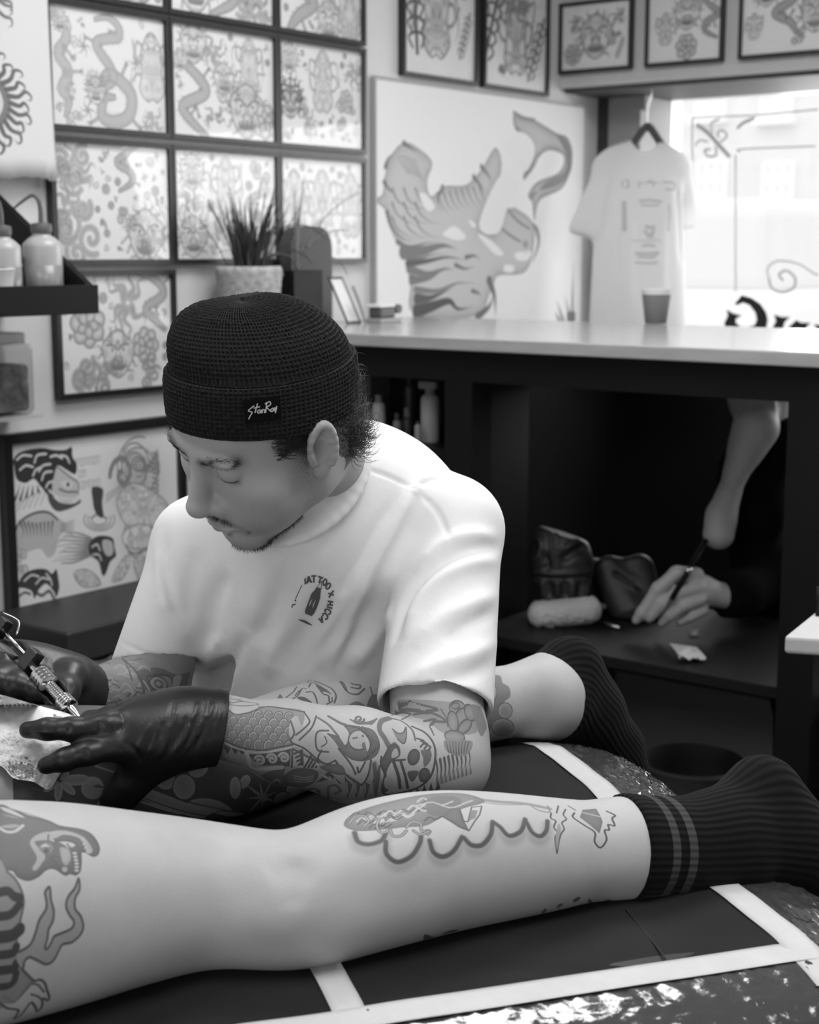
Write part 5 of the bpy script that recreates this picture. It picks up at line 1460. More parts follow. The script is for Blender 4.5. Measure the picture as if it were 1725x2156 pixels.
# figure with flowing hair
A_([(480, 320), (520, 300), (540, 350), (600, 380), (650, 390), (700, 420), (760, 470), (800, 560), (860, 640), (920, 570), (945, 570), (930, 660), (890, 690), (830, 650), (760, 580), (690, 570), (650, 570), (600, 520), (500, 460), (470, 400)], .16)
S_([(480, 330), (500, 400), (480, 450), (560, 490), (640, 560)], 4); S_([(560, 280), (590, 330), (560, 370), (510, 410)], 4); S_([(630, 300), (600, 370), (530, 440)], 4)
S_([(700, 385), (640, 390), (625, 440), (640, 500), (700, 510)], 4); S_([(660, 500), (640, 550), (690, 580), (740, 560)], 4)
S_([(680, 420), (690, 455), (660, 480)], 3); S_([(740, 560), (800, 640), (870, 690), (900, 700), (935, 640), (950, 560)], 4.5); S_([(870, 600), (880, 630), (915, 570)], 4); S_([(760, 490), (830, 580), (860, 640)], 4)
A_([(790, 350), (880, 360), (960, 380), (1000, 450), (990, 520), (930, 560), (850, 560), (790, 520), (730, 440), (690, 400), (760, 420), (800, 470), (820, 400)], .66, edge=.82)
A_(ell(878, 440, 60, 58), .14); S_(ell(878, 440, 60, 58, 0, 20), 3, closed=True)
S_([(845, 430), (870, 425)], 3); A_(ell(912, 470, 16, 18), .7); S_([(900, 415), (920, 425)], 4); A_([(905, 395), (920, 420), (945, 440), (940, 490), (925, 500)], .04)
for k in range(6): S_([(800 + k * 20, 360), (860 + k * 20, 365 + k * 12), (990 - k * 12, 470 + k * 10), (900 + k * 8, 560 - k * 4)], 2, .9)
S_([(640, 310), (700, 350), (760, 420)], 5, .75); S_([(700, 300), (770, 340), (800, 350)], 6, .8)
A_([(650, 600), (720, 580), (780, 590), (800, 640), (740, 640)], .62, edge=.8)
# whorl bands near the elbow
for k in range(5): S_([(830 + k * 22, 320 + k * 4), (880 + k * 18, 345), (960 + k * 6, 330 - k * 4)], 4, .75)
S_(spiral(880, 318, 30, 1.3, 0, 1), 5, .8)
S_([(1060, 310), (1010, 330), (1000, 380), (1030, 430), (1060, 480), (1090, 470)], 12, .72, soft=4); S_([(1060, 310), (1130, 330), (1190, 380), (1210, 440)], 5, .75)
A_([(1075, 375), (1110, 400), (1140, 395), (1155, 360), (1155, 430), (1140, 460), (1100, 430)], .55); S_([(1075, 375), (1110, 400), (1140, 395), (1155, 365), (1155, 430), (1140, 460), (1105, 435)], 3)
# skull
S_([(1190, 360), (1270, 400), (1320, 470), (1325, 560), (1300, 650), (1240, 710), (1160, 740), (1040, 760), (1015, 720), (1030, 640), (1010, 590), (1010, 540)], 5)
A_([(1060, 470), (1110, 470), (1120, 530), (1070, 570), (1040, 640), (1070, 700), (1030, 750), (1015, 700), (1030, 640), (1000, 570), (1020, 540)], .72, edge=.86)
A_([(1080, 500), (1100, 490), (1110, 530), (1070, 545)], .08); A_(ell(1052, 690, 26, 40), .12)
A_(ell(1200, 540, 36, 50, 15), .7, edge=.88); A_(ell(1262, 645, 34, 44, 10), .7, edge=.88); A_([(1165, 625), (1230, 620), (1215, 660), (1190, 685), (1170, 660)], .78, 2); A_([(1240, 500), (1300, 500), (1300, 560), (1260, 600), (1255, 540)], .7, 2)
for k in range(5):
    A_(ell(1100 + k * 9 - (k > 2) * 6, 560 + k * 40, 13, 11), .10, 2); A_(ell(1140 + k * 6, 570 + k * 38, 11, 13), .14, 2)
S_([(1080, 560), (1110, 650), (1120, 720)], 7); S_([(1122, 560), (1150, 650), (1165, 720)], 6); S_([(1080, 560), (1150, 555)], 4)
for k in range(3): S_([(1220 + k * 22, 430 + k * 16), (1262 + k * 18, 448 + k * 16), (1240 + k * 22, 480 + k * 10)], 4)
# spikes around the elbow
for k in range(9):
    x = 1330 + k * 24; y = 560 - k * 8
    S_([(x, y), (x + 8, y + 60), (x - 2, y + 140 - k * 6)], 4.5, .82, taper=True); S_([(x + 12, y + 140), (x + 6, y + 60)], 3, .6, taper=True)
for k in range(8): A_([(1040 + k * 40, 800 - k * 8), (1062 + k * 40, 760 - k * 12), (1078 + k * 40, 795 - k * 10)], .84, 1)
A_([(560, 790), (900, 815), (1040, 800), (1000, 840), (700, 830)], .78)
# rose and leaves on the upper arm
A_([(1110, 210), (1400, 215), (1560, 250), (1600, 300), (1560, 400), (1380, 400), (1280, 330), (1160, 290)], .40)
for pts, w in (([(1115, 240), (1150, 215), (1250, 235), (1340, 260), (1260, 270), (1160, 265), (1120, 275)], 5), ([(1070, 295), (1130, 280), (1180, 290), (1130, 320)], 4), ([(1200, 290), (1300, 280), (1390, 330), (1300, 330)], 5), ([(1260, 330), (1330, 320), (1300, 360), (1320, 410)], 5), ([(1360, 260), (1390, 310), (1400, 360)], 4)): S_(pts, w, .78)
for cx_, cy_, rx, ry, a in ((1455, 250, 46, 40, 0), (1480, 310, 40, 60, 20), (1500, 360, 30, 50, 40), (1430, 330, 30, 60, -10), (1445, 240, 24, 18, 0), (1530, 280, 30, 50, -20), (1440, 420, 60, 34, 10)):
    A_(ell(cx_, cy_, rx, ry, a, 16), .36, 2, edge=.62, edge_w=6); S_(ell(cx_, cy_, rx, ry, a, 16), 3, .8, 2, closed=True)
A_([(1380, 440), (1460, 440), (1545, 450), (1520, 520), (1450, 535), (1390, 500)], .5)
for k in range(8): S_([(1390 + k * 19, 450), (1400 + k * 16, 490), (1405 + k * 15, 525 - abs(k - 3) * 5)], 3, .8)
A_([(1540, 230), (1640, 290), (1600, 420), (1560, 330)], .55)
# far arm: eye rose and dense grey work
u0 = LAR.W
LAR.c[:, int(u0 * .38):] = .40
K = zz(0, 1300, 3.92)
r4 = np.random.default_rng(3)
B_ = lambda pts, v, n=4, **k: LAR.area(hitb, K(pts), v, n, **k)
T_ = lambda pts, w, v=.85, n=6, **k: LAR.line(hitb, K(pts), w, v, n, **k)
B_([(1130, 450), (1220, 420), (1330, 420), (1460, 470), (1600, 460), (1620, 640), (1400, 660), (1240, 620), (1160, 540)], .72)
B_([(1215, 490), (1300, 470), (1400, 490), (1425, 560), (1390, 640), (1310, 620), (1240, 560)], .42)
T_([(1215, 490), (1300, 472), (1400, 490), (1425, 560), (1390, 640), (1310, 620), (1235, 555), (1215, 490)], 5)
for r_ in (80, 58, 34, 14): T_(ell(1310, 548, r_, r_ * .72, 25, 16), 4, .85 if r_ in (80, 34) else .3, 2, closed=True, lighten=(r_ in (58, 14)))
B_([(1440, 490), (1500, 480), (1480, 560), (1430, 640), (1420, 600)], .25)
for k in range(46):
    x, y = r4.uniform(690, 1180), r4.uniform(330, 760)
    T_([(x, y), (x + 40, y - 20 + r4.normal(0, 12)), (x + 95, y + 10 + r4.normal(0, 20))], 3.5, .12 if k % 3 else .75, lighten=bool(k % 3))
T_([(1010, 340), (1080, 400), (1140, 470), (1180, 560), (1190, 640)], 7, .78); T_([(1000, 320), (1060, 420), (1090, 520)], 4, .75)
# hair-darkness of the face: brows, moustache, stubble
lv_ = hl(Vb)
def near_line(q, pts, w):
    q_ = np.full(len(q), 1e9)
    pts = np.array(pts)
    for i in range(len(pts) - 1):
        a, b = pts[i], pts[i + 1]; d = b - a
        t = np.clip((q - a) @ d / (d @ d), 0, 1)
        q_ = np.minimum(q_, np.linalg.norm(q - a - t[:, None] * d, axis=1))
    return np.exp(-(q_ / w) ** 2)
hair = np.zeros(len(Vb))
hs = np.nonzero(np.linalg.norm(lv_, axis=1) < .17)[0]
q = lv_[hs]; hh = np.zeros(len(hs))
for s in (-1, 1):
    hh = np.maximum(hh, .88 * near_line(q, [(s * .013, .098, .032), (s * .030, .0955, .0395), (s * .052, .078, .035)], .0062))
    hh = np.maximum(hh, .74 * near_line(q, [(s * .004, .105, -.0465), (s * .018, .100, -.0490), (s * .029, .090, -.058), (s * .032, .085, -.070)], .0060))
    hh = np.maximum(hh, .72 * near_line(q, [(s * .071, .012, .01), (s * .066, .012, -.02), (s * .060, .012, -.05), (s * .045, .040, -.085), (s * .02, .075, -.108)], .016))
    hh = np.maximum(hh, .40 * near_line(q, [(s * .05, .05, -.05), (s * .04, .07, -.07)], .022))
    hh = np.maximum(hh, .85 * near_line(q, [(s * .070, .030, .034), (s * .072, .018, .024), (s * .072, .012, .004), (s * .068, .012, -.02)], .011))
    hh = np.maximum(hh, .38 * near_line(q, [(s * .045, .083, .007), (s * .032, .0925, .004), (s * .02, .09, .008)], .0035))
hh = np.maximum(hh, .72 * near_line(q, [(-.022, .070, -.108), (0, .083, -.112), (.022, .070, -.108)], .017))
hh = np.maximum(hh, .45 * near_line(q, [(0, .092, -.088), (0, .09, -.098)], .006))
hh = np.maximum(hh, .9 * ((q[:, 1] < -.02) & (q[:, 2] > -.055) & (np.abs(q[:, 0]) < .077)))
lip = .30 * near_line(q, [(-.022, .092, -.063), (0, .104, -.064), (.022, .092, -.063)], .006)
hair[hs] = np.maximum(hh, lip)
M_FACE = mat('face_and_neck_skin', .38, .5, bump=.12, bscale=900, spec=.35)
nt = M_FACE.node_tree; b_ = nt.nodes['Principled BSDF']
at = nt.nodes.new('ShaderNodeAttribute'); at.attribute_name = 'hair_cover'
tcn = nt.nodes.new('ShaderNodeTexCoord'); no = nt.nodes.new('ShaderNodeTexNoise'); no.inputs['Scale'].default_value = 900; no.inputs['Detail'].default_value = 2
nt.links.new(tcn.outputs['Object'], no.inputs['Vector'])
mr = nt.nodes.new('ShaderNodeMapRange'); mr.inputs['From Min'].default_value = .35; mr.inputs['From Max'].default_value = .65; mr.inputs['To Min'].default_value = .55; mr.inputs['To Max'].default_value = 1.35
nt.links.new(no.outputs[0], mr.inputs['Value'])
mm = nt.nodes.new('ShaderNodeMath'); mm.operation = 'MULTIPLY'; mm.use_clamp = True
nt.links.new(at.outputs['Fac'], mm.inputs[0]); nt.links.new(mr.outputs[0], mm.inputs[1])
mx = nt.nodes.new('ShaderNodeMix'); mx.data_type = 'RGBA'; mx.inputs['A'].default_value = (.38, .38, .38, 1); mx.inputs['B'].default_value = (.025, .025, .025, 1)
nt.links.new(mm.outputs[0], mx.inputs['Factor']); nt.links.new(mx.outputs['Result'], b_.inputs['Base Color'])
artist = thing('person', 'seated person in white t-shirt and dark knitted beanie, tattooing with black gloves', 'person', (P(655, 1600, 2.08) * [1, 1, 0]))
uvL, uvR = LAL.uv(Vb, Fb), LAR.uv(Vb, Fb)
uvs = np.where((slot_b == 2)[:, None, None], uvR, uvL)
body_a = mk('body', Vb, Fb, [M_FACE, skin_mat('tattooed_near_arm_skin', LAL, .40), skin_mat('tattooed_far_arm_skin', LAR, .36)], artist, uv=uvs.reshape(-1, 2))
body_a.data.polygons.foreach_set('material_index', slot_b)
set_attr(body_a, 'hair_cover', hair)
M_HAIR = mat('dark_hair', .03, .45, spec=.6)
M_BROW = mat('short_dark_hair', .02, .8, spec=.1)
# lashes
for s in (-1, 1):
    lm = MB()
    lq = cr([H(s * .0470, .0830, .0100), H(s * .040, .0898, .0082), H(s * .0315, .0930, .0074), H(s * .024, .0912, .0084), H(s * .0185, .0868, .0102)], 5)
    lq = [np.array(hitb.t.find_nearest(Vector(x))[0]) - FWD * .0001 for x in lq]
    lm.tube(lq, [.0003] + [.0009] * (len(lq) - 2) + [.0003], 6)
    lm.build('eyelash', M_HAIR, artist, smooth=True)

# ------------------------------------------------------------------ t-shirt
tf = Field(CB, [np.arange(allp[:, 0].min() - .02, (CB @ SH_L)[0] + .10, .0026), np.arange((CB @ EL_L)[1] - .10, 2.24, .0030), np.arange(.90, (CB @ NK1)[2] + .12, .0026)])
tf.cap(P(590, 1180, 1.935), P(585, 1500, 1.965), .118, .114, .10).cap(P(800, 1180, 1.925), P(760, 1500, 1.960), .118, .116, .10)
tf.cap(P(742, 1030, 1.835), SH_L + ZUP * .012, .048, .054, .05).cap(P(560, 1085, 1.87), SH_R, .046, .046, .05)
tf.cap(P(640, 1110, 1.845), P(640, 1250, 1.90), .075, .09, .08)
tf.cap(P(760, 1080, 1.93), P(740, 1250, 2.02), .11, .13, .08)
HEM_L, HEM_R = P(916, 1488, 1.695), P(330, 1392, 1.862)
dL, dR = (HEM_L - SH_L), (HEM_R - SH_R); dL /= np.linalg.norm(dL); dR /= np.linalg.norm(dR)
tf.cap(SH_L, HEM_L + dL * .05, .0610, .0665, .03).cap(SH_R, HEM_R + dR * .04, .050, .0530, .03)
CC = P(613, 992, 1.765); NAX = -FWD * .77 + UP * .53 - RIGHT * .35; NAX /= np.linalg.norm(NAX)
RN_ = .080
tf.cap(CC - NAX * .10, CC - NAX * .012, .115, RN_, .05)
tf.cap(CC + NAX * (RN_ - .004), CC + NAX * .22, RN_ - .004, RN_, .004, 'cut')
e1 = np.cross(NAX, ZUP); e1 /= np.linalg.norm(e1); e2 = np.cross(NAX, e1)
ring_ = lambda r, o: [CC + NAX * o + (e1 * math.cos(t) + e2 * math.sin(t)) * r for t in np.linspace(0, 2 * math.pi, 41)]
tf.chain(ring_(RN_ - .001, -.006), [.0062] * 41, .006).chain(ring_(RN_ + .010, -.010), [.0058] * 41, .006)
tf.half(HEM_L, dL + RIGHT * .02 + HFWD * .1, .13).half(HEM_R, dR * .9 + RIGHT * .28 - ZUP * .1, .10)
tf.cap(HEM_L - dL * .012, HEM_L + dL * .06, .0590, .0590, .004, 'cut').cap(HEM_R - dR * .012, HEM_R + dR * .05, .0465, .0465, .004, 'cut')
Vt, Ft = tf.mesh(4)
del tf
hitt = Hit(Vt, Ft)
Nt = normals(Vt, Ft)
FOLDS = [([(874, 1026), (850, 1070), (800, 1160), (755, 1250), (715, 1350), (690, 1430)], .0085, .0095), ([(905, 1075), (850, 1150), (810, 1220), (790, 1300)], -.004, .014),
         ([(850, 1045), (800, 1110), (750, 1200), (700, 1300)], -.004, .010),
         ([(775, 987), (820, 1003), (862, 1024)], -.0032, .0030), ([(880, 1036), (915, 1068), (938, 1110), (946, 1140)], -.0032, .0030), ([(876, 1026), (910, 1010), (945, 1006)], -.0028, .0032), ([(868, 1022), (878, 1030), (872, 1046)], .004, .006), ([(700, 1130), (660, 1210), (610, 1300), (560, 1390)], .004, .010), ([(610, 1170), (580, 1260), (530, 1360)], -.003, .008), ([(770, 1180), (720, 1270), (660, 1370)], .004, .007),
         ([(1048, 1150), (980, 1160), (910, 1200), (860, 1260), (838, 1320), (826, 1360)], -.0065, .0085), ([(1050, 1175), (985, 1190), (920, 1225), (875, 1285), (855, 1350)], .007, .010), ([(1046, 1130), (985, 1128), (925, 1150), (870, 1210)], .006, .010),
         ([(1048, 1250), (985, 1275), (920, 1310), (870, 1370)], .006, .011), ([(1040, 1290), (985, 1315), (930, 1350)], -.005, .009), ([(1045, 1350), (985, 1380), (920, 1400), (850, 1440)], .006, .011), ([(1035, 1400), (960, 1430), (900, 1445)], -.004, .009),
         ([(830, 1290), (790, 1340), (740, 1410)], .006, .012), ([(800, 1250), (750, 1310), (690, 1390), (650, 1440)], -.005, .012), ([(760, 1290), (700, 1370), (640, 1440)], .005, .010), ([(690, 1250), (640, 1330), (590, 1410)], -.004, .013), ([(640, 1290), (590, 1360), (560, 1430)], .004, .011),
         ([(600, 1150), (560, 1230), (520, 1320)], .003, .018), ([(480, 1200), (450, 1280), (440, 1370)], -.005, .014), ([(420, 1150), (400, 1230), (395, 1330)], -.003, .012), ([(350, 1120), (345, 1190), (360, 1260), (385, 1310)], -.004, .008), ([(335, 1150), (338, 1220), (352, 1290)], .004, .008), ([(335, 1260), (370, 1310), (400, 1360)], .004, .009),
         ([(470, 1330), (440, 1380), (430, 1420)], .005, .010), ([(520, 1330), (490, 1400), (480, 1440)], -.004, .010),
         ([(805, 1462), (870, 1458), (950, 1462), (1032, 1478)], -.0020, .0022), ([(258, 1352), (300, 1372), (350, 1388), (408, 1398)], -.0014, .0026)]
carve(Vt, Nt, hitt, FOLDS)
hitt = Hit(Vt, Ft)
M_SHIRT = mat('white_cotton_jersey', .80, .9, var=.015, vscale=40, bump=.25, bscale=900, sheen=.2)
shirt = mk('t_shirt', Vt, Ft, M_SHIRT, artist)
def surf_ribbon(mb, hit, pts, w, off=.0012, n=5, across=2):
    """printed line following a surface; w in pixels (number or list)"""
    p = np.asarray(cr(pts, n) if n > 1 else pts, float)
    ww = np.interp(np.linspace(0, 1, len(p)), np.linspace(0, 1, len(np.atleast_1d(w))), np.atleast_1d(w)) * .5
    t = np.gradient(p, axis=0); t /= np.linalg.norm(t, axis=1)[:, None] + 1e-9
    nr = np.c_[-t[:, 1], t[:, 0]]
    rows = []
    for i in range(len(p)):
        row = []
        for j in range(across + 1):
            q = p[i] + nr[i] * ww[i] * (2 * j / across - 1)
            h = hit.at(*q)
            if h is None: row = None; break
            nn = h[1] if h[1] @ FWD < 0 else -h[1]; row.append(h[0] + nn * off)
        if row: rows.append(row)
    m = across + 1
    if len(rows) < 2: return
    v = [x for r in rows for x in r]
    mb.add(v, [(i * m + j, i * m + j + 1, (i + 1) * m + j + 1, (i + 1) * m + j) for i in range(len(rows) - 1) for j in range(across)])
K = zz(600, 1180, 12.32)
pr = MB()
L_ = lambda pts, w=42, n=4: surf_ribbon(pr, hitt, K(pts), w / 12.32, .0010, n)
for pts in ([(580, 590), (600, 500), (620, 400)], [(620, 400), (655, 490), (690, 572)], [(600, 530), (665, 520)], [(690, 396), (812, 390)], [(750, 396), (750, 566)], [(858, 405), (986, 447)], [(925, 430), (882, 575)], [(1130, 838), (1266, 892)], [(1256, 770), (1140, 952)],
            [(1112, 1045), (1254, 1066)], [(1098, 1132), (1248, 1152)], [(1186, 1056), (1174, 1142)], [(1086, 1182), (1232, 1236)], [(1066, 1332), (1044, 1282), (1090, 1250), (1160, 1282), (1190, 1332), (1165, 1384), (1128, 1390)], [(990, 1432), (1000, 1372), (1062, 1372), (1112, 1442), (1100, 1502), (1048, 1516)],
            [(882, 1492), (985, 1612)], [(985, 1612), (955, 1430)], [(930, 1545), (962, 1500)], [(535, 490), (538, 612)]): L_(pts)
for e in ((1036, 556, 42, 82, 15), (1122, 656, 46, 80, 30)): 
    q = ell(*e, 16); L_(np.vstack([q, q[:2]]), 40, 2)
L_([(548, 445), (518, 492)], 24); L_([(450, 620), (420, 700), (370, 800), (285, 990)], 16); L_([(268, 1010), (296, 1050)], 30); L_([(190, 1215), (212, 1145), (286, 1132)], 30)
surf_ribbon(pr, hitt, K([(872, 720), (850, 790), (800, 900), (750, 1050), (690, 1200), (640, 1320), (610, 1400)]), [x / 12.32 for x in (130, 160, 250, 260, 260, 250, 180)], .0010, 5, 6)
L_([(845, 650), (905, 580), (955, 515)], 14); L_([(955, 515), (945, 610), (944, 705)], 14); L_([(815, 680), (880, 715), (945, 725)], 30)
surf_ribbon(pr, hitt, K([(345, 1522), (440, 1550), (540, 1590), (620, 1630), (705, 1668)]), [x / 12.32 for x in (14, 50, 58, 46, 14)], .0010, 4, 2)
pr.build('chest_print', mat('dark_grey_screen_print', .10, .8), shirt)
pr = MB()
for pts in ([(705, 985), (650, 1080), (632, 1155)], [(795, 1015), (740, 1110), (722, 1205)]): surf_ribbon(pr, hitt, K(pts), [1, 2.6, 1], .0016, 4)
pr.build('print_highlight', mat('bare_cotton_in_print', .6, .9), shirt)

# ------------------------------------------------------------------ beanie
tl, lat = math.radians(26), math.radians(10)
EZ = np.array([math.sin(lat), -math.sin(tl), math.cos(tl)]); EZ /= np.linalg.norm(EZ); EX = np.array([math.cos(lat), 0, -math.sin(lat)]); EX -= EZ * (EX @ EZ); EX /= np.linalg.norm(EX); EY = np.cross(EZ, EX)
HB = np.array([-.001, -.002, .0175])
prof = [(.955, .012), (.975, .003), (1.01, -.001), (1.055, .004), (1.075, .018), (1.075, .040), (1.062, .054), (1.045, .0585), (1.015, .058), (1.000, .056), (1.000, .061)]
prof += [(.985 * math.cos(t) ** .92 + .002, .064 + .062 * math.sin(t)) for t in np.linspace(0, math.pi / 2, 12)]
pp = np.array([(r * .096, h) for r, h in prof]); pp = cr(pp, 10)
sl = np.r_[0, np.cumsum(np.linalg.norm(np.diff(pp, axis=0), axis=1))]
NS, NTH = 330, 854
ss = np.linspace(0, sl[-1], NS); rr_ = np.interp(ss, sl, pp[:, 0]) / .096; hh_ = np.interp(ss, sl, pp[:, 1])
th = np.linspace(0, 2 * math.pi, NTH, endpoint=False)
TH, SS = np.meshgrid(th, ss); RR, HH = rr_[:, None] + 0 * TH, hh_[:, None] + 0 * TH
sf1 = np.array([hh_.max()])
cu_ = np.abs(np.cos(TH * 122 / 2)); cv_ = np.abs(np.cos(SS * math.pi / .0048 + (np.round(TH * 122 / (2 * math.pi)) % 2) * 0.0))
wob = np.random.default_rng(4).normal(0, 1, (NS // 6 + 2, NTH // 6 + 2)).repeat(6, 0).repeat(6, 1)[:NS, :NTH]
disp = .0027 * np.maximum(cu_ ** 2 * .95, cv_ ** 2 * .85) + .00028 * wob
edge = np.clip((RR - .05) / .3, 0, 1)
disp *= edge
lump = .0022 * np.sin(TH * 3 + 1.0) * np.clip((HH - .06) / .03, 0, 1) * edge + .0028 * np.abs(np.sin(TH * 2 + .5)) * np.clip((HH - .08) / .03, 0, 1) * edge
a_, b__ = .0835, .1015
base_x, base_y = np.sin(TH), np.cos(TH)
droop = .004 * np.cos(TH - 2.4) * np.clip((HH - .03) / .03, 0, 1) * (HH < .062)
rad = RR
Xh = base_x * (a_ * rad + disp + lump); Yh = base_y * (b__ * rad + disp + lump)
Zh = HH + droop + disp * np.clip((HH - .095) / .018, 0, 1) + .002 * np.sin(TH * 2 + 1)
# crown leans forward a little
Yh = Yh + np.clip((HH - .06) / .06, 0, 1) ** 1.5 * .014; Xh = Xh + np.clip((HH - .06) / .06, 0, 1) ** 1.5 * .010
Lc = HB + Xh[..., None] * EX + Yh[..., None] * EY + Zh[..., None] * EZ
Vh = (HO + Lc.reshape(-1, 3) @ HR)
ii, jj = np.meshgrid(np.arange(NS - 1), np.arange(NTH), indexing='ij')
Fh = np.stack([ii * NTH + jj, ii * NTH + (jj + 1) % NTH, (ii + 1) * NTH + (jj + 1) % NTH, (ii + 1) * NTH + jj], -1).reshape(-1, 4)
M_KNIT = mat('dark_waffle_knit_wool', .011, .95, var=.3, vscale=300, sheen=.06, spec=.2)
hat = mk('beanie', Vh, np.ascontiguousarray(Fh), M_KNIT, artist)
# smooth copy of the cuff for the sewn label to lie on
Vs_ = (HO + (HB + (base_x * (a_ * RR + .0032))[..., None] * EX + (base_y * (b__ * RR + .0032))[..., None] * EY + (HH + droop)[..., None] * EZ).reshape(-1, 3) @ HR)
hith = Hit(Vs_, Fh)
lb = MB(); surf_ribbon(lb, hith, [(514, 868), (530, 866), (550, 863), (570, 860), (590, 857)], 50, .0004, 3, 6)
lbo = lb.build('sewn_label', mat('black_woven_label', .005, .9, spec=.08), hat, smooth=True)
K = zz(300, 580, 2.27)
tx = MB()
for pts in ([(534, 621), (520, 632), (506, 646), (524, 652), (516, 668), (507, 686)], [(550, 611), (543, 635), (537, 656)], [(531, 633), (561, 626)], [(562, 639), (549, 648), (556, 657), (566, 644)], [(567, 640), (566, 657)], [(571, 657), (574, 641), (583, 641), (583, 656)],
            [(593, 607), (588, 655)], [(584, 613), (606, 602), (611, 615), (592, 629)], [(592, 629), (614, 650)], [(624, 631), (612, 641), (618, 649), (628, 635)], [(629, 632), (628, 649)], [(632, 627), (635, 643), (641, 630)], [(641, 622), (634, 657)]):
    surf_ribbon(tx, hith, K(pts), 2.3, .0012, 4, 1)
tx.build('label_lettering', mat('pale_label_thread', .5, .8), lbo)

# ------------------------------------------------------------------ hair strands at the nape and temple, beard
def strand(mb, p, d, up_, L, curl, r, rng, n=6):
    d = d / np.linalg.norm(d); a = rng.uniform(0, 6.28)
    pts = [p]; q = p.copy(); v = d.copy()
    side = np.cross(d, up_); side /= np.linalg.norm(side) + 1e-9
    for i in range(n):
        v = v + curl * (side * math.cos(a + i * .9) + up_ * math.sin(a + i * .9)); v /= np.linalg.norm(v)
        q = q + v * L / n; pts.append(q.copy())
    mb.tube(pts, np.linspace(r, r * .35, len(pts)), 3, False)
rg5 = np.random.default_rng(12)
hm = MB()
hitloc = BVHTree.FromPolygons(Vb.tolist(), Fb.tolist())
for k in range(2600):
    x = rg5.uniform(-.082, .06); z = rg5.uniform(-.052, .035); y = -rg5.uniform(.025, .115)
    if x > -.02 and rg5.random() < .5: continue
    o = H(x * 1.6, y * 1.6, z)
    loc, nrm, _i, _d = hitloc.find_nearest(Vector(o))
    p = np.array(loc); l = hl(p[None])[0]
    if l[1] > -.028 or l[2] > .03 or l[2] < -.058: continue
    d = np.array(nrm) * .75 + np.array([-.10, -.35, -.5]) @ HR + rg5.normal(0, .28, 3)
    strand(hm, p, d, np.array(nrm), rg5.uniform(.018, .038), .62, .00045, rg5)
for k in range(420):
    p = H(-.0735 + rg5.uniform(-.003, .002), .008 + rg5.uniform(-.006, .038), .028 + rg5.uniform(-.012, .014))
    loc, nrm, _i, _d = hitloc.find_nearest(Vector(p))
    strand(hm, np.array(loc), np.array([-.25, -.9, -.35 + rg5.normal(0, .25)]) @ HR, np.array(nrm), rg5.uniform(.012, .028), .22, .0004, rg5)
hm.build('hair', M_HAIR, artist, smooth=True)
bm_ = MB()
bs = hs[hh > .42]; bs = bs[(lv_[bs][:, 1] > .03) & (lv_[bs][:, 2] < -.045)]
Nb = normals(Vb, Fb)
for i in rg5.choice(bs, min(1500, len(bs)), replace=False):
    strand(bm_, Vb[i], Nb[i] * .6 + np.array([0, .2, -1.0]) @ HR + rg5.normal(0, .25, 3), Nb[i], rg5.uniform(.0025, .006), .15, .00016, rg5, 3)
bm_.build('beard', M_BROW, artist, smooth=True)
for s in (-1, 1):
    bm_ = MB()
    for k in range(150):
        t = rg5.random(); a = np.array([s * .012, .099, .0320]) * (1 - t) + np.array([s * .054, .077, .0345]) * t + np.array([0, .004, .0062]) * math.sin(t * 3.14) + rg5.normal(0, .0017, 3)
        loc, nrm, _i, _d = hitloc.find_nearest(Vector(H(*a)))
        strand(bm_, np.array(loc), np.array(nrm) * .35 + np.array([s * 1.0, -.2, .35]) @ HR, np.array(nrm), .006, .12, .00017, rg5, 3)
    bm_.build('eyebrow', M_BROW, artist, smooth=True)

# ------------------------------------------------------------------ gloves
M_GLOVE = mat('black_nitrile_glove', .010, .40, bump=.12, bscale=320, spec=.5)
def glove_field(pts, h=.0018, m=.05):
    q = np.array([CB @ p for p in pts]); lo, hi = q.min(0) - m, q.max(0) + m
    return Field(CB, [np.arange(lo[i], hi[i], h) for i in range(3)])
W0, W1 = P(462, 1531, 1.574), P(400, 1532, 1.566)
PK = P(275, 1545, 1.535)
FGA = [P(285, 1528, 1.54), P(225, 1528, 1.520), P(150, 1535, 1.510), P(100, 1535, 1.508), P(58, 1537, 1.514)]
FGB = [P(290, 1560, 1.535), P(245, 1572, 1.516), P(185, 1586, 1.505), P(135, 1600, 1.502), P(97, 1612, 1.508)]
FGC = [P(350, 1575, 1.560), P(308, 1612, 1.548), P(275, 1650, 1.548), P(250, 1680, 1.556), P(228, 1704, 1.566)]
FGD = [P(300, 1512, 1.56), P(235, 1512, 1.552), P(190, 1520, 1.562), P(160, 1545, 1.572), P(150, 1570, 1.575)]
FGE = [P(400, 1510, 1.59), P(345, 1505, 1.605), P(290, 1512, 1.615), P(245, 1530, 1.615)]
gf = glove_field(FGA + FGB + FGC + FGE + [W0])
gf.cap(W0, W1, .0360, .0345, .02).cap(W1, P(330, 1540, 1.548), .0345, .031, .03, flat=-FWD + UP * .4, fr=.86).cap(P(340, 1535, 1.548), PK, .031, .028, .03, flat=-FWD + UP * .5, fr=.75)
gf.cap(P(470, 1531, 1.575), W0, .0345, .036, .01)
gf.chain(FGA, [.0150, .0128, .0108, .0102, .0086], .008).chain(FGB, [.0150, .0130, .0112, .0105, .0088], .008)
gf.chain(FGC, [.0190, .0155, .0130, .0120, .0095], .022).chain(FGD, [.014, .012, .0105, .010, .0085], .008).chain(FGE, [.019, .0145, .012, .010], .02)
gf.cap(FGA[0], W1, .012, .016, .03).cap(FGB[0], W1, .012, .016, .03).cap(FGC[0], W1, .015, .02, .03)
gf.half(P(469, 1531, 1.575), FA[3] - FA[5], .08)
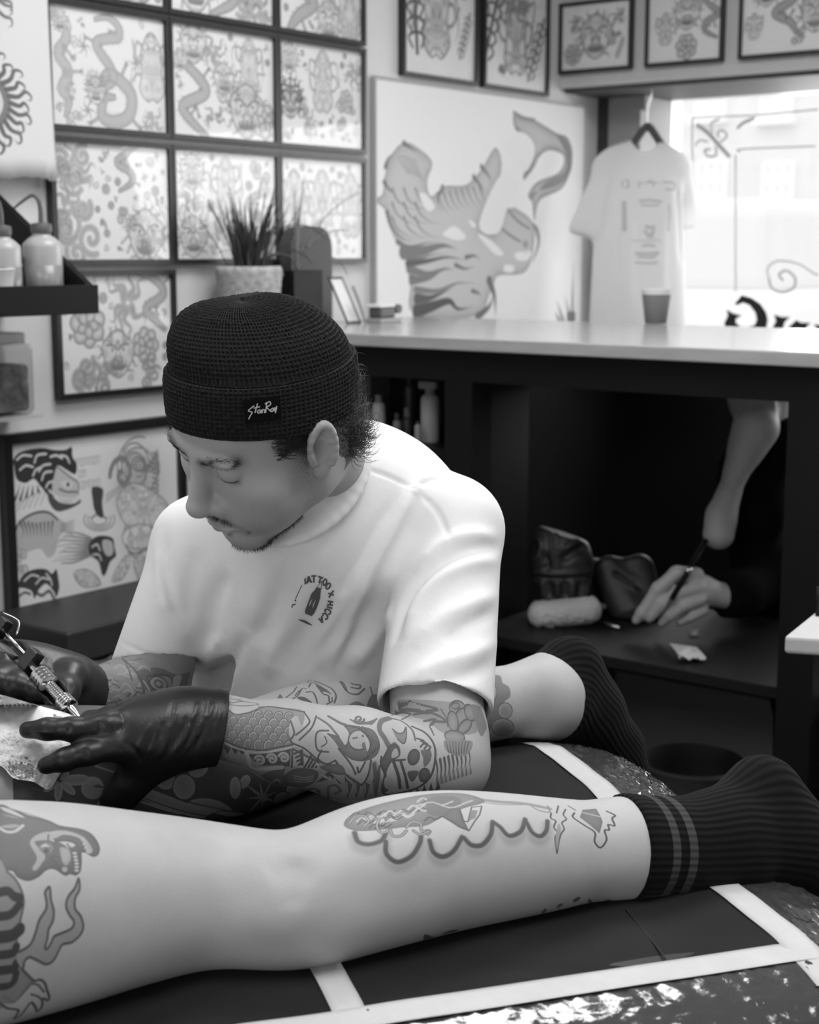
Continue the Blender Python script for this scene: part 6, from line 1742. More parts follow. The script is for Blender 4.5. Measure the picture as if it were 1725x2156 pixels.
gf.cap(P(466, 1531, 1.5745), P(480, 1532, 1.577), .0335, .0335, 0, 'cut')
Vg, Fg = gf.mesh(2)
Hg = Hit(Vg, Fg); Ng = normals(Vg, Fg)
rw = np.random.default_rng(6)
wr_ = []
for k in range(15):
    x = 462 - k * 7.5 + rw.normal(0, 2); y0 = 1470 + rw.uniform(0, 60); l_ = rw.uniform(35, 80)
    wr_.append(([(x, y0), (x - 5, y0 + l_ * .5), (x - 16, y0 + l_)], -.0009 if k % 2 else .0010, .0022))
for k in range(12):
    x = 300 + k * 11; y0 = 1545 + rw.uniform(-18, 20)
    wr_.append(([(x - 14, y0 + 48), (x, y0 + 20), (x + 16, y0 - 14)], -.0010 if k % 2 else .0010, .0022))
wr_ += [([(205, 1520), (212, 1530), (210, 1545)], -.0012, .002), ([(140, 1523), (146, 1532), (143, 1545)], -.0010, .002), ([(175, 1575), (182, 1585), (186, 1600)], -.0010, .002), ([(60, 1538), (90, 1541), (120, 1541)], .0010, .0018), ([(255, 1500), (262, 1520), (250, 1545)], -.0014, .003), ([(262, 1560), (285, 1580), (300, 1610)], -.0014, .003)]
carve(Vg, Ng, Hg, wr_)
mk('glove', Vg, Fg, M_GLOVE, artist)
# far glove: a fist round the grip of the machine
GA, GB = P(66, 1402, 1.640), P(150, 1492, 1.585)
gax = (GB - GA) / np.linalg.norm(GB - GA)
RW0, RW1 = P(176, 1466, 1.722), P(140, 1455, 1.70)
rgf = glove_field([RW0, P(-40, 1400, 1.70), P(30, 1420, 1.58), GA, GB], .0022, .055)
rgf.cap(RW0, RW1, .034, .036, .02).cap(RW1, P(60, 1430, 1.69), .037, .036, .03).cap(P(60, 1430, 1.69), P(0, 1405, 1.68), .034, .030, .03)
for k, (kx, ky) in enumerate(((115, 1425), (72, 1412), (28, 1400), (-15, 1392))):
    t = .62 - k * .25
    g = GA + (GB - GA) * t
    a = P(kx + 30, ky + 5, 1.67)
    rgf.chain([a, P(kx + 8, ky + 42, 1.625), g + (P(0, 60, 1) - P(0, 0, 1)) * .55 + FWD * .012, g + (P(-30, 60, 1) - P(0, 0, 1)) * .5 + FWD * .03], [.0145, .0125, .011, .0095], .008)
rgf.chain([RW1, P(150, 1425, 1.665), P(140, 1455, 1.63), P(128, 1482, 1.612)], [.022, .015, .0125, .010], .012)
rgf.half(P(176, 1466, 1.722), RW0 - RW1, .07)
rgf.cap(GA - gax * .05, GB + gax * .03, .0105, .0105, .002, 'cut')
v_, f_ = rgf.mesh(2)
mk('glove', v_, f_, M_GLOVE, artist)
# trousers, shoes (behind the bed)
pv = P(655, 1600, 2.08); pv = np.array([pv[0], pv[1], .74]) 
legdir = -HFWD
kneeL, kneeR = pv + legdir * .36 + RIGHT * .17 - ZUP * .14, pv + legdir * .34 - RIGHT * .17 - ZUP * .14
ank = lambda k: np.array([k[0], k[1], .11]) + HFWD * .10
trf = Field(CB, [np.arange((CB @ pv)[0] - .32, (CB @ pv)[0] + .32, .009), np.arange((CB @ pv)[1] - .50, (CB @ pv)[1] + .22, .009), np.arange(.06, 1.02, .009)])
trf.cap(pv + RIGHT * .08, pv - RIGHT * .08, .13, .13, .05).cap(pv, pv + ZUP * .14, .125, .12, .06)
for kn, s in ((kneeL, 1), (kneeR, -1)): trf.cap(pv + RIGHT * .09 * s, kn, .085, .06, .05).cap(kn, ank(kn), .058, .048, .04)
v_, f_ = trf.mesh(1)
mk('trousers', v_, f_, mat('black_denim', .02, .85, bump=.3, bscale=300), artist)
for kn in (kneeL, kneeR):
    a = ank(kn)
    g = Field(CB, [np.arange((CB @ a)[0] - .07, (CB @ a)[0] + .07, .006), np.arange((CB @ a)[1] - .24, (CB @ a)[1] + .08, .006), np.arange(-.02, .16, .006)])
    g.cap(a - ZUP * .06, a - HFWD * .17 - ZUP * .075, .042, .036, .03).cap(a, a - ZUP * .05, .042, .042, .03).half(a * [1, 1, 0] + ZUP * .003, -ZUP, .3)
    v_, f_ = g.mesh(1); mk('shoe', v_, f_, M_BLACK, artist)
st = thing('stool', 'black round work stool under the seated person', 'stool', (pv[0], pv[1], 0))
MB().lathe((pv[0], pv[1], .545), (0, 0, 1), [(.0, 0), (.17, 0), (.185, .02), (.185, .05), (.165, .066), (0, .068)], 32, False).build('seat', M_VIN, st, smooth=True)
MB().lathe((pv[0], pv[1], .08), (0, 0, 1), [(.025, 0), (.025, .465)], 16).build('post', M_STEEL, st, smooth=True)
for k in range(5):
    a = k * 2 * math.pi / 5
    MB().tube([(pv[0], pv[1], .09), (pv[0] + .24 * math.cos(a), pv[1] + .24 * math.sin(a), .06)], .014, 8).build('leg', M_STEEL, st, smooth=True)
    MB().lathe((pv[0] + .24 * math.cos(a) - .012 * math.sin(a), pv[1] + .24 * math.sin(a) + .012 * math.cos(a), .03), (math.sin(a), -math.cos(a), 0), [(.03, 0), (.03, .024)], 16).build('caster', M_BLACK, st)
# ================================================================== things around the room
def cloth_noise(seed, s): 
    f = vnoise(seed, s, s); return f
# --- paper towel under the gloved fingers
up_c = cr([(-60, 1452), (0, 1462), (60, 1479), (93, 1488), (140, 1501), (168, 1514), (190, 1540)], 8)
lo_c = cr([(-60, 1602), (0, 1612), (28, 1638), (70, 1646), (103, 1662), (128, 1628), (150, 1616), (192, 1560)], 8)
nu, nv_ = 84, 60
def resample(p, n):
    d = np.r_[0, np.cumsum(np.linalg.norm(np.diff(p, axis=0), axis=1))]; t = np.linspace(0, d[-1], n)
    return np.c_[np.interp(t, d, p[:, 0]), np.interp(t, d, p[:, 1])]
U, L = resample(up_c, nu), resample(lo_c, nu)
f1, f2 = vnoise(21, .035, .035), vnoise(22, .11, .09)
top, bot = [], []
for i in range(nu):
    for j in range(nv_):
        t = j / (nv_ - 1); x, y = U[i] * (1 - t) + L[i] * t
        h = hitc.at(x, y); d0 = depth(h[0]) if h else 1.53
        d0 = min(d0, 1.60)
        wv = .004 + .0022 * abs(f1(x + y * .6, y - x * .3)) + .0012 * abs(f2(x, y)) + .0030 * math.exp(-((x - 60 - (y - 1480) * .35) / 16) ** 2)
        top.append(P(x, y, d0 - .003 - wv)); bot.append(P(x, y, d0 - .0015 - wv))
N_ = nu * nv_
f = [(i * nv_ + j, i * nv_ + j + 1, (i + 1) * nv_ + j + 1, (i + 1) * nv_ + j) for i in range(nu - 1) for j in range(nv_ - 1)]
rim = [i * nv_ for i in range(nu)] + [(nu - 1) * nv_ + j for j in range(1, nv_)] + [i * nv_ + nv_ - 1 for i in range(nu - 2, -1, -1)] + [j for j in range(nv_ - 2, 0, -1)]
ff = [q[::-1] for q in f] + [tuple(N_ + x for x in q) for q in f] + [(rim[k], rim[(k + 1) % len(rim)], N_ + rim[(k + 1) % len(rim)], N_ + rim[k]) for k in range(len(rim))]
c = canvas(640, 480); r7 = np.random.default_rng(9)
def tpx(x, y):
    i = int(np.argmin(np.abs(U[:, 0] * .5 + L[:, 0] * .5 - x))); t = (y - U[i, 1]) / max(1, L[i, 1] - U[i, 1]); return i / (nu - 1) * 640, t * 480
for k in range(420):
    x, y = r7.uniform(-50, 40), r7.uniform(1540, 1640)
    a, b = tpx(x, y); stroke(c, [(a, b), (a + r7.normal(0, 9), b + r7.normal(0, 4))], r7.uniform(1, 4), r7.uniform(.3, .75))
for k in range(160):
    x, y = r7.normal(45, 16), r7.normal(1622, 10)
    a, b = tpx(x, y); disc(c, a, b, r7.uniform(2, 9), r7.uniform(.5, .9))
for k in range(7):
    a, b = tpx(122 + r7.normal(0, 6), 1510 + r7.normal(0, 3)); disc(c, a, b, r7.uniform(6, 13), .7)
stroke(c, [tpx(5, 1475), tpx(12, 1500), tpx(22, 1530)], 3, .3, 3)
ring(c, *tpx(2, 1468), 10, 5, .6)
uvt = [(i / (nu - 1), 1 - j / (nv_ - 1)) for i in range(nu) for j in range(nv_)]
uvl = [uvt[x % N_] for q in ff for x in q]
tw = mk('paper_towel', top + bot, ff, ink_mat('smudged_paper_towel', c, .74, .05, .9, bump=.5, bscale=300), None, True, uv=uvl)
tag(tw, 'crumpled white paper towel with ink smudges under the black gloved fingers', 'paper towel')

# --- tattoo machine in the far glove
M_CHROME = mat('polished_chrome', .72, .14, 1.0)
M_GUN = mat('dark_gunmetal', .10, .35, 1.0)
gun = thing('tattoo_machine', 'chrome and black tattoo machine held in the far black glove', 'tattoo machine', GA)
AX = lambda t: GA + (GB - GA) * t                       # 0 at the vise, 1 near the tip
Lg = np.linalg.norm(GB - GA); gd = (GB - GA) / Lg
m = MB()
pr_ = [(.004, .20)]
for t0, t1, n, r0, r1 in ((.20, .46, 4, .0098, .0112), (.48, .78, 8, .0054, .0062), (.80, .98, 4, .0084, .0096)):
    for k in range(n):
        a, b = t0 + (t1 - t0) * k / n, t0 + (t1 - t0) * (k + 1) / n
        pr_ += [(r0, a), (r1, a + (b - a) * .2), (r1, a + (b - a) * .7), (r0, b - (b - a) * .05)]
pr_ += [(.003, .99)]
m.lathe(GA, gd, [(r, t * Lg) for r, t in pr_], 32)
m.build('grip', M_CHROME, gun, smooth=False, angle=35)
m = MB(); m.lathe(GA, gd, [(.0045, -.08 * Lg), (.0045, .2 * Lg)], 20); m.build('back_stem', M_CHROME, gun, angle=35)
m = MB(); m.lathe(GA, gd, [(.0042, .98 * Lg), (.0040, 1.06 * Lg), (.0022, 1.16 * Lg), (.0008, 1.24 * Lg)], 16); m.build('tip', M_CHROME, gun, angle=35)
side = np.cross(gd, FWD); side /= np.linalg.norm(side); oth = np.cross(gd, side)
o = AX(-.16)
m = MB(); m.box(o - side * .018 - oth * .007, gd * .016, side * .034, oth * .014); m.build('vise', M_GUN, gun, bevel=.001)
m = MB(); m.lathe(o + gd * .008 - side * .018, -side, [(.004, 0), (.004, .006), (.0055, .006), (.0055, .010)], 16); m.build('vise_screw', M_CHROME, gun, angle=35)
m = MB(); m.tube([AX(-.16) + side * .004, AX(-1.15) + side * .004], .0018, 8); m.build('needle_bar', M_CHROME, gun, smooth=True)
m = MB(); m.box(AX(-.9) - side * .034 - oth * .006, gd * .085, side * .012, oth * .012).box(AX(-.92) - side * .034 - oth * .006, gd * .012, side * .05, oth * .012); m.build('frame', M_GUN, gun, bevel=.001)
for k in (0, 1):
    m = MB(); m.lathe(AX(-.52 - .38 * k) - side * .010 , -side, [(.004, -.004), (.0135, -.004), (.0135, 0), (.0125, .001), (.0125, .022), (.0135, .023), (.0135, .027), (.004, .027)], 24); m.build('coil', mat('grey_coil_wrap', .16, .5), gun, angle=35)
m = MB(); m.tube(cr([AX(-.55) + side * .012, AX(-.75) + side * .022 - oth * .006, AX(-1.0) + side * .018], 5), .0012, 6); m.build('spring_wire', M_CHROME, gun, smooth=True)

# --- black wall shelf with squeeze bottles
sx0, sx1, sy0, sy1 = WX + .001, -2.366, 1.35, 2.06
sh = thing('wall_shelf', 'black wall shelf with a sloping end panel, over the jar', 'shelf', (WX, 1.8, 1.38))
MB().aabb(sx0, sx1 - .016, sy0, sy1 - .016, 1.40, 1.415).build('board', M_BLACK, sh)
MB().aabb(sx1 - .016, sx1, sy0, sy1, 1.379, 1.436).build('front_rail', M_BLACK, sh, bevel=.001)
m = MB(); v = [(sx1 - .016, sy1 - .016, 1.379), (sx1 - .016, sy1 - .016, 1.436), (sx0, sy1 - .016, 1.62), (sx0, sy1 - .016, 1.379)]
v += [(a, b + .016, c_) for a, b, c_ in v]
m.add(v, [(0, 1, 2, 3), (7, 6, 5, 4), (0, 4, 5, 1), (1, 5, 6, 2), (2, 6, 7, 3), (3, 7, 4, 0)]); m.build('end_panel', M_BLACK, sh)
M_LDPE = mat('translucent_plastic', .40, .35, var=.1, vscale=20)
def squeeze_bottle(px, py, r, h, label, bend):
    b = on_x(px, py, -2.46); b[2] = 1.4155
    t = thing('squeeze_bottle', label, 'bottle', b, 'squeeze bottles on the black shelf')
    MB().lathe(b, (0, 0, 1), [(0, 0), (r * .92, 0), (r, .006), (r, h * .80), (r * .97, h * .86), (r * .72, h * .94), (r * .46, h), (r * .46, h + .01)], 40).build('body', M_LDPE, t, smooth=True)
    MB().lathe(b, (0, 0, 1), [(r * .97, .008), (r * 1.003, .012), (r * 1.003, h * .5), (r * .97, h * .502)], 40, False).build('liquid_tint', mat('grey_liquid_band', .22, .3), t, smooth=True)
    MB().lathe(b + ZUP * (h + .004), (0, 0, 1), [(r * .52, 0), (r * .54, .003), (r * .54, .016), (r * .48, .019), (.006, .021)], 28).build('cap', mat('grey_cap', .09, .5), t, angle=40)
    d = np.array([-.62, -.79, 0]) * .72
    q = b + ZUP * (h + .02)
    MB().tube(cr([q, q + ZUP * .03, q + ZUP * .050 + d * .006, q + ZUP * .058 + d * .022, q + ZUP * (.045 + bend) + d * .050, q + ZUP * (.032 + bend) + d * .072], 5), np.linspace(.0056, .0022, 26), 8).build('spout', mat('grey_spout', .10, .4), t, smooth=True)
squeeze_bottle(92, 600, .039, .118, 'tall translucent squeeze bottle with bent spout, foremost on the black shelf', 0)
squeeze_bottle(8, 602, .036, .112, 'translucent squeeze bottle cut by the left photo edge, on the black shelf', .01)
b = on_x(-2, 610, -2.405); b[2] = 1.4155
pcup = thing('paper_cup', 'small white paper cup at the left edge of the black shelf', 'cup', b)
MB().lathe(b, (0, 0, 1), [(.024, 0), (.031, .05), (.0325, .052), (.0310, .053), (.0290, .050), (.0225, .004), (0, .004)], 32).build('cup_body', mat('white_paper_cup', .66, .7), pcup, angle=50)
b = on_x(43, 600, -2.50); b[2] = 1.4155
bx = thing('ink_box', 'small dark carton with a pale T between the squeeze bottles', 'box', b)
MB().box(b + np.array([-.02, -.022, 0]), (.04, 0, 0), (0, .05, 0), (0, 0, .074)).build('carton', mat('dark_card', .035, .6), bx, bevel=.001)
fx = b[0] + .0205
m = MB(); 
for a0_, a1_, z0_, z1_ in ((-.016, .010, .056, .062), (-.006, 0, .040, .056), (.013, .018, .040, .062)): m.aabb(fx, fx + .0006, b[1] + a0_, b[1] + a1_, b[2] + z0_, b[2] + z1_)
m.build('lettering', mat('pale_print', .6, .7), bx)
# --- clear jar hanging under the shelf at the wall
q0, q1 = on_x(-60, 868, WX + .05), on_x(50, 868, WX + .05)
jar = thing('clear_jar', 'clear jar with dark paper inside, under the black shelf', 'jar', (WX + .05, (q0[1] + q1[1]) / 2, q1[2]))
m = MB(); m.aabb(WX + .002, WX + .095, q0[1], q1[1], q1[2], q1[2] + .148); m.build('glass_body', glass_mat('jar_glass', .80, 1.0), jar, bevel=.012, seg=3)
m = MB(); m.aabb(WX + .012, WX + .085, q0[1] + .01, q1[1] - .008, q1[2] + .006, q1[2] + .105); m.build('paper_inside', mat('mottled_grey_paper', .22, .8, var=.6, vscale=40), jar, bevel=.008)
m = MB(); m.aabb(WX + .004, WX + .093, q0[1] + .02, q1[1] - .02, q1[2] + .149, q1[2] + .172); m.build('lid', mat('pale_clear_lid', .55, .3), jar, bevel=.004)
m = MB(); m.aabb(WX + .001, WX + .11, q0[1] - .1, q1[1] + .004, q1[2] - .008, q1[2] - .0005)
tag(m.build('glass_ledge', mat('pale_ledge', .55, .5)), 'thin pale ledge fixed to the wall under the clear jar', 'ledge')

# --- drawing paper with a flaming sun, taped beside the frames
c = canvas(420, 560)
py0, py1, pz0, pz1 = 1.62, 2.184, 1.645, 2.30
def spx(pts): 
    o_ = []
    for x, y in pts:
        q = on_x(x, y, WX + .03); o_.append(((q[1] - py0) / (py1 - py0) * 420, (pz1 - q[2]) / (pz1 - pz0) * 560))
    return o_
ct = spx([(-40, 212)])[0]
disc(c, ct[0], ct[1], 50, .75); disc(c, ct[0], ct[1], 36, .12); 
for k in range(26):
    a = k * 2 * math.pi / 26; r0_, r1_ = 48, 84 + 8 * (k % 2)
    d = np.array([math.cos(a), math.sin(a)]); e = np.array([-d[1], d[0]]); o_ = np.array(ct)
    stroke(c, cr([o_ + d * r0_, o_ + d * (r0_ + 18) + e * 4, o_ + d * r1_ * .9 - e * 2, o_ + d * r1_ + e * 7, o_ + d * (r1_ - 3) + e * 14, o_ + d * (r1_ - 11) + e * 12], 5), 9, .85, taper=True)
for y0_ in (15, 40, 5):
    stroke(c, cr(spx([(-20, y0_ - 30), (5, y0_ - 6), (20, y0_), (22, y0_ + 14), (14, y0_ + 18)]), 5), 8, .8, taper=True)
torn = np.random.default_rng(3)
yy = np.linspace(py0, py1, 60); zb_ = pz0 + .012 + np.cumsum(torn.normal(0, .0022, 60)); zb_ -= np.linspace(0, zb_[-1] - pz0 - .006, 60)
rows = [[(WX + .030 + .006 * math.sin(y * 22) * (1 - k) + (.012 * (1 - k) ** 3), y, z0_ + (pz1 - z0_) * k) for y, z0_ in zip(yy, zb_)] for k in np.linspace(0, 1, 16)]
v = [p for r in rows for p in r] + [(p[0] - .0012, p[1], p[2]) for r in rows for p in r]
n = 60; N_ = n * 16
f = [(i * n + j, i * n + j + 1, (i + 1) * n + j + 1, (i + 1) * n + j) for i in range(15) for j in range(n - 1)]
ff = f + [tuple(N_ + x for x in q[::-1]) for q in f]
rim = [j for j in range(n)] + [i * n + n - 1 for i in range(1, 16)] + [15 * n + j for j in range(n - 2, -1, -1)] + [i * n for i in range(14, 0, -1)]
ff += [(rim[k], N_ + rim[k], N_ + rim[(k + 1) % len(rim)], rim[(k + 1) % len(rim)]) for k in range(len(rim))]
uvv = [((p[1] - py0) / (py1 - py0), (p[2] - pz0) / (pz1 - pz0)) for p in v]
o = mk('drawing_paper', v, ff, ink_mat('drawing_paper_sheet', c, .62, .04, .85), None, True, uv=[uvv[x] for q in ff for x in q])
tag(o, 'torn sheet of paper with a dark flaming sun, top left beside the frames', 'paper')

# --- black case on a film-covered trolley
case = thing('equipment_case', 'flat black case lying in front of the panther poster', 'case', (-2.5, 2.15, .66))
m = MB(); m.aabb(-2.632, -2.362, 1.945, 2.40, .672, .742); m.build('body', mat('black_case_shell', .022, .45, bump=.1, bscale=150), case, bevel=.006, seg=3)
m = MB(); m.aabb(-2.3615, -2.3585, 2.13, 2.20, .70, .712); m.build('latch', M_STEEL, case, bevel=.001)
tr = thing('work_trolley', 'low work trolley wrapped in crinkled cling film', 'trolley', (-2.42, 2.05, 0))
MB().aabb(-2.64, -2.16, 1.45, 2.44, .640, .6685).build('tray', M_BLACK, tr, bevel=.003)
for x in (-2.61, -2.19):
    for y in (1.5, 2.40): MB().aabb(x - .015, x + .015, y - .015, y + .015, 0, .64).build('leg', M_BLACK, tr)
nf = vnoise(31, 30, 55); 
gx, gy = np.linspace(-2.355, -2.15, 40), np.linspace(1.45, 2.44, 110)
v = [(x, y, .6705 + abs(nf(x, y)) * .006) for x in gx for y in gy] + [(x, y, .669) for x in gx for y in gy]; n = 110; N_ = 40 * 110
f = [(i * n + j, (i + 1) * n + j, (i + 1) * n + j + 1, i * n + j + 1) for i in range(39) for j in range(n - 1)]
mk('cling_film', v, f + [tuple(N_ + x for x in q[::-1]) for q in f], mat('grey_cling_film', .10, .22, spec=.8, var=.4, vscale=18), tr)
for k, (px, py, s) in enumerate(((150, 1348, .028), (22, 1346, .02))):
    b = on_z(px, py, .69); ng = vnoise(40 + k, 60, 60)
    gx = np.linspace(-1, 1, 18)
    v = [b + np.array([x * s, y * s * 1.6, .006 * ng(x * .02 + k, y * .02) + .004 - .006 * (x * x + y * y) * .3]) for x in gx for y in gx]
    v += [p - ZUP * .0012 for p in v]
    f = [(i * 18 + j, (i + 1) * 18 + j, (i + 1) * 18 + j + 1, i * 18 + j + 1) for i in range(17) for j in range(17)]
    o = mk('tissue_scrap', v, f + [tuple(324 + x for x in q[::-1]) for q in f], mat('grey_tissue', .45, .9), None)
    tag(o, ('pale torn tissue on the filmed trolley, by the corner of the case', 'small pale tissue at the left photo edge on the filmed trolley')[k], 'tissue')

# ------------------------------------------------------------------ on the worktop
ZC = 1.3202
# grass plant in a woven pot
b = np.array([-2.556, 2.697, ZC])
pl = thing('potted_grass', 'dark spiky grass plant in a pale woven pot on the worktop', 'plant', b)
prof_ = [(0, 0), (.060, 0), (.066, .02)] + [(.067 + .0016 * (k % 2) + .012 * k / 16, .02 + k * .0074) for k in range(17)] + [(.077, .147), (.073, .14), (.070, .125), (0, .124)]
m = MB(); m.lathe(b, (0, 0, 1), prof_, 64); wob = [list(p) for p in m.v]
for i, p in enumerate(m.v):
    k, a = i // 64, i % 64
    if 2 < k < 20:
        s_ = 1 + .018 * (1 if ((a // 2 + k // 2) % 2) else -1); m.v[i] = (b[0] + (p[0] - b[0]) * s_, b[1] + (p[1] - b[1]) * s_, p[2])
m.build('pot', mat('pale_wicker', .36, .8, var=.25, vscale=70), pl, smooth=True)
MB().lathe(b + ZUP * .126, (0, 0, 1), [(0, .004), (.069, 0)], 24, False).build('soil', mat('dark_soil', .02, .95), pl)
rg6 = np.random.default_rng(20); M_LEAF = mat('dark_green_leaf', .035, .5); M_LEAF2 = mat('paler_leaf', .20, .5)
def blade(mb, p, az, lean, L, w, droop, n=9):
    d0 = np.array([math.cos(az), math.sin(az), 0]); sd = np.array([-d0[1], d0[0], 0]); q = p.copy(); ang = lean; v = []
    for i in range(n + 1):
        t = i / n; ww = w * (1 - t ** 2.2) + .0003
        nrm_ = d0 * math.cos(ang) - ZUP * math.sin(ang)
        v += [q - sd * ww, q + sd * ww, q + sd * ww * .2 + nrm_ * w * .5, ]
        dv = d0 * math.sin(ang) + ZUP * math.cos(ang); q = q + dv * L / n; ang += droop / n
    f = []
    for i in range(n):
        a, c_ = 3 * i, 3 * i + 3
        f += [(a, a + 1, c_ + 1, c_), (a + 1, a + 2, c_ + 2, c_ + 1), (a + 2, a, c_, c_ + 2)]
    mb.add(v, f)
for k in range(78):
    az = rg6.uniform(0, 6.28); r_ = rg6.uniform(0, .045); m = MB()
    p = b + np.array([math.cos(az) * r_, math.sin(az) * r_, .124])
    lean = rg6.uniform(.02, .42); az2 = az + rg6.normal(0, .4)
    L_b = rg6.uniform(.11, .215)
    if b[0] + math.cos(az2) * math.sin(lean) * L_b < -2.645: az2 = math.pi - az2
    blade(m, p, az2, lean, L_b, rg6.uniform(.0030, .0048), rg6.uniform(0, .45))
    m.build('blade', M_LEAF, pl, smooth=True)
m = MB(); blade(m, b + np.array([0, .02, .124]), math.pi / 2 - .2, .12, .30, .0048, 2.3, 16); m.build('blade', M_LEAF, pl, smooth=True)
m = MB(); blade(m, b + np.array([0, .03, .124]), math.pi / 2 - .1, .55, .22, .006, 1.9, 14); m.build('blade', M_LEAF, pl, smooth=True)
# black planter with pale leaves
b = np.array([-2.582, 2.880, ZC])
bp_ = thing('planter_box', 'square black planter with a slot and thin pale leaves on the worktop', 'plant', b)
m = MB(); m.aabb(b[0] - .055, b[0] + .055, b[1] - .055, b[1] + .055, ZC, ZC + .135); m.build('box', M_BLACK, bp_, bevel=.002)
m = MB(); cc = on_y(628, 578, b[1] - .056); m.aabb(b[0] - .012, b[0] + .022, b[1] - .0568, b[1] - .0545, ZC + .122, ZC + .128); m.build('slot', mat('pale_slot', .35, .5), bp_)
for az, lean, L_b, dr in ((1.2, .25, .20, 1.6), (1.7, .02, .24, .3), (2.0, -.05, .18, .2), (1.0, .55, .17, 2.4), (1.4, .40, .30, .9), (1.9, .15, .13, 1.9), (1.5, -.12, .20, .2), (4.6, .3, .12, 2.2), (1.1, .1, .15, .8)):
    m = MB(); blade(m, b + np.array([.01, .01, .134]), az, lean, L_b, .0040, dr, 12); m.build('leaf', M_LEAF2, bp_, smooth=True)
# arched dark box
b = np.array([-2.60, 3.03, ZC])
ab = thing('arched_box', 'dark round-topped box with a pale side edge behind the planter', 'box', b)
def arch(x0, x1, y0, y1, z0, z1, R, m_, name, par):
    pts = [(y0, z0), (y1, z0)] + [(y1 - R + R * math.cos(t), z1 - R + R * math.sin(t)) for t in np.linspace(0, math.pi / 2, 8)] + [(y0 + R + R * math.cos(t), z1 - R + R * math.sin(t)) for t in np.linspace(math.pi / 2, math.pi, 8)]
    n = len(pts); v = [(x0, a, c_) for a, c_ in pts] + [(x1, a, c_) for a, c_ in pts]
    f = [tuple(reversed(range(n))), tuple(range(n, 2 * n))] + [(i, (i + 1) % n, n + (i + 1) % n, n + i) for i in range(n)]
    o = mk(name, v, f, m_, par, False); return smooth_by_angle(o, 30)
ay0, ay1 = on_x(613, 500, -2.60)[1], on_x(699, 500, -2.60)[1]
arch(-2.640, -2.60, ay0, ay1, ZC, on_x(650, 476, -2.60)[2], .055, mat('dark_grey_shell', .06, .6), 'shell', ab)
arch(-2.642, -2.612, ay1 + .0005, ay1 + .014, ZC, ZC + .19, .006, mat('pale_side_shell', .6, .5), 'back_shell', ab)
# tilted card frame, tape dispenser
b = np.array([-2.58, 3.015, ZC])
cf = thing('card_stand', 'small tilted card frame leaning beside the black planter', 'card frame', (-2.52, 3.03, ZC))
t0_ = np.array([-2.50, 2.995, ZC]); ey = np.array([0, .055, 0]); ez_ = np.array([-.045, -.022, .118])
M_DG = mat('dark_grey_plastic', .07, .5)
m = MB(); nx = np.array([.004, 0, 0])
m.box(t0_, ey * .1, ez_, nx).box(t0_ + ey * .9, ey * .1, ez_, nx).box(t0_, ey, ez_ * .05, nx).box(t0_ + ez_ * .95, ey, ez_ * .05, nx); m.build('frame', M_DG, cf)
m = MB(); m.box(t0_ + ey * .1 + ez_ * .05 + nx * .2, ey * .8, ez_ * .9, nx * .5); m.build('card', mat('white_card', .7, .7), cf)
m = MB(); m.tube(cr([t0_ + ey * .2 + np.array([.012, 0, .095]), t0_ + ey * .3 + np.array([.03, 0, .05]), t0_ + ey * .4 + np.array([.045, 0, .003])], 5), .004, 8); m.build('prop', mat('grey_prop', .25, .5), cf, smooth=True)
b = np.array([-2.47, 3.10, ZC])
td = thing('tape_dispenser', 'dark desk tape dispenser with white paper on top, beside the card frame', 'tape dispenser', b)
m = MB(); m.aabb(b[0] - .025, b[0] + .025, b[1] - .035, b[1] + .055, ZC, ZC + .012); m.build('base', mat('grey_base', .3, .5), td, bevel=.002)
m = MB(); m.aabb(b[0] - .02, b[0] + .02, b[1] - .03, b[1] + .035, ZC + .012, ZC + .040); m.build('body', M_DG, td, bevel=.006, seg=3)
m = MB(); m.lathe((b[0] - .012, b[1] + .06, ZC + .034), (1, 0, 0), [(.006, 0), (.012, 0), (.012, .024), (.006, .024)], 20); m.build('roller', M_DG, td, smooth=False, angle=40)
m = MB(); m.aabb(b[0] - .024, b[0] + .022, b[1] - .034, b[1] + .03, ZC + .0402, ZC + .0475); o = m.build('note_pad', mat('white_paper', .75, .8), bevel=.001)
tag(o, 'white paper pad lying on the dark tape dispenser', 'paper')
# coffee cup
b = on_z(1381, 681, ZC); b[2] = ZC
cu = thing('coffee_cup', 'grey paper coffee cup with pale rim on the worktop', 'cup', b)
MB().lathe(b, (0, 0, 1), [(.0265, 0), (.0275, .001), (.0365, .073), (.0365, .074), (0.030, .072), (.0255, .003), (0, .003)], 40).build('sleeve', mat('grey_card_sleeve', .17, .8, bump=.3, bscale=300), cu, angle=50)
MB().lathe(b + ZUP * .0742, (0, 0, 1), [(.0372, 0), (.0385, .010), (.0395, .012), (.038, .0125), (.035, .001)], 40).build('rim', mat('white_cup_rim', .7, .5), cu, angle=50)

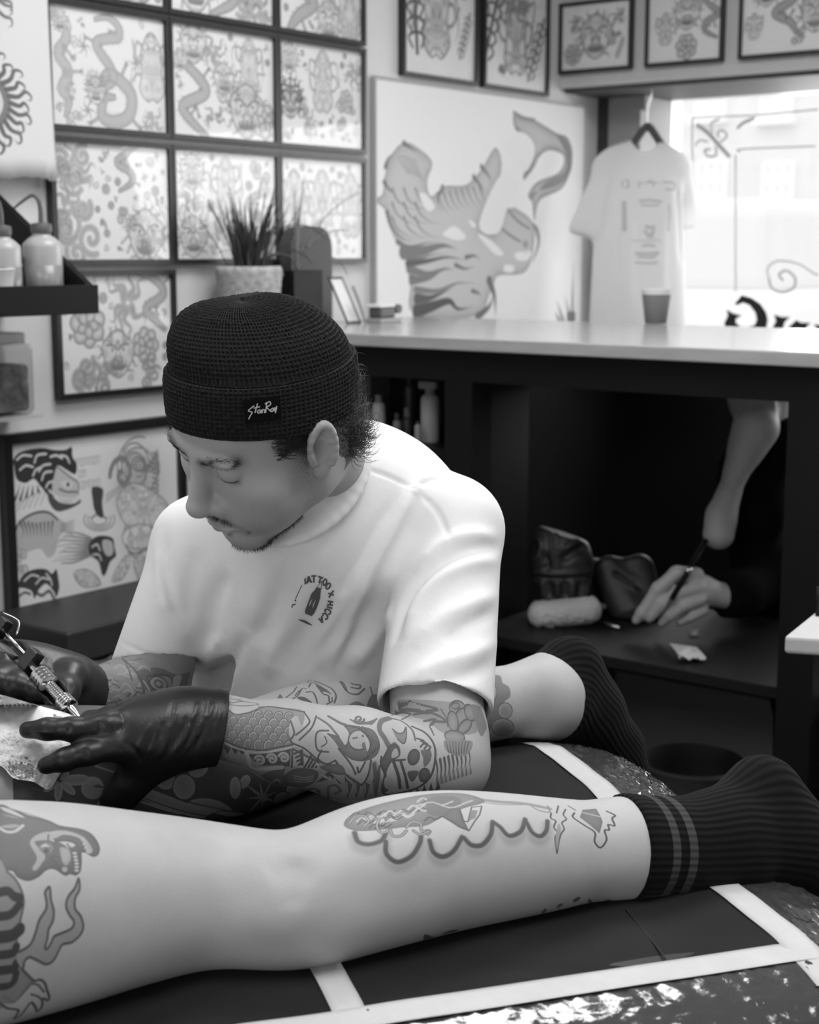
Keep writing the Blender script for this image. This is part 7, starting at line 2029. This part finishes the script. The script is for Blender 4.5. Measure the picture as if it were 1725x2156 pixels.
# --- white t-shirt on a hanger in front of the window
M_THIN = mat('thin_white_cotton', .85, .9, bump=.2, bscale=400)
_nt = M_THIN.node_tree; _tl = _nt.nodes.new('ShaderNodeBsdfTranslucent'); _tl.inputs[0].default_value = (.9, .9, .9, 1)
_mx = _nt.nodes.new('ShaderNodeMixShader'); _mx.inputs[0].default_value = .4
_o = [n for n in _nt.nodes if n.type == 'OUTPUT_MATERIAL'][0]
_nt.links.new(_nt.nodes['Principled BSDF'].outputs[0], _mx.inputs[1]); _nt.links.new(_tl.outputs[0], _mx.inputs[2]); _nt.links.new(_mx.outputs[0], _o.inputs['Surface'])
sd_ = 4.78
S = lambda x, y, dd=0: P(x, y, sd_ + dd)
hs_ = thing('hanging_t_shirt', 'white printed t-shirt on a dark hanger in front of the shop window', 't-shirt', S(1352, 440))
hf_ = Field(CB, [np.arange((CB @ S(1180, 300))[0], (CB @ S(1480, 300))[0], .006), np.arange((CB @ S(1300, 400))[1] - .20, (CB @ S(1300, 400))[1] + .30, .005), np.arange(S(1300, 735)[2], S(1300, 255)[2], .006)])
fl_ = HFWD
hf_.cap(S(1280, 365), S(1238, 486), .045, .060, .03, flat=fl_, fr=.42).cap(S(1425, 362), S(1440, 470, .10), .045, .055, .03, flat=fl_, fr=.42)
hf_.half(S(1244, 500), S(1215, 600) - S(1238, 478) + RIGHT * -.01, .11).half(S(1438, 480, .1), S(1440, 600, .1) - S(1432, 380, .1), .10)
for a_px, b_px, ra, rb in (((1300, 350), (1286, 730), .062, .072), ((1345, 345), (1340, 740), .07, .088), ((1395, 350), (1394, 730), .062, .078)):
    hf_.cap(S(*a_px), S(*b_px), ra, rb, .03, flat=fl_, fr=.42)
hf_.cap(S(1330, 318), S(1275, 352), .028, .034, .03, flat=fl_, fr=.6).cap(S(1382, 318), S(1425, 348), .028, .034, .03, flat=fl_, fr=.6)
hf_.ell(S(1358, 300), (.040, .2, .030), CB, .008, 'cut')
hf_.half(S(1340, 722), -ZUP, .5)
Vs, Fs_ = hf_.mesh(2)
hts = Hit(Vs, Fs_); Ns = normals(Vs, Fs_)
carve(Vs, Ns, hts, [([(1290, 370), (1282, 430), (1275, 500)], -.010, .012), ([(1300, 420), (1296, 520), (1300, 640)], .006, .012), ([(1330, 450), (1326, 560), (1330, 660)], .007, .014), ([(1400, 440), (1396, 560), (1400, 650)], .007, .014), ([(1425, 380), (1432, 460), (1436, 560)], -.008, .012), ([(1250, 390), (1245, 440), (1235, 490)], .004, .012)])
hts = Hit(Vs, Fs_)
mk('shirt', Vs, Fs_, M_THIN, hs_)
m = MB()
K = zz(1200, 180, 3.286)
for pts, w in (([(365, 660), (365, 705)], 3), ([(385, 655), (405, 665), (405, 700), (385, 710)], 4), ([(480, 665), (480, 708)], 3), ([(535, 665), (575, 665), (580, 700)], 4), ([(640, 670), (720, 675), (715, 720), (660, 715)], 4), ([(470, 675), (620, 672)], 2),
               ([(375, 800), (377, 900), (378, 1010)], 10), ([(685, 820), (690, 900), (680, 1010)], 3), ([(480, 800), (560, 795), (635, 805)], 5), ([(490, 825), (560, 830), (620, 825)], 4), ([(520, 970), (560, 985), (590, 975)], 7), ([(515, 1000), (550, 1040), (585, 1000)], 7), ([(540, 1060), (560, 1030), (575, 1060)], 5),
               ([(430, 1075), (520, 1075), (630, 1075)], 2), ([(500, 1110), (550, 1105), (590, 1115)], 5), ([(450, 1160), (540, 1165), (620, 1160)], 6), ([(470, 1185), (550, 1190), (600, 1185)], 5), ([(450, 1225), (540, 1230), (610, 1225)], 4)):
    surf_ribbon(m, hts, K(pts), w, .0015, 4, 1)
m.build('print', mat('pale_grey_print', .55, .8), hs_)
m = MB()
m.tube(cr([S(1322, 316), S(1340, 296), S(1358, 270), S(1368, 268), S(1384, 290), S(1398, 312)], 5), [.008] + [.012] * 24 + [.007], 10)
m.tube([S(1325, 312, .01), S(1282, 345, .01)], .008, 8).tube([S(1392, 310, .01), S(1420, 340, .01)], .008, 8)
m.build('hanger', mat('dark_hanger', .05, .5), hs_, smooth=True)
m = MB(); tp_ = S(1362, 270); m.tube(cr([tp_, tp_ + ZUP * .06, tp_ + ZUP * .11 + RIGHT * .012, tp_ + ZUP * .135, np.array([tp_[0], tp_[1], 2.003])], 5), .003, 8); m.build('hook', M_STEEL, hs_, smooth=True)

# ------------------------------------------------------------------ bottles in the open bay
bz = 1.0635
def bay_bottle(px, wpx, ytop, lab, v, cat='bottle', grp='bottles in the black bay', y=2.80, cap=.3, base=944, capv=.05, spray=False):
    b = on_y(px, base, y); s = depth(b) / F; b[2] = bz; r = wpx * s * .5; h = (base - ytop) * s
    t = thing('bottle', lab, cat, b, grp)
    MB().lathe(b, (0, 0, 1), [(0, 0), (r * .96, 0), (r, .004), (r, h * (1 - cap) * .86), (r * .9, h * (1 - cap) * .95), (r * .5, h * (1 - cap))], 28).build('body', mat('bottle_plastic', v, .45), t, angle=50)
    MB().lathe(b + ZUP * h * (1 - cap), (0, 0, 1), [(r * .5, 0), (r * .55, .002), (r * .55, h * cap), (0, h * cap)], 24).build('cap', mat('bottle_cap', capv, .5), t, angle=50)
    if spray:
        q = b + ZUP * h
        m = MB(); m.box(q + np.array([-.03, -.008, -.004]), (.05, 0, 0), (0, .016, 0), (0, 0, .018)); m.build('spray_head', mat('spray_head', .2, .5), t, bevel=.003)

bay_bottle(798, 28, 852, 'slim pale bottle next to the dark hair, in the black bay', .40, cap=.16, capv=.18, y=2.80)
bay_bottle(836, 17, 885, 'smallest grey bottle in the black bay, between pale and black ones', .16, cap=.25, y=2.79)
bay_bottle(858, 26, 875, 'black bottle with a bright cap tip, in the black bay', .015, cap=.3, capv=.12, y=2.82)
bay_bottle(906, 40, 830, 'largest white spray bottle in the black bay', .42, cap=.12, capv=.2, y=2.83, spray=True)
bay_bottle(880, 14, 896, 'narrow pale tube left of the large spray bottle', .3, cap=.12, y=2.775)
bay_bottle(862, 22, 803, 'dim tall bottle at the back of the black bay', .06, cap=.3, y=2.97)
b = on_y(759, 812, 2.84)
ca = thing('carton', 'dim grey carton stacked high in the black bay by the hair', 'box', (b[0], b[1], bz))
MB().aabb(b[0] - .032, b[0] + .030, 2.84, 2.92, bz, b[2] + .030).build('box', mat('dim_grey_card', .07, .7), ca, bevel=.002)

# ------------------------------------------------------------------ person drawing behind the counter
pd = 3.46
Q = lambda x, y, d=0: P(x, y, pd + d)
wr2 = thing('person', 'person in black clothes drawing at the low desk, mostly hidden under the worktop', 'person', Q(1640, 1250, .35) * [1, 1, 0])
px_ = pd / F
g = Field(CB, [np.arange((CB @ Q(1290, 1200))[0], (CB @ Q(1790, 1200))[0], .0042), np.arange((CB @ Q(1500, 1200))[1] - .14, (CB @ Q(1500, 1200))[1] + .50, .0048), np.arange(.60, 1.42, .0042)])
g.chain([Q(1514, 1124), Q(1520, 1085), Q(1535, 1040), Q(1552, 990), Q(1572, 945), Q(1592, 900), Q(1600, 870, .03)], [.036, .030, .0215, .0235, .036, .046, .04], .03)
g.ell(Q(1600, 818, .10), (.075, .095, .11), CB, .02).cap(Q(1620, 880, .16), Q(1650, 960, .26), .055, .06, .05)
for k in range(4): g.chain([Q(1575 + k * 16, 905, -.02), Q(1580 + k * 15, 860, -.01), Q(1585 + k * 14, 830, .0)], [.013, .011, .009], .008)
# drawing hand
g.cap(Q(1540, 1258, .02), Q(1478, 1245, 0), .030, .031, .02).cap(Q(1478, 1240, 0), Q(1462, 1232, -.01), .030, .026, .02)
g.chain([Q(1468, 1210, -.02), Q(1425, 1207, -.035), Q(1385, 1240, -.04), Q(1352, 1290, -.035), Q(1340, 1306, -.03)], [.017, .0165, .015, .0135, .011], .008)
g.chain([Q(1470, 1238, -.03), Q(1430, 1248, -.045), Q(1395, 1272, -.045), Q(1368, 1302, -.035)], [.016, .0155, .014, .0115], .007)
g.chain([Q(1475, 1262, -.03), Q(1440, 1275, -.045), Q(1410, 1296, -.04), Q(1394, 1312, -.03)], [.0155, .0145, .013, .0105], .007)
g.chain([Q(1482, 1285, -.02), Q(1455, 1298, -.03), Q(1432, 1310, -.025)], [.014, .0125, .010], .007)
g.chain([Q(1480, 1225, .02), Q(1446, 1215, .01), Q(1425, 1238, .01)], [.017, .0145, .011], .01)
g.cap(Q(1540, 1258, .02), Q(1640, 1200, .15), .026, .026, .01).cap(Q(1640, 1200, .15), Q(1690, 1050, .30), .03, .05, .02).cap(Q(1665, 970, .30), Q(1700, 1250, .42), .09, .11, .05)
v_, f_ = g.mesh(2)
mk('body', v_, f_, mat('desk_person_skin', .45, .55), wr2)  # skin in one even mid-grey tone
g = Field(CB, [np.arange((CB @ Q(1440, 1200))[0], (CB @ Q(1990, 1200))[0], .008), np.arange((CB @ Q(1500, 1200))[1] - .12, (CB @ Q(1500, 1200))[1] + .75, .008), np.arange(.02, 1.40, .008)])
g.chain([Q(1500, 1262, .010), Q(1560, 1250, .035), Q(1640, 1205, .12)], [.046, .052, .065], .02).cap(Q(1640, 1200, .14), Q(1690, 1040, .28), .070, .085, .06).cap(Q(1640, 1000, .28), Q(1700, 1300, .42), .15, .17, .1)
g.cap(Q(1652, 935, .08), Q(1605, 1075, .06), .040, .055, .04).cap(Q(1605, 1075, .06), Q(1580, 1150, .10), .055, .05, .04).cap(Q(1652, 935, .10), Q(1690, 1040, .25), .06, .08, .05)
g.half(Q(1508, 1262, .04), Q(1400, 1250, 0) - Q(1600, 1250, .1), .09)
hp = Q(1720, 1350, .50)
g.cap(hp, hp + ZUP * .1, .16, .16, .08)
for s in (-1, 1):
    kn = hp - HFWD * .30 + RIGHT * .12 * s; kn[2] = .46; g.cap(hp, kn, .085, .07, .05).cap(kn, np.array([kn[0], kn[1], .07]) , .06, .05, .03)
v_, f_ = g.mesh(1)
mk('black_clothes', v_, f_, mat('black_cloth', .005, .95, spec=.1), wr2)
g = Field(CB, [np.arange((CB @ Q(1500, 800))[0] - .05, (CB @ Q(1700, 800))[0] + .04, .007), np.arange((CB @ Q(1600, 800))[1] - .06, (CB @ Q(1600, 800))[1] + .25, .007), np.arange(1.02, 1.44, .007)])
g.ell(Q(1605, 808, .125), (.082, .098, .115), CB, .02).ell(Q(1600, 835, .06), (.06, .05, .06), CB, .02, 'cut')
v_, f_ = g.mesh(1); mk('hair', v_, f_, mat('dark_brown_hair', .02, .7, bump=.6, bscale=120, stretch=(1, 1, .2)), wr2)
pen = thing('pen', 'black pen with a bright band in the drawing hand', 'pen', Q(1428, 1240, -.065))
pa_, pb_ = Q(1414, 1262, -.066), Q(1492, 1130, -.03)
MB().tube([pa_, pa_ + (pb_ - pa_) * .95], .0065, 12).build('barrel', M_BLACK, pen, smooth=True)
MB().tube([pa_ + (pb_ - pa_) * .42, pa_ + (pb_ - pa_) * .50], .0075, 12).build('band', M_CHROME, pen, smooth=True)
MB().tube([pa_, pa_ - (pb_ - pa_) * .3], [.005, .001], 10).build('nib', M_DG, pen, smooth=True)
# leather jacket with fleece cuff
jd = 3.60
J = lambda x, y, d=0: P(x, y, jd + d)
jk = thing('leather_jacket', 'dark leather jacket with a pale fleece cuff lying on the desk', 'jacket', J(1190, 1310) * [1, 1, 0] + ZUP * .64)
M_LEATH = mat('creased_black_leather', .020, .48, bump=.9, bscale=22, var=.6, vscale=26, spec=.55)
g = Field(CB, [np.arange((CB @ J(1040, 1200))[0], (CB @ J(1430, 1200))[0], .0045), np.arange((CB @ J(1200, 1200))[1] - .13, (CB @ J(1200, 1200))[1] + .24, .005), np.arange(.642, 1.05, .0045)])
fl2 = dict(flat=HFWD, fr=.55)
g.cap(J(1176, 1152, .01), J(1182, 1190), .068, .072, .02, **fl2).cap(J(1182, 1180), J(1188, 1265), .072, .064, .02, **fl2)
g.half(J(1170, 1118, .0), ZUP * .9 + RIGHT * .3, .12)
g.cap(J(1285, 1205, .06), J(1325, 1290, .02), .042, .045, .03, **fl2).cap(J(1345, 1200, .06), J(1375, 1300, .02), .040, .036, .03, **fl2)
g.cap(J(1215, 1220, .12), J(1345, 1230, .13), .06, .05, .05, **fl2)
Vj, Fj = g.mesh(2); hj = Hit(Vj, Fj); Nj = normals(Vj, Fj)
carve(Vj, Nj, hj, [([(1158, 1085), (1161, 1130), (1165, 1200)], .004, .0035), ([(1172, 1085), (1174, 1130), (1176, 1200)], .004, .0035), ([(1165, 1085), (1168, 1130), (1170, 1200)], -.005, .0035), ([(1118, 1206), (1180, 1209), (1250, 1204)], .007, .005), ([(1120, 1214), (1180, 1217), (1250, 1212)], -.005, .004),
    ([(1180, 1182), (1215, 1158), (1252, 1145)], -.010, .011), ([(1186, 1160), (1220, 1140), (1245, 1125)], .008, .010), ([(1125, 1120), (1140, 1150), (1128, 1190)], .008, .009), ([(1140, 1160), (1155, 1185), (1150, 1200)], -.006, .007), ([(1290, 1205), (1318, 1224), (1345, 1246)], .008, .005), ([(1296, 1200), (1324, 1218), (1350, 1240)], -.006, .004)]
    + [([(1140 + k * 17, 1222), (1142 + k * 16, 1240), (1145 + k * 15, 1258)], (-1) ** k * .006, .006) for k in range(7)])
mk('sleeves', Vj, Fj, M_LEATH, jk)
g = Field(CB, [np.arange((CB @ J(1085, 1290))[0], (CB @ J(1295, 1290))[0], .004), np.arange((CB @ J(1190, 1290))[1] - .16, (CB @ J(1190, 1290))[1] + .12, .005), np.arange(.641, .80, .004)])
for dd in (-.05, -.02, .01, .04): g.cap(J(1141, 1292 - dd * 60, dd), J(1238, 1283 - dd * 60, dd), .0315, .0315, .012)
v_, f_ = g.mesh(1); nz = np.random.default_rng(2).normal(0, .0010, v_.shape); v_ = v_ + nz
mk('fleece_cuff', v_, f_, mat('pale_fleece', .62, .95, bump=1.0, bscale=220, sheen=.4), jk)
# things on the desk
m = MB(); a = on_z(1410, 1346, .652); dx = on_z(1468, 1354, .652) - a; dy = on_z(1432, 1372, .648) - a
m.box(a, dx, dy, ZUP * .002); o = m.build('folded_card', mat('white_folded_paper', .6, .8), bevel=.0006); o.location.z -= .0105
tag(o, 'small folded white card on the low desk by the drawing hand', 'paper')
b = on_z(1455, 1388, .642); ng = vnoise(77, 90, 90)
gx = np.linspace(-1, 1, 16); v = [b + RIGHT * x * .028 + HFWD * y * .022 + ZUP * (.004 + .008 * abs(ng(x * .03, y * .03))) for x in gx for y in gx]; v += [p - ZUP * .001 for p in v]
f = [(i * 16 + j, (i + 1) * 16 + j, (i + 1) * 16 + j + 1, i * 16 + j + 1) for i in range(15) for j in range(15)]
o = mk('paper_scrap', v, f + [tuple(256 + x for x in q[::-1]) for q in f], mat('white_crumpled_paper', .62, .85), None)
tag(o, 'crumpled white paper scrap at the desk edge in front of the folded card', 'paper')
b = on_z(1462, 1333, .644); m = MB(); m.lathe((b[0], b[1], .6405), (0, 0, 1), [(.011, 0), (.0105, .012), (.008, .012), (.0075, .002), (0, .002)], 20)
tag(m.build('ink_cup', mat('pale_ink_cup', .45, .4), angle=40), 'tiny pale ink cup on the desk behind the folded card', 'cup')
m = MB(); m.tube([on_z(1262, 1310, .646), on_z(1305, 1322, .646)], .005, 8); tag(m.build('marker', M_STEEL, smooth=True), 'short metal marker lying by the fleece cuff', 'pen')
# round bin under the desk
b = on_z(1460, 1590, .36); bn = thing('waste_bin', 'dark round waste bin on the floor under the low desk', 'bin', (b[0], b[1], 0))
MB().lathe((b[0], b[1], 0), (0, 0, 1), [(.10, 0), (.122, .33), (.128, .345), (.118, .35), (.11, .33), (.095, .01), (0, .01)], 40).build('tub', mat('dark_grey_bin', .05, .5), bn, angle=50)
# pale side table at the right edge
sx_ = P(1650, 1338, 2.2); zt = .95
a, c_ = on_z(1652, 1330, zt), on_z(1700, 1296, zt)
tb = thing('side_table', 'pale wooden side table top entering at the right photo edge', 'table', (a[0] + .25, a[1] + .1, 0))
o = on_z(1652, 1338, zt); e1_ = on_z(1712, 1290, zt) - o; e2_ = np.array([e1_[1], -e1_[0], 0]); e2_ *= -1 if e2_ @ RIGHT < 0 else 1
e1_ = e1_ / np.linalg.norm(e1_) * .30; e2_ = e2_ / np.linalg.norm(e2_) * .40
e2_ = RIGHT * .38 - HFWD * .10
MB().box(o - ZUP * .028, e1_, e2_, ZUP * .028).build('table_top', mat('pale_birch', .55, .5, var=.06, vscale=10), tb, bevel=.006, seg=3)
ctr = o + e1_ * .5 + e2_ * .5
MB().tube([ctr * [1, 1, 0] + ZUP * .02, ctr - ZUP * .03], .02, 16).build('post', M_STEEL, tb, smooth=True)
MB().lathe(ctr * [1, 1, 0], (0, 0, 1), [(.18, 0), (.18, .012), (.03, .022)], 32).build('base', M_BLACK, tb, angle=40)
m = MB(); q = on_z(1722, 1296, zt + .001); m.tube([q, q + ZUP * .045], .004, 8); tag(m.build('pin', M_BLACK, smooth=True), 'thin black pin standing on the pale side table', 'pin')
